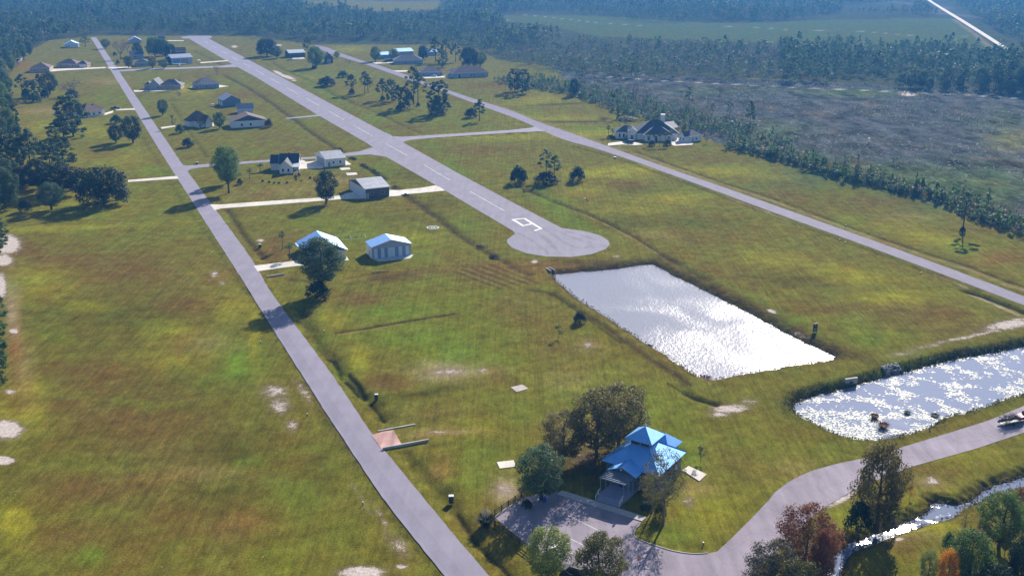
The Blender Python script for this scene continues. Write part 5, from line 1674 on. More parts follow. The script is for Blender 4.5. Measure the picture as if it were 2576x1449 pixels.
def wallseg(name, label, cat, a, b, th, z0, z1, m, cap=None):
    pa, pb = U(*a), U(*b)
    L_ = (pb - pa).length
    t = thing(name, label, cat, pa, math.atan2(pb.y - pa.y, pb.x - pa.x))
    MB().box(0, L_, -th / 2, th / 2, z0, z1).build('wall', m, t)
    MB().bevbox(-.05, L_ + .05, -th / 2 - .06, th / 2 + .06, z1, z1 + .1, .03).build('coping', cap or m, t)
    return t


wallseg('headwall', 'long thin culvert headwall on the far side of reddish crossing', 'headwall', (951, 1085), (1044, 1068), .3, -.8, .1, CONCG)
wallseg('headwall', 'long thin culvert headwall on the near side of reddish crossing', 'headwall', (963, 1131), (1078, 1110), .3, -.9, .45, CONCG)
wallseg('headwall', 'short concrete headwall beside house drive and big pine', 'headwall', (672, 698), (716, 691), .3, -.4, .35, CONCG)
t = thing('weir_box', 'open concrete weir box at the corner of the rectangular pond', 'weir', U(1372, 675), math.radians(-62))
wb = MB()
for (x0, x1, y0, y1) in ((0, 3.4, 0, .25), (0, 3.4, 1.5, 1.75), (0, .25, .25, 1.5)):
    wb.box(x0, x1, y0, y1, -1.6, .15)
wb.build('wall', CONCG, t)
MB().box(.25, 3.4, .25, 1.5, -1.4, -.9).build('floor', DKMETAL, t)
t = thing('headwall', 'pale capped concrete headwall in the lily pond bank', 'headwall', U(2126, 956), math.radians(18))
hw_ = MB().box(0, 3.3, -.25, .1, -1.7, .2).build('wall', CONCG, t)
MB().bevbox(-.1, 3.4, -.35, .2, .2, .36, .04).build('coping', CONC, t)
MB().tube([(1.6, -.3, -.7), (1.6, -.2, -.7)], [.38, .38], 12).build('pipe', DKMETAL, t)
t = thing('outlet_box', 'small grey concrete outlet box in the rectangular pond corner', 'outlet box', U(2068, 909, -.9), math.radians(-20))
t.location.z = 0
MB().box(-1.2, 1.2, -.9, .9, -2.2, -.75).build('wall', CONCG, t)
MB().box(-.9, .9, -.6, .6, -.75, -.68).build('grate', DKMETAL, t)

# ------------------------------------------------------------------ dark framed sign by the pond
t = thing('sign', 'tall dark framed sign standing beside the rectangular pond', 'sign', U(2050, 836), math.radians(14))
MB().box(-.5, .5, -.05, .05, .25, 2.5).build('panel', mat('sign_panel', (.02, .03, .06), .5), t)
for x in (-.56, .56):
    MB().box(x - .06, x + .06, -.07, .07, -.2, 2.65).build('post', DKMETAL, t)
MB().bevbox(-.34, .34, -.085, -.05, .55, 1.15, .02).build('notice', mat('sign_notice', (.28, .26, .16), .6), t)
MB().bevbox(-.14, .14, -.085, -.05, 1.75, 2.05, .02).build('emblem', mat('sign_emblem', (.15, .25, .45), .6), t)

# ------------------------------------------------------------------ windsock
t = thing('windsock', 'orange and white windsock on a thin pole beside the runway', 'windsock', U(1469, 532))
ph = height_of(1469, 532, 499)
MB().tube([(0, 0, -.2), (0, 0, ph)], [.06, .045], 6).build('pole', GALV, t)
pts = [(0.05, 0, ph), (.6, -.05, ph - .15), (1.1, -.1, ph - .55), (1.55, -.12, ph - 1.15)]
MB().tube(pts[:2], [.36, .33], 12, 0, False).build('sock_mouth', TRIM, t)
MB().tube(pts[1:], [.33, .26, .17], 12, 0, False).build('sock', mat('orange_fabric', (.75, .09, .03), .7), t)

# ------------------------------------------------------------------ small kerbside things
BOXM = mat('utility_green', (.03, .035, .035), .5)


def pedestal(x, y, wd, ht, label):
    t = thing('utility_box', label, 'utility box', U(x, y), math.radians(rnd.uniform(-30, 30)))
    MB().bevbox(-wd / 2, wd / 2, -wd * .42, wd * .42, -.1, ht, .05).build('cabinet', BOXM, t)
    MB().bevbox(-wd * .54, wd * .54, -wd * .46, wd * .46, ht, ht + .12, .05).build('lid', TRIM, t)


pedestal(947, 1003, .75, 1.1, 'white topped utility box in the ditch verge above the culvert')
pedestal(1135, 1262, .9, 1.25, 'grey topped utility box near the parking lot fence')
pedestal(654, 622, .8, 1.0, 'dark utility box in the lawn beside a tall palm')
pedestal(1547, 399, 1.2, .6, 'low white topped utility box below the second road')
pedestal(496, 414, .9, 1.1, 'dark utility box beside the middle taxiway mouth')


def post(x, y, ht, label, r=.09):
    t = thing('marker_post', label, 'marker post', U(x, y))
    MB().tube([(0, 0, -.1), (0, 0, ht)], [r, r], 8).build('shaft', mat('post_dark', (.05, .045, .04), .7), t)
    MB().tube([(0, 0, ht), (0, 0, ht + .16)], [r * 1.5, r * 1.5], 8).build('cap', TRIM, t)


for x, y, ht, lab in ((913, 1270, .6, 'thin white capped post in lawn opposite the utility box near the fence'), (656, 863, .45, 'short white capped post beside the bright green lawn patch'), (773, 1047, .6, 'white capped post beside the sandy patches left of the access road'),
                      (534, 639, .6, 'white capped post in dry lawn left of the access road near sand spots'), (496, 561, .5, 'low post at the end of the faint track left of the access road'), (816, 836, .5, 'white capped post at the end of the dug furrow'),
                      (2127, 572, .9, 'white capped post on the sandy verge beyond the second road'), (2112, 608, .7, 'stout white capped post below the second road beside a thinner one'), (2126, 614, .7, 'thin dark post beside the stout white capped one'),
                      (2317, 692, .8, 'white capped post below the second road nearest the sandy ditch'), (1934, 540, .7, 'white capped post below the second road near the windsock field'), (1583, 382, .8, 'dark post on the verge before the sprawling white house'),
                      (2050, 0, 0, ''), (849, 173, 1.0, 'thin post in the lawn between two round shrubs'), (1769, 1371, .5, 'small post in the grass corner by the hall lane'), (480, 560, 0, '')):
    if ht:
        post(x, y, ht, lab)
t = thing('trash_bin', 'bright blue bin under the round green tree by parking lot', 'bin', U(1370, 1262), .3)
MB().tube([(0, 0, -.05), (0, 0, .2), (0, 0, .95)], [.27, .29, .33], 14).build('body', mat('blue_plastic', (.02, .06, .5), .4), t)
MB().tube([(0, 0, .95), (0, 0, 1.0), (0, 0, 1.12)], [.36, .36, .2], 14).build('lid', mat('blue_plastic_lid', (.03, .09, .55), .4), t)
# ring of white markers in the turf
t = thing('ring_marker', 'white ring of markers laid on the turf beside the runway ditch', 'ring marker', U(1089, 573))
rg = MB()
for k in range(16):
    a0, a1 = k * math.pi / 8, k * math.pi / 8 + .33
    pts = [(math.cos(a) * q, math.sin(a) * q) for a, q in ((a0, 1.9), (a1, 1.9), (a1, 2.35), (a0, 2.35))]
    rg.prism(pts, -.05, .14)
rg.build('ring', TRIM, t)
for k in range(3):
    MB().box(-1.5, 1.5, -.12, .12, -.02, .09).build('bar', TRIM, t).rotation_euler.z = k * 1.05
# raised garden bed frame between the two blue roofs
t = thing('garden_frame', 'pale timber garden frame between the blue roofed house and hangar', 'garden frame', U(846, 606), math.radians(13))
L_ = dist((846, 606), (921, 602))
fr = MB()
for x in (0, L_ * .5, L_):
    fr.box(x - .05, x + .05, -.05, .05, -.1, .5)
    fr.box(x - .05, x + .05, 5.0, 5.1, -.1, 1.0)
    fr.box(x - .04, x + .04, .05, 5.0, .42, .5)
fr.box(.05, L_ - .05, -.04, .04, .3, .4)
fr.box(.05, L_ - .05, 5.01, 5.09, .8, .9)
fr.build('rail', mat('pale_timber', (.5, .46, .4), .8), t)
t = thing('driftwood', 'fallen grey branch lying on the dark soil strip below the hangar', 'branch', U(955, 687), .25)
MB().tube([(-2.6, 0, .1), (-1, .2, .3), (0, 0, .35), (1.6, .3, .25), (3, .1, .1)], [.1, .16, .2, .12, .05], 6).tube([(0, 0, .3), (.3, .5, 1.1)], [.14, .04], 5).tube([(-1, .2, .25), (-1.9, -.6, .2)], [.1, .03], 5).build('limb', mat('grey_wood', (.24, .2, .18), .9), t)

# ------------------------------------------------------------------ rail fences round the lot
FEN = mat('fence_timber', (.045, .032, .025), .85, var=.25, scale=4)


def fence(a, b, label, n):
    pa, pb = U(*a), U(*b)
    L_ = (pb - pa).length
    t = thing('rail_fence', label, 'fence', pa, math.atan2(pb.y - pa.y, pb.x - pa.x))
    for k in range(n + 1):
        MB().box(k * L_ / n - .07, k * L_ / n + .07, -.07, .07, -.2, 1.35).build('post', FEN, t)
    for z in (.35, .75, 1.15):
        MB().box(-.1, L_ + .1, -.12, -.07, z, z + .14).build('rail', FEN, t)


fence((1226, 1311), (1438, 1462), 'brown three rail fence along the grass side of the lot', 10)
fence((1245, 1297), (1312, 1251), 'short brown three rail fence behind the plumed grass clump', 4)

# ------------------------------------------------------------------ flagpoles
for (x, yt, lab, fl) in ((1600, 1383, 'thin flagpole with a small red and white flag hanging', 1), (1636, 1377, 'bare white flagpole, taller of the pair beside the lot', 0), (1563, 1396, 'slim pole with a furled white flag beside the round tree', 2)):
    yb = 1472
    b = U(x, yb)
    hh = height_of(x, yb, yt)
    t = thing('flagpole', lab, 'flagpole', b)
    MB().tube([(0, 0, -.2), (0, 0, hh)], [.06, .04], 8).build('pole', TRIM, t)
    MB().tube([(0, 0, hh), (0, 0, hh + .08), (0, 0, hh + .16)], [.05, .09, .02], 8).build('finial', GALV, t)
    if fl:
        f = MB()
        n = 6
        vs = []
        zt, fh = hh - (.7 if fl == 1 else .3), (1.4 if fl == 1 else 2.4)
        for i in range(n + 1):
            q = i / n
            for zz in (zt - .45 * q, zt - fh * (1 - .25 * q) - .1 * q):
                vs.append((.06 + .62 * q * (1 if fl == 1 else .45), .09 * math.sin(q * 7), zz))
        f.add(vs, [(2 * i, 2 * i + 1, 2 * i + 3, 2 * i + 2) for i in range(n)])
        m = mat('flag_cloth', (.62, .3, .34), .8, var=.45, scale=3) if fl == 1 else mat('white_cloth', (.75, .75, .75), .8)
        f.build('flag', m, t)

# ------------------------------------------------------------------ vehicles
TYRE = mat('tyre', (.02, .02, .022), .9)


def car(x, y, rz, paint, label, kind='suv', name='parked_car', cat='car', loc=None):
    t = thing(name, label, cat, loc or U(x, y), rz)
    t.location.z = .06
    L_, Wd = (4.7, 1.85)
    # body profile along x (front at +x)
    if kind == 'pickup':
        L_ = 5.6
        low = [(-2.8, .45), (2.75, .45), (2.8, .8), (2.7, 1.02), (1.35, 1.12), (-.5, 1.15), (-2.8, 1.1)]
        cab = [(1.25, 1.1), (.55, 1.78), (-.75, 1.8), (-.95, 1.1)]
    elif kind == 'sedan':
        low = [(-2.3, .4), (2.3, .4), (2.36, .72), (2.2, .86), (1.0, .98), (-1.5, 1.0), (-2.3, .95)]
        cab = [(1.0, .95), (.25, 1.42), (-1.05, 1.44), (-1.85, .97)]
    else:
        low = [(-2.3, .45), (2.3, .45), (2.38, .8), (2.25, 1.0), (1.15, 1.1), (-2.2, 1.14), (-2.36, .9)]
        cab = [(1.1, 1.08), (.4, 1.7), (-1.9, 1.72), (-2.25, 1.1)]
    w2 = Wd / 2
    b = MB().sweep([(p[0], p[1]) for p in low], -w2, w2, 'y')
    b.build('body', mat(paint[0], paint[1], .5, 0, var=.03, spec=.25), t)
    c = MB()
    n = len(cab)
    vs = [(p[0], -w2 + .06 + (.16 if i in (1, 2) else 0), p[1]) for i, p in enumerate(cab)] + [(p[0], w2 - .06 - (.16 if i in (1, 2) else 0), p[1]) for i, p in enumerate(cab)]
    c.add(vs, [tuple(range(n)), tuple(range(2 * n - 1, n - 1, -1))] + [((i + 1) % n, i, n + i, n + (i + 1) % n) for i in range(n)])
    c.build('windows', GLASS, t)
    MB().bevbox(cab[2][0] + .05, cab[1][0] - .05, -w2 + .22, w2 - .22, cab[1][1] - .01, cab[1][1] + .06, .03).build('roof', mat(paint[0], paint[1], .3), t)
    for sx in (-L_ * .3, L_ * .31):
        for sy in (-1, 1):
            wh = MB().tube([(sx, sy * (w2 - .2), .36), (sx, sy * (w2 + .02), .36)], [.36, .36], 14).build('wheel', TYRE, t)
            MB().tube([(sx, sy * (w2 + .02), .36), (sx, sy * (w2 + .03), .36)], [.2, .18], 10).build('hub', GALV, wh)
    for sy in (-.62, .62):
        MB().bevbox(low[2][0] - .1, low[2][0] + .02, sy - .2, sy + .2, .68, .84, .02).build('headlight', TRIM, t)
    return t


car(1443, 1445, math.radians(150), ('charcoal_paint', (.02, .024, .035)), 'charcoal car half hidden by the round tree at the lot edge')
car(1405, 1392, math.radians(60), ('white_paint', (.75, .75, .77)), 'white car mostly hidden behind the light green tree in the lot')
car(291, 275, math.radians(8), ('black_paint', (.015, .015, .02)), 'black pickup parked beside brown roofed white house', 'pickup', 'pickup_truck', 'pickup truck')
car(1091, 193.5, math.radians(170), ('pale_paint', (.6, .66, .75)), 'pale car before the bright blue garage door', 'sedan')
car(1128, 193, math.radians(175), ('blue_grey_paint', (.2, .24, .36)), 'blue grey car parked beside the plum roofed house', 'sedan')
car(1584, 361, math.radians(170), ('navy_paint', (.015, .02, .05)), 'dark car on the white drive of the sprawling white house')
t = thing('golf_cart', 'small silver golf cart parked beside the slate blue hangar', 'golf cart', U(536, 269), .4)
MB().bevbox(-1.2, 1.2, -.6, .6, .25, .75, .08).build('body', GALV, t)
MB().bevbox(-1, .9, -.6, .6, 1.75, 1.85, .04).build('canopy', TRIM, t)
for x in (-.9, .8):
    for y in (-.55, .55):
        MB().tube([(x, y, .7), (x, y, 1.76)], [.03, .03], 5).build('post', DKMETAL, t)
        MB().tube([(x, y - .1, .22), (x, y + .1, .22)], [.22, .22], 10).build('wheel', TYRE, t)
# pickup and trailer of cut brush leaving the frame on the hall lane
ang = math.radians(21)
tp = U(2541, 1067)
t = thing('trailer', 'low trailer piled with cut brush standing on the hall lane', 'trailer', tp, ang)
tp_ = MB().box(-2.6, 2.6, -1.05, 1.05, .5, .62).build('bed', DKMETAL, t)
for y in (-1.05, 1.05):
    MB().box(-2.6, 2.6, y - .04, y + .04, .62, 1.0).build('side_rail', DKMETAL, t)
    MB().tube([(0, y - .08, .34), (0, y + .08, .34)], [.34, .34], 12).build('wheel', TYRE, t)
br = MB()
for k in range(420):
    c0 = Vector((rnd.uniform(-2.7, 2.4), rnd.uniform(-1.1, 1.1), rnd.uniform(.6, 1.9)))
    d = Vector((rnd.uniform(-1.2, .8), rnd.uniform(-.7, .7), rnd.uniform(.05, .9)))
    br.tube([c0, c0 + d * .6, c0 + d], [.03, .025, .008], 3, 0, False)
br.build('brush_pile', mat('cut_brush', (.09, .065, .06), .9, var=.4, scale=5), t)
dx = Vector((math.cos(ang), math.sin(ang), 0))
car(0, 0, ang, ('red_paint', (.3, .012, .05)), 'red pickup towing the brush trailer on the hall lane', 'pickup', 'pickup_truck', 'pickup truck', tp + dx * 5.6 + Vector((-.3, .8, 0)))

# ------------------------------------------------------------------ light aeroplane before the far hangar
t = thing('airplane', 'white high winged light airplane before the wide white hangar', 'airplane', U(452, 168), math.radians(-75))
AW = mat('aircraft_white', (.78, .79, .82), .35, var=.03)
MB().tube([(2.6, 0, 1.5), (2.2, 0, 1.5), (1.0, 0, 1.55), (-.6, 0, 1.6), (-2.4, 0, 1.65), (-4.6, 0, 1.8)], [.2, .48, .62, .6, .34, .14], 12).build('fuselage', AW, t)
MB().box(-.9, .75, -5.6, 5.6, 2.2, 2.36).build('wing', AW, t)
MB().box(-4.8, -4.0, -1.8, 1.8, 1.85, 1.94).build('tailplane', AW, t)
MB().sweep([(-4.9, 1.9), (-3.8, 1.9), (-4.5, 3.3), (-4.95, 3.3)], -.05, .05, 'y').build('fin', AW, t)
MB().bevbox(-.3, .9, -.5, .5, 1.75, 2.2, .1).build('windscreen', GLASS, t)
MB().box(2.6, 2.68, -.95, .95, 1.44, 1.58).build('propeller', DKMETAL, t)
for sy in (-1, 1):
    MB().tube([(.1, sy * .5, 1.4), (.1, sy * 2.6, 2.2)], [.04, .04], 5).build('strut', AW, t)
    MB().tube([(0, sy * .5, 1.2), (0, sy * 1.2, .3)], [.06, .05], 5).build('gear_leg', AW, t)
    MB().tube([(0, sy * 1.15, .28), (0, sy * 1.3, .28)], [.26, .26], 12).build('wheel', TYRE, t)
MB().tube([(1.9, -.08, .24), (1.9, .08, .24)], [.22, .22], 12).build('nose_wheel', TYRE, t)
t = thing('tank', 'white round tank on the turf beside wide hangar', 'tank', U(500, 156))
MB().tube([(0, 0, 0), (0, 0, 1.6), (0, 0, 2.0)], [1.5, 1.5, .5], 14).build('shell', TRIM, t)
MB().tube([(0, 0, 2.0), (0, 0, 2.2)], [.3, .3], 10).build('hatch', GALV, t)
# ------------------------------------------------------------------ trees one can point to: x, base row, top row, width, kind, leaves, label
TREES = [
    # left group by the white drive
    (262, 514, 424, 132, 'oak', 'dark', 'broad dark oak nearest the access road, casting long shadow'), (152, 488, 416, 125, 'oak', 'dark', 'wide dark oak behind the two nearer oaks on the left lot'),
    (130, 528, 460, 66, 'round', 'bluegreen', 'grey green leafy tree between two dark oaks on the left lot'), (64, 532, 498, 38, 'bush', 'dark', 'dark bush in front of the oaks on the left lot'), (14, 524, 427, 78, 'oak', 'bluegreen', 'bluish oak cut by the left edge beside dark bush'),
    (185, 345, 238, 70, 'pine_low', 'bluegreen', 'tall shaggy pine beside the brown roofed house'), (162, 359, 288, 76, 'pine', 'bluegreen', 'shorter shaggy pine in front of the tall shaggy one'), (164, 366, 344, 26, 'bush', 'dark', 'small bush at the foot of the shorter shaggy pine'),
    (172, 284, 258, 42, 'bush', 'dark', 'dark rounded bush behind the tall shaggy pine'), (180, 243, 197, 52, 'bare', 'greybare', 'wide purple grey bare tree on the left lawn'), (182, 246, 222, 40, 'bush', 'greybare', 'grey brown thicket under the wide bare tree'),
    (57, 243, 186, 40, 'pine', 'pine', 'flat topped pine at the left end of the lawn clump'), (83, 255, 201, 36, 'pine_low', 'bluegreen', 'grey green pine in the middle of the lawn clump'), (103, 246, 186, 32, 'pine', 'pine', 'dark headed pine right of centre in the lawn clump'),
    (126, 238, 181, 46, 'round', 'bluegreen', 'tall leafy tree at the right end of the lawn clump'), (66, 247, 220, 24, 'bush', 'dark', 'dark bush below the flat topped pine'), (94, 258, 236, 26, 'bush', 'bluegreen', 'grey bush below the middle pine of the lawn clump'), (114, 246, 222, 24, 'bush', 'dark', 'dark bush between pine and leafy tree on left lawn'),
    (292, 359, 314, 40, 'ever', 'dark', 'smaller of two very dark evergreens beside the access road'), (335, 360, 292, 56, 'ever', 'dark', 'larger of two very dark evergreens beside the access road'), (292, 310, 287, 32, 'bush', 'dark', 'dark bush just behind the two very dark evergreens'),
    (80, 440, 322, 66, 'pine', 'bluegreen', 'tallest pine of the left border row'), (109, 422, 360, 46, 'pine', 'bluegreen', 'grey pine second from lawn edge in left border row'), (160, 419, 357, 62, 'pine_low', 'pine', 'spreading pine standing out on the lawn beside left oaks'),
    (55, 446, 345, 50, 'pine', 'pine', 'pine just left of the tallest in border row'), (32, 436, 338, 50, 'pine_low', 'bluegreen', 'bushy grey green pine in left border row'), (8, 440, 330, 56, 'pine', 'pine', 'border pine rising at the left picture edge behind oaks'), (62, 470, 420, 60, 'oak', 'dark', 'dark oak crown low among the left border pines'),
    (34, 340, 262, 34, 'pine_low', 'pine', 'pine leaning onto lawn from the left border woods'), (44, 372, 315, 44, 'pine_low', 'bluegreen', 'broad pine ahead of the left border woods'),
    (130, 446, 356, 58, 'pine_low', 'bluegreen', 'full grey green pine between border row and spreading pine'), (98, 474, 398, 62, 'round', 'dark', 'dark leafy crown behind the wide dark oak'), (18, 470, 398, 60, 'round', 'bluegreen', 'leafy crown above the bluish oak at left edge'),
    (140, 372, 322, 36, 'pine_low', 'green', 'low green pine left of the shorter shaggy pine'),
    # centre
    (576, 486, 367, 66, 'column', 'green', 'tall green tree with bare lower trunk beside the access road'), (571, 462, 392, 52, 'column', 'dark', 'second tree tucked behind the tall green one'), (821, 513, 429, 60, 'round', 'dark', 'dense oval dark tree beside the long white drive'),
    (711, 627, 583, 20, 'palm', 'pine', 'slim taller palm beside the blue roofed house'), (729, 652, 612, 30, 'palm', 'green', 'shorter stout palm beside the blue roofed house'), (629, 452, 425, 18, 'palm', 'pine', 'leaning palm near the tall green tree'), (604, 464, 448, 18, 'bush', 'pine', 'spiky low shrub beside the leaning palm'),
    (655, 432, 413, 20, 'palm', 'dark', 'small palm at the corner of the navy roofed house'), (812, 740, 598, 116, 'pine_full', 'bluegreen', 'big dark pine overlapping the blue roofed house'), (800, 748, 706, 74, 'bush', 'dark', 'dark thicket at the foot of the big pine'), (856, 384, 371, 16, 'bush', 'dark', 'dark bush behind the white hangar'),
    (473, 370, 346, 36, 'bush', 'dark', 'dark shrub alone in the lawn below brown roofed house'), (453, 335, 310, 28, 'bush', 'bluegreen', 'grey shrub beside the brown roofed house with arches'), (436, 323, 288, 15, 'sapling', 'tan', 'slender tan sapling left of the brown roofed house'), (553, 324, 282, 34, 'round', 'green', 'green tree between brown roofed house and long white building'),
    (676, 321, 297, 24, 'bush', 'olive', 'olive bush at the right end of long white building'), (410, 291, 250, 30, 'round', 'bluegreen', 'small rounded tree alone on lawn beside the access road'), (497, 229, 204, 24, 'bare', 'greybare', 'grey bare shrub tree by the blue fronted house'),
    (375, 238, 206, 20, 'bare', 'greybare', 'bare young tree nearest the road before the low tan house'), (422, 231, 203, 20, 'bare', 'tan', 'left of twin tan trees before the low tan house'), (435, 230, 203, 20, 'bare', 'tan', 'right of twin tan trees before the low tan house'), (450, 249, 226, 18, 'bare', 'greybare', 'bare young tree standing farther out on the lawn'),
    (546, 190, 162, 16, 'bare', 'tan', 'small reddish bare tree by the far taxiway'), (451, 210, 200, 10, 'bush', 'dark', 'dark cone of shrub at end of the low tan house'),
    (304, 150, 98, 46, 'bare', 'tan', 'tan autumn tree nearest the road among far houses'), (322, 132, 95, 36, 'bare', 'tan', 'second tan autumn tree behind the road end house'), (347, 142, 108, 28, 'round', 'dark', 'dark round tree between tan autumn trees and shade trees'), (390, 142, 93, 42, 'oak', 'green', 'left of two large shade trees on bare soil'), (410, 141, 98, 38, 'oak', 'green', 'right of two large shade trees on bare soil'),
    (429, 151, 112, 30, 'oak', 'dark', 'dark dense tree at the corner of the wide hangar'), (289, 141, 130, 10, 'bush', 'dark', 'small bush by the road among far houses'), (297, 162, 150, 12, 'bush', 'green', 'green bush across the road from the garage wing house'), (324, 171, 141, 26, 'round', 'olive', 'olive tree before the slate roofed house'), (384, 173, 142, 26, 'round', 'olive', 'olive tree right of the slate roofed house'),
    (413, 173, 150, 24, 'round', 'green', 'low green tree near the wide white hangar'), (425, 162, 144, 18, 'round', 'dark', 'dark small tree against the wide hangar wall'), (266, 123, 98, 24, 'round', 'green', 'tree at the road end above the first bend'), (215, 118, 92, 26, 'pine', 'green', 'thin pine right of bright metal roof'),
    # across the runway
    (672, 142, 98, 50, 'oak', 'dark', 'big dark oak at the far side of the runway'), (697, 147, 116, 30, 'round', 'bluegreen', 'grey round tree beside the big dark oak'), (776, 145, 92, 26, 'pine', 'pine', 'thin pine rising behind the shining white roof'), (795, 171, 118, 46, 'round', 'green', 'large green tree between hangar and timber barn'), (790, 174, 164, 14, 'bush', 'dark', 'bush under the large tree by the timber barn'),
    (877, 166, 147, 16, 'bare', 'olive', 'small olive tree between barn and the second road'), (848, 146, 130, 16, 'round', 'light', 'pale small tree beside the second road near barn'), (863, 195, 177, 32, 'bush', 'dark', 'smaller round shrub in the runway meadow'), (822, 217, 190, 52, 'bush', 'dark', 'larger round shrub in the runway meadow'),
    (885, 238, 187, 36, 'pine', 'pine', 'flat crowned single pine with bush at foot in meadow'), (885, 238, 222, 18, 'bush', 'dark', 'bush at the foot of the flat crowned pine'), (918, 236, 180, 28, 'pine_open', 'pine', 'left of the twin pines in runway meadow'), (926, 235, 186, 28, 'pine', 'pine', 'right of the twin pines in runway meadow'),
    (963, 251, 197, 34, 'pine', 'pine', 'first pine of the meadow grove from the twin pines'), (986, 256, 199, 30, 'pine_low', 'bluegreen', 'shaggy pine second in the meadow grove'), (1003, 276, 213, 30, 'pine', 'pine', 'front pine of the meadow grove standing lower on the slope'), (1019, 277, 217, 28, 'pine_low', 'dark', 'dark shaggy pine beside the front pine of the grove'),
    (1041, 263, 168, 48, 'pine_open', 'pine', 'tallest pine of the meadow grove with bare trunk'), (1052, 266, 184, 44, 'pine_open', 'pine', 'bare trunked pine right beside the tallest one'), (1030, 258, 225, 24, 'bush', 'dark', 'brush between the trunks in the meadow grove'), (963, 253, 240, 16, 'bush', 'dark', 'small bush at the foot of the first grove pine'), (1003, 278, 264, 18, 'bush', 'dark', 'bush at the foot of the front grove pine'), (1052, 268, 258, 12, 'bush', 'dark', 'little bush under the bare trunked pine'),
    (1105, 287, 203, 56, 'pine_low', 'pine', 'broad full pine right of the meadow grove'), (1099, 290, 236, 50, 'juniper', 'pine', 'dense lower growth fused to the broad full pine'), (1206, 305, 250, 34, 'pine', 'pine', 'single pine beside round shrub near the second road'), (1184, 296, 270, 34, 'bush', 'dark', 'round shrub beside single pine near the second road'),
    (1073, 219, 205, 12, 'palm', 'light', 'small pale palm at the edge of second road'), (945, 155, 117, 28, 'round', 'green', 'round dark green tree beside the pale blue shed'), (991, 153, 123, 28, 'round', 'light', 'light green round tree between the blue roofed sheds'), (1096, 156, 92, 36, 'pine', 'pine', 'big pine behind the long blue grey house'), (1122, 158, 96, 36, 'pine', 'green', 'big pine right of the long blue grey house'),
    (1114, 170, 128, 26, 'pine_low', 'bluegreen', 'shorter pine at end of the long blue grey house'), (1146, 156, 110, 30, 'pine', 'pine', 'pine with visible trunk on the sandy yard'), (1180, 170, 118, 46, 'oak', 'dark', 'dark broad tree behind the large plum roofed house'), (1208, 168, 130, 34, 'round', 'green', 'green tree at the marsh side of plum roofed house'), (1064, 150, 116, 26, 'oak', 'dark', 'dark tree behind the small white roofed shed'),
    (1295, 231, 172, 34, 'pine_low', 'pine', 'left pine of the pair beyond the second road'), (1314, 236, 174, 36, 'pine_low', 'pine', 'right pine of the pair beyond the second road'), (1445, 241, 198, 30, 'round', 'dark', 'dark leafy tree where lawn meets the marsh brush'),
    # round the sprawling house
    (1559, 326, 296, 12, 'palm', 'dark', 'tallest palm behind the left end of sprawling house'), (1574, 322, 306, 11, 'palm', 'dark', 'short palm behind the left end of sprawling house'), (1530, 345, 316, 13, 'palm', 'dark', 'left palm of the pair on the front lawn'), (1541, 346, 324, 13, 'palm', 'dark', 'right palm of the pair on the front lawn'), (1536, 348, 339, 22, 'bush', 'dark', 'low hedge under the front lawn palm pair'),
    (1632, 368, 339, 14, 'palm', 'bluegreen', 'leftmost palm along the white garage wall'), (1647, 369, 336, 13, 'palm', 'dark', 'second palm along the white garage wall'), (1659, 368, 332, 13, 'palm', 'dark', 'third palm along the white garage wall'), (1673, 367, 331, 13, 'palm', 'dark', 'fourth palm along the white garage wall'), (1687, 366, 326, 16, 'palm', 'bluegreen', 'largest palm at the garage corner'),
    (1640, 367, 352, 20, 'bush', 'dark', 'dark hedge left along the garage wall'), (1679, 366, 350, 24, 'bush', 'dark', 'dark hedge right along the garage wall'), (1576, 348, 338, 18, 'bush', 'dark', 'dark hedge at left wing of the sprawling house'), (1553, 300, 254, 16, 'young', 'dark', 'dark narrow conifer at the marsh corner of the lawn'), (1777, 362, 338, 12, 'thin', 'olive', 'thin tree standing beside the small white cottage'),
    (1580, 303, 293, 60, 'bush', 'olive', 'olive brush mound behind the sprawling house'), (1706, 340, 300, 24, 'palm', 'bluegreen', 'grey palm clump behind the outbuilding'),
    # marsh edge standouts
    (1732, 281, 221, 26, 'pine_open', 'pine', 'tall open pine in the marsh behind the sprawling house'), (1885, 337, 254, 30, 'pine_open', 'pine', 'tallest lone pine standing in the marsh brush'), (1835, 302, 257, 20, 'pine_open', 'bluegreen', 'slender pine left of the tallest marsh pine'), (1792, 294, 260, 14, 'pine_open', 'pine', 'thin small crowned pine in the marsh'), (1598, 256, 207, 18, 'thin', 'greybare', 'sparse grey tree rising from marsh brush'),
    (1463, 232, 180, 20, 'pine_open', 'bluegreen', 'thin pine at the corner of lawn and wood'), (1539, 252, 221, 18, 'young', 'dark', 'dark small conifer among marsh brush'), (1814, 240, 214, 22, 'thin', 'greybare', 'pale bare tree in the open marsh'),
    (2155, 452, 388, 22, 'young', 'dark', 'dark spire shaped conifer in the right tree line'), (2302, 487, 430, 18, 'young', 'dark', 'second dark spire shaped conifer in right tree line'), (2421, 586, 480, 66, 'pine_open', 'bluegreen', 'sparse dead branched pine standing out on the right lawn'), (2421, 587, 568, 18, 'bush', 'dark', 'ball shaped bush at the foot of the sparse pine'),
    # mid right
    (1374, 453, 377, 46, 'pine_open', 'bluegreen', 'taller pine of the pair over dark shrubs in the right field'), (1394, 453, 391, 44, 'pine_open', 'green', 'shorter pine of the pair over dark shrubs in the right field'), (1373, 462, 429, 70, 'bush', 'dark', 'wide shrub under the two pines in the right field'), (1305, 460, 414, 52, 'bush', 'dark', 'peaked shrub left of the two pines in right field'),
    (1452, 456, 417, 46, 'bush', 'dark', 'dense rounded shrub right of the two pines in right field'), (1458, 812, 782, 38, 'bush', 'dark', 'dark bush beside the pond track'), (1406, 850, 818, 24, 'sapling', 'pine', 'tiny sapling in the lawn near the pond track'),
    # round the community hall
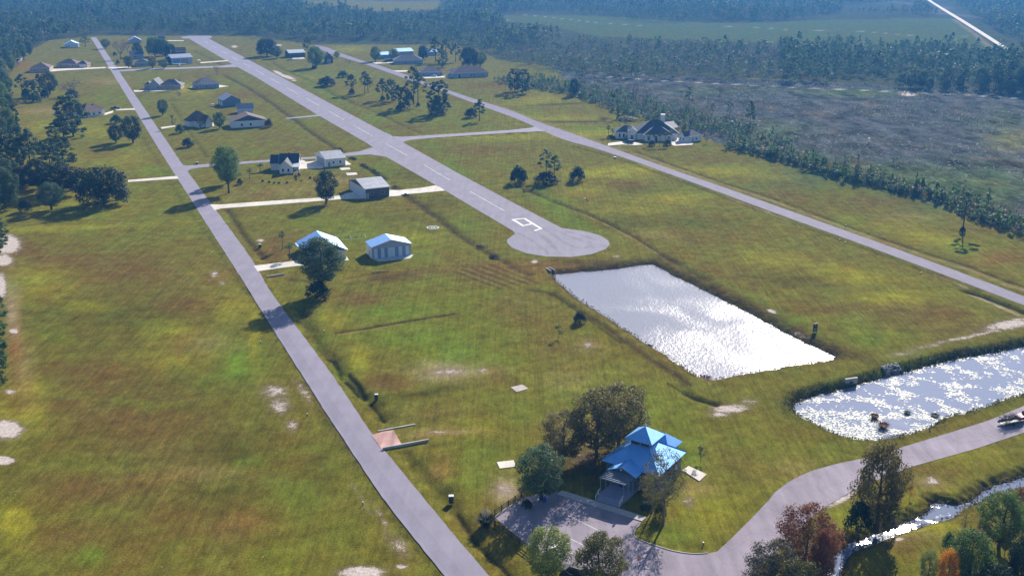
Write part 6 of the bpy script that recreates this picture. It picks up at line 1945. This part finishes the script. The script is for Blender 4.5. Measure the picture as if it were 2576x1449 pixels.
    (1500, 1150, 985, 160, 'airy', 'autumn', 'golden brown tree directly left of the hall'), (1556, 1124, 968, 165, 'airy', 'autumn', 'tallest golden brown tree behind the hall'), (1416, 1166, 1038, 135, 'airy', 'autumn', 'thinner brown tree left of the golden brown pair'), (1362, 1256, 1123, 124, 'round', 'bluegreen', 'round grey green tree at the corner of parking lot'),
    (1668, 1320, 1132, 118, 'thin', 'olive', 'airy two stemmed tree shading the front of the hall'), (1640, 1290, 1186, 80, 'thin', 'autumn', 'low leafy tree leaning beside the hall entrance'), (1623, 1282, 1258, 30, 'bush', 'bluegreen', 'left clipped bush beside the hall steps'), (1660, 1301, 1261, 40, 'bush', 'olive', 'larger clipped bush beside the two stemmed tree'),
    (1374, 1466, 1326, 118, 'round', 'light', 'light green tree over the rail fence'), (1508, 1478, 1346, 132, 'round', 'olive', 'round olive tree hiding the charcoal car'), (1763, 1162, 1120, 26, 'sapling', 'tan', 'bare twiggy sapling right of the hall'), (1325, 1275, 1255, 34, 'bush', 'dark', 'dark low bush inside the lot by the fence'),
    # bottom right by the creek
    (2205, 1332, 1116, 140, 'round', 'autumn', 'tall autumn tree beside the creek and lane bend'), (2162, 1334, 1252, 80, 'bush', 'dark', 'dark brush at the foot of the tall autumn tree'), (2235, 1335, 1286, 44, 'bush', 'greybare', 'grey brush right of the tall autumn trunk'), (2022, 1452, 1274, 158, 'airy', 'red', 'dark red leaved tree beside the hall lane'), (2062, 1490, 1330, 70, 'airy', 'red', 'smaller red tree at the creek bank'),
    (1942, 1520, 1366, 150, 'airy', 'greygreen', 'grey half bare tree in front of the red tree'), (1985, 1545, 1405, 140, 'airy', 'olive', 'olive half bare tree lowest before the red tree'), (2288, 1252, 1220, 20, 'sapling', 'orange', 'tiny orange sapling between lane and creek'),
    (2512, 1380, 1238, 112, 'round', 'green', 'large green tree on the far right creek bank'), (2432, 1480, 1338, 128, 'round', 'green', 'large green tree lowest on the right creek bank'), (2378, 1492, 1384, 58, 'round', 'orange', 'bright orange tree on the creek lawn'), (2332, 1470, 1384, 56, 'airy', 'light', 'pale green young tree beside the orange tree'),
    (2424, 1350, 1277, 46, 'thin', 'yellow', 'thin yellow tree at the creek side'), (2474, 1362, 1316, 38, 'airy', 'red', 'small reddish tree between the two large green trees'), (2527, 1395, 1325, 34, 'airy', 'yellow', 'yellow tinged tree among dark right bank crowns'), (2560, 1500, 1360, 90, 'oak', 'dark', 'deep dark tree in lower right corner'), (2500, 1535, 1430, 120, 'oak', 'dark', 'dark crown below the large green trees'),
    (2568, 1282, 1228, 40, 'airy', 'red', 'rusty shrub at the right edge above the creek'), (2590, 1330, 1250, 60, 'round', 'light', 'yellow green tree cut by the right edge'), (2470, 1540, 1450, 90, 'airy', 'autumn', 'brown brushy tree at the bottom right edge'), (2385, 1380, 1335, 40, 'bush', 'green', 'green bush on the creek lawn left of large trees'),
]
for q in TREES:
    tree(*q, var=(int(q[0] * 7 + q[1]) % 3))
for x, y, w_ in ((661, 458, 8), (677, 460, 8), (690, 462, 7), (702, 463, 7), (722, 462, 8), (745, 453, 7), (758, 456, 5), (780, 450, 8), (744, 447, 9), (752, 443, 9)):
    tree(x, y, y - w_ * .8, w_, 'bush', 'dark', 'little dark shrub in the lawn before the navy roofed house', 'small shrubs before the navy roofed house', var=int(x) % 3)
for x, y, w_ in ((886, 400, 20), (892, 402, 14), (914, 417, 20), (922, 422, 14), (940, 431, 18), (948, 437, 16), (957, 446, 13), (965, 452, 10), (994, 472, 18), (1020, 490, 10), (1207, 622, 22), (1244, 648, 30), (1238, 644, 18)):
    tree(x, y, y - w_ * .28, w_, 'bush', 'dark', 'low dark weeds growing in the runway ditch', 'weed clumps in the runway ditch', var=int(x) % 3)

# left border: conifers standing in a row down the field edge
for i, (x, yb, yt, w_) in enumerate(((16, 232, 178, 24), (22, 258, 200, 26), (8, 275, 205, 30), (27, 292, 236, 26), (12, 315, 245, 34), (24, 345, 270, 34), (6, 372, 292, 40), (-14, 400, 320, 46), (-18, 330, 240, 40), (-16, 280, 210, 36), (4, 216, 172, 22), (28, 222, 196, 14), (-10, 240, 180, 30), (5, 190, 150, 24), (30, 180, 140, 22), (18, 160, 120, 22), (45, 158, 122, 20), (60, 150, 110, 22), (75, 140, 104, 22), (52, 140, 98, 20))):
    tree(x, yb, yt, w_, ('ever', 'pine_low', 'ever')[i % 3], ('bluegreen', 'green', 'green')[i % 3], 'evergreen in the dense belt along the left field border', 'evergreens in the left border belt', var=i % 3)
for i, (x, yb, yt) in enumerate(((-10, 612, 530), (0, 626, 548), (-16, 650, 560), (-6, 842, 735), (-14, 885, 770), (-8, 930, 810), (-24, 905, 780), (-20, 965, 850), (-34, 1000, 880))):
    tree(x, yb, yt, 44 + i * 3, 'pine_low', 'green', 'bright green pine poking in at the left field edge', 'pines at the left picture edge', var=i % 3)

# ------------------------------------------------------------------ woods
rf_ = np.random.default_rng(21)
ZONES = [
    # outline, m2 per tree, kinds (pine, broad, bare), height
    ([(-900, -14), (735, -14), (735, 22), (850, 38), (1000, 44), (1115, 36), (1130, -14), (1245, -14), (1240, 36), (1225, 62), (1300, 88), (1400, 104), (1310, 128), (1240, 140), (1190, 122), (1110, 112), (1010, 114), (965, 103), (900, 106), (800, 104), (640, 95), (565, 86), (245, 86), (235, 92), (150, 98), (118, 112), (60, 128), (40, 140), (-900, 150)], 62, (.55, .35, .1), 13.5),
    ([(1240, 140), (1290, 105), (1400, 106), (1500, 118), (1700, 124), (1960, 132), (1965, 206), (1800, 203), (1600, 198), (1500, 194), (1420, 190), (1330, 168), (1260, 150)], 60, (.22, .28, .5), 10.5),
    ([(1960, 132), (2120, 124), (2300, 132), (2500, 148), (2650, 166), (3100, 210), (3100, 330), (2640, 246), (2540, 238), (2250, 226), (2228, 205), (2120, 198), (2090, 210), (1965, 206)], 55, (.72, .22, .06), 15.5),
    ([(1245, -14), (2250, -14), (2250, 2), (2130, 12), (2110, 34), (2060, 46), (1960, 54), (1800, 56), (1640, 58), (1560, 50), (1420, 33), (1245, 33)], 62, (.55, .3, .15), 13.0),
    ([(2110, 34), (2200, 40), (2310, 40), (2380, 42), (2350, 30), (2310, 14), (2296, 18), (2296, 34), (2200, 36)], 70, (.6, .3, .1), 12.0),
    ([(2372, -14), (2412, 18), (2462, 52), (2520, 84), (2600, 130), (2700, 190), (3100, 260), (3100, -14)], 58, (.6, .3, .1), 13.0),
]
pts_, kinds_, hs_ = [], [], []
for outline, m2, mixk, hh in ZONES:
    Wd_ = [U(x, max(y, -60)) for x, y in outline]
    xs, ys = [w.x for w in Wd_], [w.y for w in Wd_]
    A = (max(xs) - min(xs)) * (max(ys) - min(ys))
    n = int(A / m2)
    p = np.stack([rf_.uniform(min(xs), max(xs), n), rf_.uniform(min(ys), max(ys), n)], 1)
    p = p[inside(Wd_, p[:, 0], p[:, 1])]
    k = rf_.choice(3, len(p), p=mixk)
    # drifts: stands of one age grow together
    s_ = 0.82 + 0.3 * np.sin(p[:, 0] * .021 + 1.3 * np.sin(p[:, 1] * .013)) * np.sin(p[:, 1] * .017)
    h_ = hh * s_ * rf_.normal(1, .3, len(p)).clip(.35, 1.8)
    pts_.append(p)
    kinds_.append(k)
    hs_.append(h_)
# woods on past the top of the picture, thinner
n = 9000
p = np.stack([rf_.uniform(-2600, 2600, n), rf_.uniform(2250, 4600, n)], 1)
pts_.append(p)
kinds_.append(rf_.choice(3, n, p=(.6, .3, .1)))
hs_.append(rf_.normal(15, 3, n).clip(8, 22))
FP, FK, FH = np.concatenate(pts_), np.concatenate(kinds_), np.concatenate(hs_)
# keep out of the white road and houses
keep = np.ones(len(FP), bool)
road = [U(x, y) for x, y in ((2300, -30), (2360, 12), (2420, 56), (2480, 92), (2560, 140), (2640, 190))]
keep &= dist_poly(road, FP[:, 0], FP[:, 1]) > 20
for hx, hy, rr in ((180, 121, 16), (340, 110, 14), (747, 146, 18), (828, 160, 12), (1020, 150, 26), (1080, 141, 18)):
    b = U(hx, hy)
    keep &= np.hypot(FP[:, 0] - b.x, FP[:, 1] - b.y - 6) > rr
FP, FK, FH = FP[keep], FK[keep], FH[keep]
# the nearest ones in view stand as trees of their own
sx, sy = PP(FP[:, 0], FP[:, 1])
vis = (sx > -20) & (sx < 2596) & (sy > 20)
order = np.argsort(np.where(vis, FP[:, 1], 1e9))[:70]
single = np.zeros(len(FP), bool)
single[order] = True
KN = (('pine', 'pine'), ('round', 'bluegreen'), ('bare', 'greybare'))
LABS = ('dark pine at the near edge of the marsh side wood', 'leafy tree at the near edge of the marsh side wood', 'grey bare tree at the near edge of the marsh side wood')
for i in order:
    kd, lf = KN[FK[i]]
    h_ = float(FH[i])
    plant(kd, lf, (FP[i, 0], FP[i, 1]), h_, h_ * (.45, .75, .8)[FK[i]], LABS[FK[i]], ('pines', 'leafy trees', 'bare trees')[FK[i]] + ' edging the marsh wood', int(i) % 3)
FP, FK, FH = FP[~single], FK[~single], FH[~single]


def mass(P, K, Hh, nq, rng, ls=1.0):
    """many distant trees in one mesh: each a crown of leaf sprays over a dark stem"""
    n = len(P)
    q = rng.random((n, nq))
    d = rng.normal(0, 1, (n, nq, 3))
    d /= np.linalg.norm(d, axis=2, keepdims=True)
    h = np.repeat(Hh[:, None], nq, 1)
    ispine = (K == 0)[:, None]
    # pines: clumped, narrowing crown over a bare stem; others: domes
    zp = (0.42 + 0.58 * q) * h
    rp = 0.2 * h * (1 - 0.75 * q ** 1.8) * (0.35 + 0.65 * rng.random((n, nq)))
    ang = rng.random((n, nq)) * 6.283
    Cp = np.stack([np.cos(ang) * rp, np.sin(ang) * rp, zp], 2)
    wob = 1 + 0.22 * np.sin(3 * ang + Hh[:, None])
    Cb = d * np.stack([0.33 * h * wob, 0.33 * h * wob, 0.42 * h], 2) * (0.6 + 0.4 * rng.random((n, nq, 1))) + np.stack([0 * q, 0 * q, 0.56 * h + 0 * q], 2)
    Cc = np.where(ispine[..., None], Cp, Cb)
    Cc[..., 0] += P[:, 0:1]
    Cc[..., 1] += P[:, 1:2]
    Nn = np.where(ispine[..., None], np.stack([np.cos(ang), np.sin(ang), 0.6 + 0 * ang], 2), d + np.array([0, 0, .3]))
    S = ls * np.where(ispine, 0.13 * h, np.where((K == 2)[:, None], 0.1 * h, 0.155 * h)) * (0.6 + 0.8 * rng.random((n, nq)))
    T = np.clip(rng.random((n, 1)) * 0.6 + 0.4 * rng.random((n, nq)), 0, 1)
    V, F, tint = leaf_quads(Cc.reshape(-1, 3), Nn.reshape(-1, 3), S.ravel(), T.ravel(), rng)
    mi = np.repeat(K, nq)
    return V, F, tint, mi


def mass_obj(name, P, K, Hh, nq, mats, rng):
    V, F, T, mi = mass(P, K, Hh, nq, rng)
    me = np_mesh(name, V, F, mats, T)
    me.polygons.foreach_set('material_index', mi.astype(np.int32))
    me.update()
    return link(name, me)


nearm = FP[:, 1] < 2250
V1 = mass(FP[nearm], FK[nearm], FH[nearm], 42, rf_)
V2 = mass(FP[~nearm], FK[~nearm], FH[~nearm], 12, rf_)
V = np.concatenate([V1[0], V2[0]])
F = np.concatenate([V1[1], V2[1] + len(V1[0])])
me = np_mesh('forest', V, F, [leaf_mat('leaf_far_pine', (.026, .052, .024), (.085, .13, .055), .35, .04), leaf_mat('leaf_far_broad', (.04, .065, .03), (.115, .15, .065), .35, .04), leaf_mat('leaf_far_bare', (.075, .07, .07), (.2, .18, .18), .2, .04)], np.concatenate([V1[2], V2[2]]))
me.polygons.foreach_set('material_index', np.concatenate([V1[3], V2[3]]).astype(np.int32))
me.update()
stuff(link('forest', me), 'dense mixed pine and bare hardwood forest covering the far lowland', 'forest')

# ------------------------------------------------------------------ the planted tree line between the lawns and the marsh
EDGE = [U(x, y) for x, y in ((1240, 206), (1330, 222), (1420, 236), (1500, 262), (1545, 284), (1600, 297), (1700, 320), (1770, 342), (1810, 372), (1880, 385), (1950, 402), (2040, 432), (2140, 458), (2230, 480), (2300, 496), (2380, 520), (2440, 548), (2510, 574), (2576, 594), (2700, 640))]
cum = [0]
for a, b in zip(EDGE, EDGE[1:]):
    cum.append(cum[-1] + (b - a).length)


def along(s):
    for i in range(len(EDGE) - 1):
        if s <= cum[i + 1] or i == len(EDGE) - 2:
            t = (s - cum[i]) / (cum[i + 1] - cum[i])
            d = (EDGE[i + 1] - EDGE[i]).normalized()
            return EDGE[i].lerp(EDGE[i + 1], t), Vector((-d.y, d.x, 0))


def shield(p, r=17):
    return (p.x - 90) ** 2 + (p.y - 570) ** 2 > 28 ** 2


for i in range(125):
    s_ = cum[-1] * (1 - ((i + rf_.random()) / 125) ** 1.0 * 0.97)
    p, nv = along(s_)
    off = 1.5 + 15 * rf_.random() ** 1.5
    p = p + nv * off
    if not shield(p) or math.sin(s_ * .11) + .6 * math.sin(s_ * .037) < -.75:
        continue
    hh = rf_.uniform(2.6, 6.0) * (1.7 if rf_.random() < .16 else 1)
    plant('young', ('bluegreen', 'pine', 'green', 'olive', 'bluegreen')[i % 5], p, hh, hh * rf_.uniform(.5, .8), 'young pine in the planted line between right lawn and marsh', 'young pines in the right tree line', i % 3)
n = 2600
S_ = rf_.random(n) * cum[-1]
Pb, Kb, Hb = [], [], []
for i in range(n):
    p, nv = along(S_[i])
    deep = 9 + 26 * (S_[i] < cum[8]) + 8 * rf_.random()
    p = p + nv * (0.4 + deep * rf_.random() ** 1.4) + Vector((rf_.normal(0, 1), rf_.normal(0, 1), 0))
    if shield(p):
        Pb.append((p.x, p.y))
        Kb.append(rf_.choice((1, 1, 1, 1, 2, 3, 0, 0)))
        Hb.append(rf_.uniform(1.2, 4.6) * (1.35 if Kb[-1] == 0 else 1))
V, F, T, mi = mass(np.array(Pb), np.array(Kb), np.array(Hb), 46, rf_, 1.35)
me = np_mesh('undergrowth', V, F, [LM('green'), LM('bluegreen'), LM('greybare'), LM('autumn')], T)
me.polygons.foreach_set('material_index', mi.astype(np.int32))
stuff(link('undergrowth', me), 'tangled brush filling the strip between right lawns and marsh', 'undergrowth')

# ------------------------------------------------------------------ marsh: tussocks, and pale dead stems that also paint in water glints
MW = [U(x, y) for x, y in MARSH]
xs, ys = [w.x for w in MW], [w.y for w in MW]
n = 60000
p = np.stack([rf_.uniform(min(xs), min(max(xs), 700), n), rf_.uniform(min(ys), max(ys), n)], 1)
p = p[inside(MW, p[:, 0], p[:, 1])]
g = np.sin(p[:, 0] * .05 + 2 * np.sin(p[:, 1] * .021)) + np.sin(p[:, 1] * .043 + p[:, 0] * .017) + rf_.normal(0, .8, len(p))
p = p[g > -0.3][:9000]
k = rf_.choice((0, 1, 2, 3), len(p), p=(.08, .42, .36, .14))
hh = rf_.uniform(.4, 1.5, len(p)) * np.where(rf_.random(len(p)) < .05, 2.2, 1)
V, F, T, mi = mass(p, np.where(k == 0, 1, k), hh, 9, rf_, 2.6)
me = np_mesh('marsh_scrub', V, F, [LM('pine'), LM('green'), LM('greybare'), leaf_mat('leaf_pale_stem_glint', (.3, .27, .27), (.62, .58, .6), .2)], T)  # pale stems double as painted glints of standing water
me.polygons.foreach_set('material_index', mi.astype(np.int32))
stuff(link('marsh_scrub', me), 'low grey purple scrub, pale dead stems and painted water glints over the marsh', 'scrub')

# ------------------------------------------------------------------ lily pads on the second pond
pw = np.array([(p.x, p.y) for p in POND2])
n = 60000
p = np.stack([rf_.uniform(pw[:, 0].min(), pw[:, 0].max(), n), rf_.uniform(pw[:, 1].min(), pw[:, 1].max(), n)], 1)
p = p[inside(POND2, p[:, 0], p[:, 1])]
de = dist_poly(POND2, p[:, 0], p[:, 1], True)
c0 = U(2120, 1075, WZ2)
c1 = U(2300, 1055, WZ2)
nn = np.zeros(len(p))
for k in range(64):
    lam = 1.3 * (9.0 ** rf_.random())
    th = rf_.random() * 6.28
    nn += lam ** .55 * np.sin((p[:, 0] * math.cos(th) * .8 + p[:, 1] * math.sin(th) * 1.15) * 6.28 / lam + rf_.random() * 6.28)
nn /= nn.std()
score = .62 * nn + 1.0 * np.exp(-de / 1.1) + 1.5 * np.exp(-((p[:, 0] - c0.x) ** 2 + (p[:, 1] - c0.y) ** 2) / 60) + .6 * np.exp(-((p[:, 0] - c1.x) ** 2 + (p[:, 1] - c1.y) ** 2) / 90) + rf_.normal(0, .3, len(p))
p = p[score > .52][:17000]
n = len(p)
rad = rf_.uniform(.12, .28, n)
a0 = rf_.random(n) * 6.28
aa = a0[:, None] + np.arange(6)[None] * 1.0472
tl = rf_.normal(0, .035, (n, 2))
ox, oy = np.cos(aa) * rad[:, None], np.sin(aa) * rad[:, None] * .85
V = np.stack([p[:, 0:1] + ox, p[:, 1:2] + oy, WZ2 + .035 + .02 * rf_.random((n, 1)) + ox * tl[:, 0:1] + oy * tl[:, 1:2]], 2).reshape(-1, 3)
F = np.arange(6 * n).reshape(n, 6)
padm, ntp, pp_ = new_mat('lily_pad')
pp_.inputs['Base Color'].default_value = (.27, .29, .24, 1)
pp_.inputs['Roughness'].default_value = .55
pp_.inputs['Specular IOR Level'].default_value = .24
stuff(link('lily_pads', np_mesh('lily_pads', V, F, padm)), 'floating lily pads glinting white across the second pond', 'lily pads')

# ------------------------------------------------------------------ ragged grass along the water's edge, and ditch weeds
Pt, Ht, Kt, Zt = [], [], [], []
for P_, wz, dens in ((POND1, WZ1, 2.6), (POND2, WZ2, 3.0), (CREEK, WZ3, 4.0)):
    for a, b in zip(P_, P_[1:] + P_[:1]):
        L_ = (b - a).length
        for _ in range(int(L_ * dens) + 1):
            q = a.lerp(b, rf_.random())
            Pt.append((q.x + rf_.normal(0, .35), q.y + rf_.normal(0, .35)))
            Ht.append(rf_.uniform(.25, .75))
            Kt.append(rf_.choice((1, 1, 2, 3)))
            Zt.append(wz)
nb0 = len(Pt)
xy = np.stack([rf_.uniform(pw[:, 0].min() - 4, pw[:, 0].max() + 4, 14000), rf_.uniform(pw[:, 1].min() - 4, pw[:, 1].max() + 4, 14000)], 1)
dd = dist_poly(POND2, xy[:, 0], xy[:, 1], True)
ok = (~inside(POND2, xy[:, 0], xy[:, 1])) & (dd < 2.7) & (xy[:, 1] > 186 + .28 * xy[:, 0] - 8)
for q, d_ in zip(xy[ok], dd[ok]):
    t_ = d_ / 2.7
    Pt.append(tuple(q))
    Ht.append(rf_.uniform(.3, .9))
    Kt.append(rf_.choice((0, 2, 2, 3)))
    Zt.append(WZ2 * (1 - t_ * (1.6 - .6 * t_)) - .05)
V, F, T, mi = mass(np.array(Pt), np.array(Kt), np.array(Ht), 8, rf_, 3.0)
V[:, 2] += np.repeat(np.array(Zt), 8 * 4)
me = np_mesh('bank_grass', V, F, [LM('pine'), LM('olive'), LM('dark'), LM('greybare')], T)
me.polygons.foreach_set('material_index', mi.astype(np.int32))
stuff(link('bank_grass', me), 'ragged dark grass fringing the ponds and creek', 'grass')


# coarse weeds dotting the mown grass
n = 42000
p = np.stack([rf_.uniform(-190, 210, n), rf_.uniform(150, 430, n)], 1)
sx_, sy_ = PP(p[:, 0], p[:, 1])
g = np.sin(p[:, 0] * .09 + 2 * np.sin(p[:, 1] * .05)) * np.sin(p[:, 1] * .07 + 1.4 * np.sin(p[:, 0] * .06)) + rf_.normal(0, .6, n)
ok = (g > .35) & (sx_ > -40) & (sx_ < 2620) & (sy_ < 1480)
for lft, rgt in ((((622, 724), (735, 905), (852, 1087), (961, 1251), (1119, 1448), (1180, 1522)), ((674, 725), (799, 892), (931, 1087), (1044, 1226), (1230, 1448), (1300, 1530))),):
    ok &= ~inside([U(*q) for q in lft] + [U(*q) for q in reversed(rgt)], p[:, 0], p[:, 1])
gz = np.zeros(n)
for P_, w_ in ((POND1, 4.5), (POND2, 4), (CREEK, 3.5)):
    ok &= (dist_poly(P_, p[:, 0], p[:, 1], True) > w_) & ~inside(P_, p[:, 0], p[:, 1])
for outl in ([(530, 515), (894, 483), (1120, 465), (1125, 490), (870, 505), (540, 532)], [(1000, 352), (1019, 340), (1430, 560), (1545, 600), (1540, 640), (1400, 655), (1260, 630), (1270, 590), (960, 400)], [(1230, 1300), (1330, 1240), (1630, 1310), (1800, 1390), (1900, 1240), (2110, 1150), (2600, 1010), (2620, 1100), (2150, 1250), (1900, 1460), (1700, 1540), (1450, 1540)], [(740, 575), (1050, 575), (1060, 670), (740, 690)], [(930, 1070), (1090, 1060), (1090, 1140), (930, 1140)], [(638, 665), (780, 648), (780, 672), (640, 690)],
             [(1480, 1080), (1760, 1080), (1790, 1240), (1640, 1320), (1480, 1240)], [(1900, 490), (2640, 740), (2640, 800), (1900, 540)]):
    ok &= ~inside([U(*q) for q in outl], p[:, 0], p[:, 1])
p = p[ok][:15000]
k = rf_.choice((0, 1, 2, 3), len(p), p=(.05, .45, .3, .2))
V, F, T, mi = mass(p, np.where(k == 0, 1, k), rf_.uniform(.1, .26, len(p)), 5, rf_, 3.6)
me = np_mesh('lawn_weeds', V, F, [LM('pine'), LM('olive'), LM('green'), LM('tan')], T)
me.polygons.foreach_set('material_index', mi.astype(np.int32))
stuff(link('lawn_weeds', me), 'coarse weeds and tufts dotting the mown lawns', 'weeds')


def blades(name, x, y, wpx, ht, label, leafm, cat, z=0.0, plumes=None, n=260):
    b = U(x, y, z)
    rr = wpx * mpp(x, y) / 2
    t = thing(name, label, cat, b)
    rg_ = np.random.default_rng(int(x))
    VV = []
    for k in range(n):
        a, q = rg_.random() * 6.28, math.sqrt(rg_.random()) * rr * .5
        base = np.array([math.cos(a) * q, math.sin(a) * q, -.1])
        o = np.array([math.cos(a), math.sin(a), 0]) * (rr * .3 + rr * .6 * rg_.random()) + rg_.normal(0, .08, 3)
        hh = ht * rg_.uniform(.55, 1.0)
        m_ = base + o * .35 + np.array([0, 0, hh * .75])
        tip = base + o + np.array([0, 0, hh * rg_.uniform(.65, 1)])
        s_ = np.array([-math.sin(a), math.cos(a), 0]) * .05
        VV += [base, m_ - s_, tip, m_ + s_]
    V = np.array(VV)
    link('foliage', np_mesh('blades', V, np.arange(len(V)).reshape(-1, 4), LM(leafm), np.repeat(rg_.random(n), 4)), t)
    if plumes:
        for k in range(plumes):
            a, q = k * 2.4, rr * .35 * math.sqrt((k + .5) / plumes)
            p0 = Vector((math.cos(a) * q, math.sin(a) * q, ht * .6))
            p1 = p0 + Vector((math.cos(a) * .35, math.sin(a) * .35, ht * .62 + .2 * rg_.random()))
            MB().tube([p0, p0.lerp(p1, .55), p0.lerp(p1, .8), p1], [.015, .05, .09, .02], 6).build('plume', mat('plume', (.62, .52, .38), .9, var=.2), t)
    return t


blades('pampas_grass', 1222, 1322, 52, 2.6, 'tall grass clump with pale plumes at the fence corner', 'dark', 'ornamental grass', plumes=16, n=420)
blades('reed_clump', 2200, 1052, 26, 1.3, 'rust brown reeds in the lily pond, left clump of two', 'red', 'reeds', WZ2)
blades('reed_clump', 2222, 1076, 34, 1.5, 'rust brown reeds in the lily pond, lower and larger clump', 'red', 'reeds', WZ2)
blades('reed_clump', 2282, 1040, 18, .7, 'small green clump standing in the lily pond', 'green', 'reeds', WZ2)
blades('reed_clump', 2352, 1046, 24, .6, 'dark clump by the near bank of the lily pond', 'dark', 'reeds', WZ2)
blades('reed_clump', 1772, 954, 44, .9, 'brown reeds at the near corner of the rectangular pond', 'red', 'reeds', WZ1)
blades('reed_clump', 1632, 872, 22, .6, 'dark reeds halfway along the near side of rectangular pond', 'dark', 'reeds', WZ1)

rk = MB()
for k in range(170):
    u_ = rnd.random()
    q = U(2232 + 37 * u_, 947.5 - 9.5 * u_, WZ2)
    d_ = rnd.uniform(0, 2.6)
    t_ = d_ / 2.7
    q = Vector((q.x + .28 * -d_, q.y + .96 * d_, WZ2 * (1 - t_ * (1.6 - .6 * t_)) + .08))
    r_ = rnd.uniform(.16, .36)
    v8 = [Vector((sx_ * r_ * rnd.uniform(.6, 1.1), sy_ * r_ * rnd.uniform(.6, 1.1), sz_ * r_ * rnd.uniform(.5, .9))) + q for sz_ in (-1, 1) for sx_, sy_ in ((-1, -1), (1, -1), (1, 1), (-1, 1))]
    rk.add(v8, [(3, 2, 1, 0), (4, 5, 6, 7), (0, 1, 5, 4), (1, 2, 6, 5), (2, 3, 7, 6), (3, 0, 4, 7)])
stuff(rk.build('riprap', mat('riprap_stone', (.16, .17, .2), .8, var=.4, scale=2)), 'patch of dark grey rocks on the lily pond bank', 'rocks')
HAZE = 0.000145
EXPO = 0.8
# ------------------------------------------------------------------ camera, sun, sky, haze
cam = bpy.data.cameras.new('camera')
co = bpy.data.objects.new('camera', cam)
C.objects.link(co)
co.location = (0, 0, H)
co.rotation_euler = (math.pi / 2 - PITCH, 0, 0)
cam.sensor_width = 36
cam.sensor_fit = 'HORIZONTAL'
cam.lens = 36 * FOC / 2576
cam.shift_y = -(1449 / 2 - CY) / 2576
cam.clip_end = 40000
sc.camera = co

SUN_EL, SUN_AZ = math.radians(27.5), math.radians(21.5)   # the sun stands ahead and to the right
sun = bpy.data.lights.new('sun', 'SUN')
sun.energy = 5.0
sun.angle = math.radians(0.53)
sun.color = (1.0, 0.93, 0.82)
so = bpy.data.objects.new('sun', sun)
C.objects.link(so)
dirv = Vector((math.sin(SUN_AZ) * math.cos(SUN_EL), math.cos(SUN_AZ) * math.cos(SUN_EL), math.sin(SUN_EL)))
so.rotation_euler = dirv.to_track_quat('Z', 'Y').to_euler()
so.location = (100, 300, 300)
wd = bpy.data.worlds.new('World')
sc.world = wd
wd.use_nodes = True
nt = wd.node_tree
sky = nt.nodes.new('ShaderNodeTexSky')
sky.sky_type = 'NISHITA'
sky.sun_disc = False
sky.sun_elevation = SUN_EL
sky.sun_rotation = SUN_AZ
sky.dust_density = 0.4
sky.ozone_density = 2.0
bg = nt.nodes['Background']
bg.inputs['Strength'].default_value = 0.072
nt.links.new(sky.outputs[0], bg.inputs['Color'])

hz = bpy.data.materials.new('haze_air')
hz.use_nodes = True
n = hz.node_tree
n.nodes.clear()
out = n.nodes.new('ShaderNodeOutputMaterial')
pv = n.nodes.new('ShaderNodeVolumePrincipled')
pv.inputs['Color'].default_value = (0.1, 0.4, 1.0, 1)
pv.inputs['Density'].default_value = HAZE
pv.inputs['Anisotropy'].default_value = 0.3
n.links.new(pv.outputs[0], out.inputs['Volume'])
hb = MB().box(-18000, 18000, -900, 12500, -5, 103).build('haze', hz)
hb['kind'] = 'stuff'
hb['label'] = 'thin blue haze lying over the whole lowland'
hb['category'] = 'haze'

sc.view_settings.view_transform = 'Standard'
sc.view_settings.look = 'None'
sc.view_settings.exposure = EXPO
sc.view_settings.gamma = 1
sc.render.engine = 'CYCLES'
sc.cycles.use_denoising = True
sc.cycles.max_bounces = 6
sc.cycles.volume_bounces = 0
sc.cycles.transparent_max_bounces = 8
sc.cycles.sample_clamp_indirect = 8
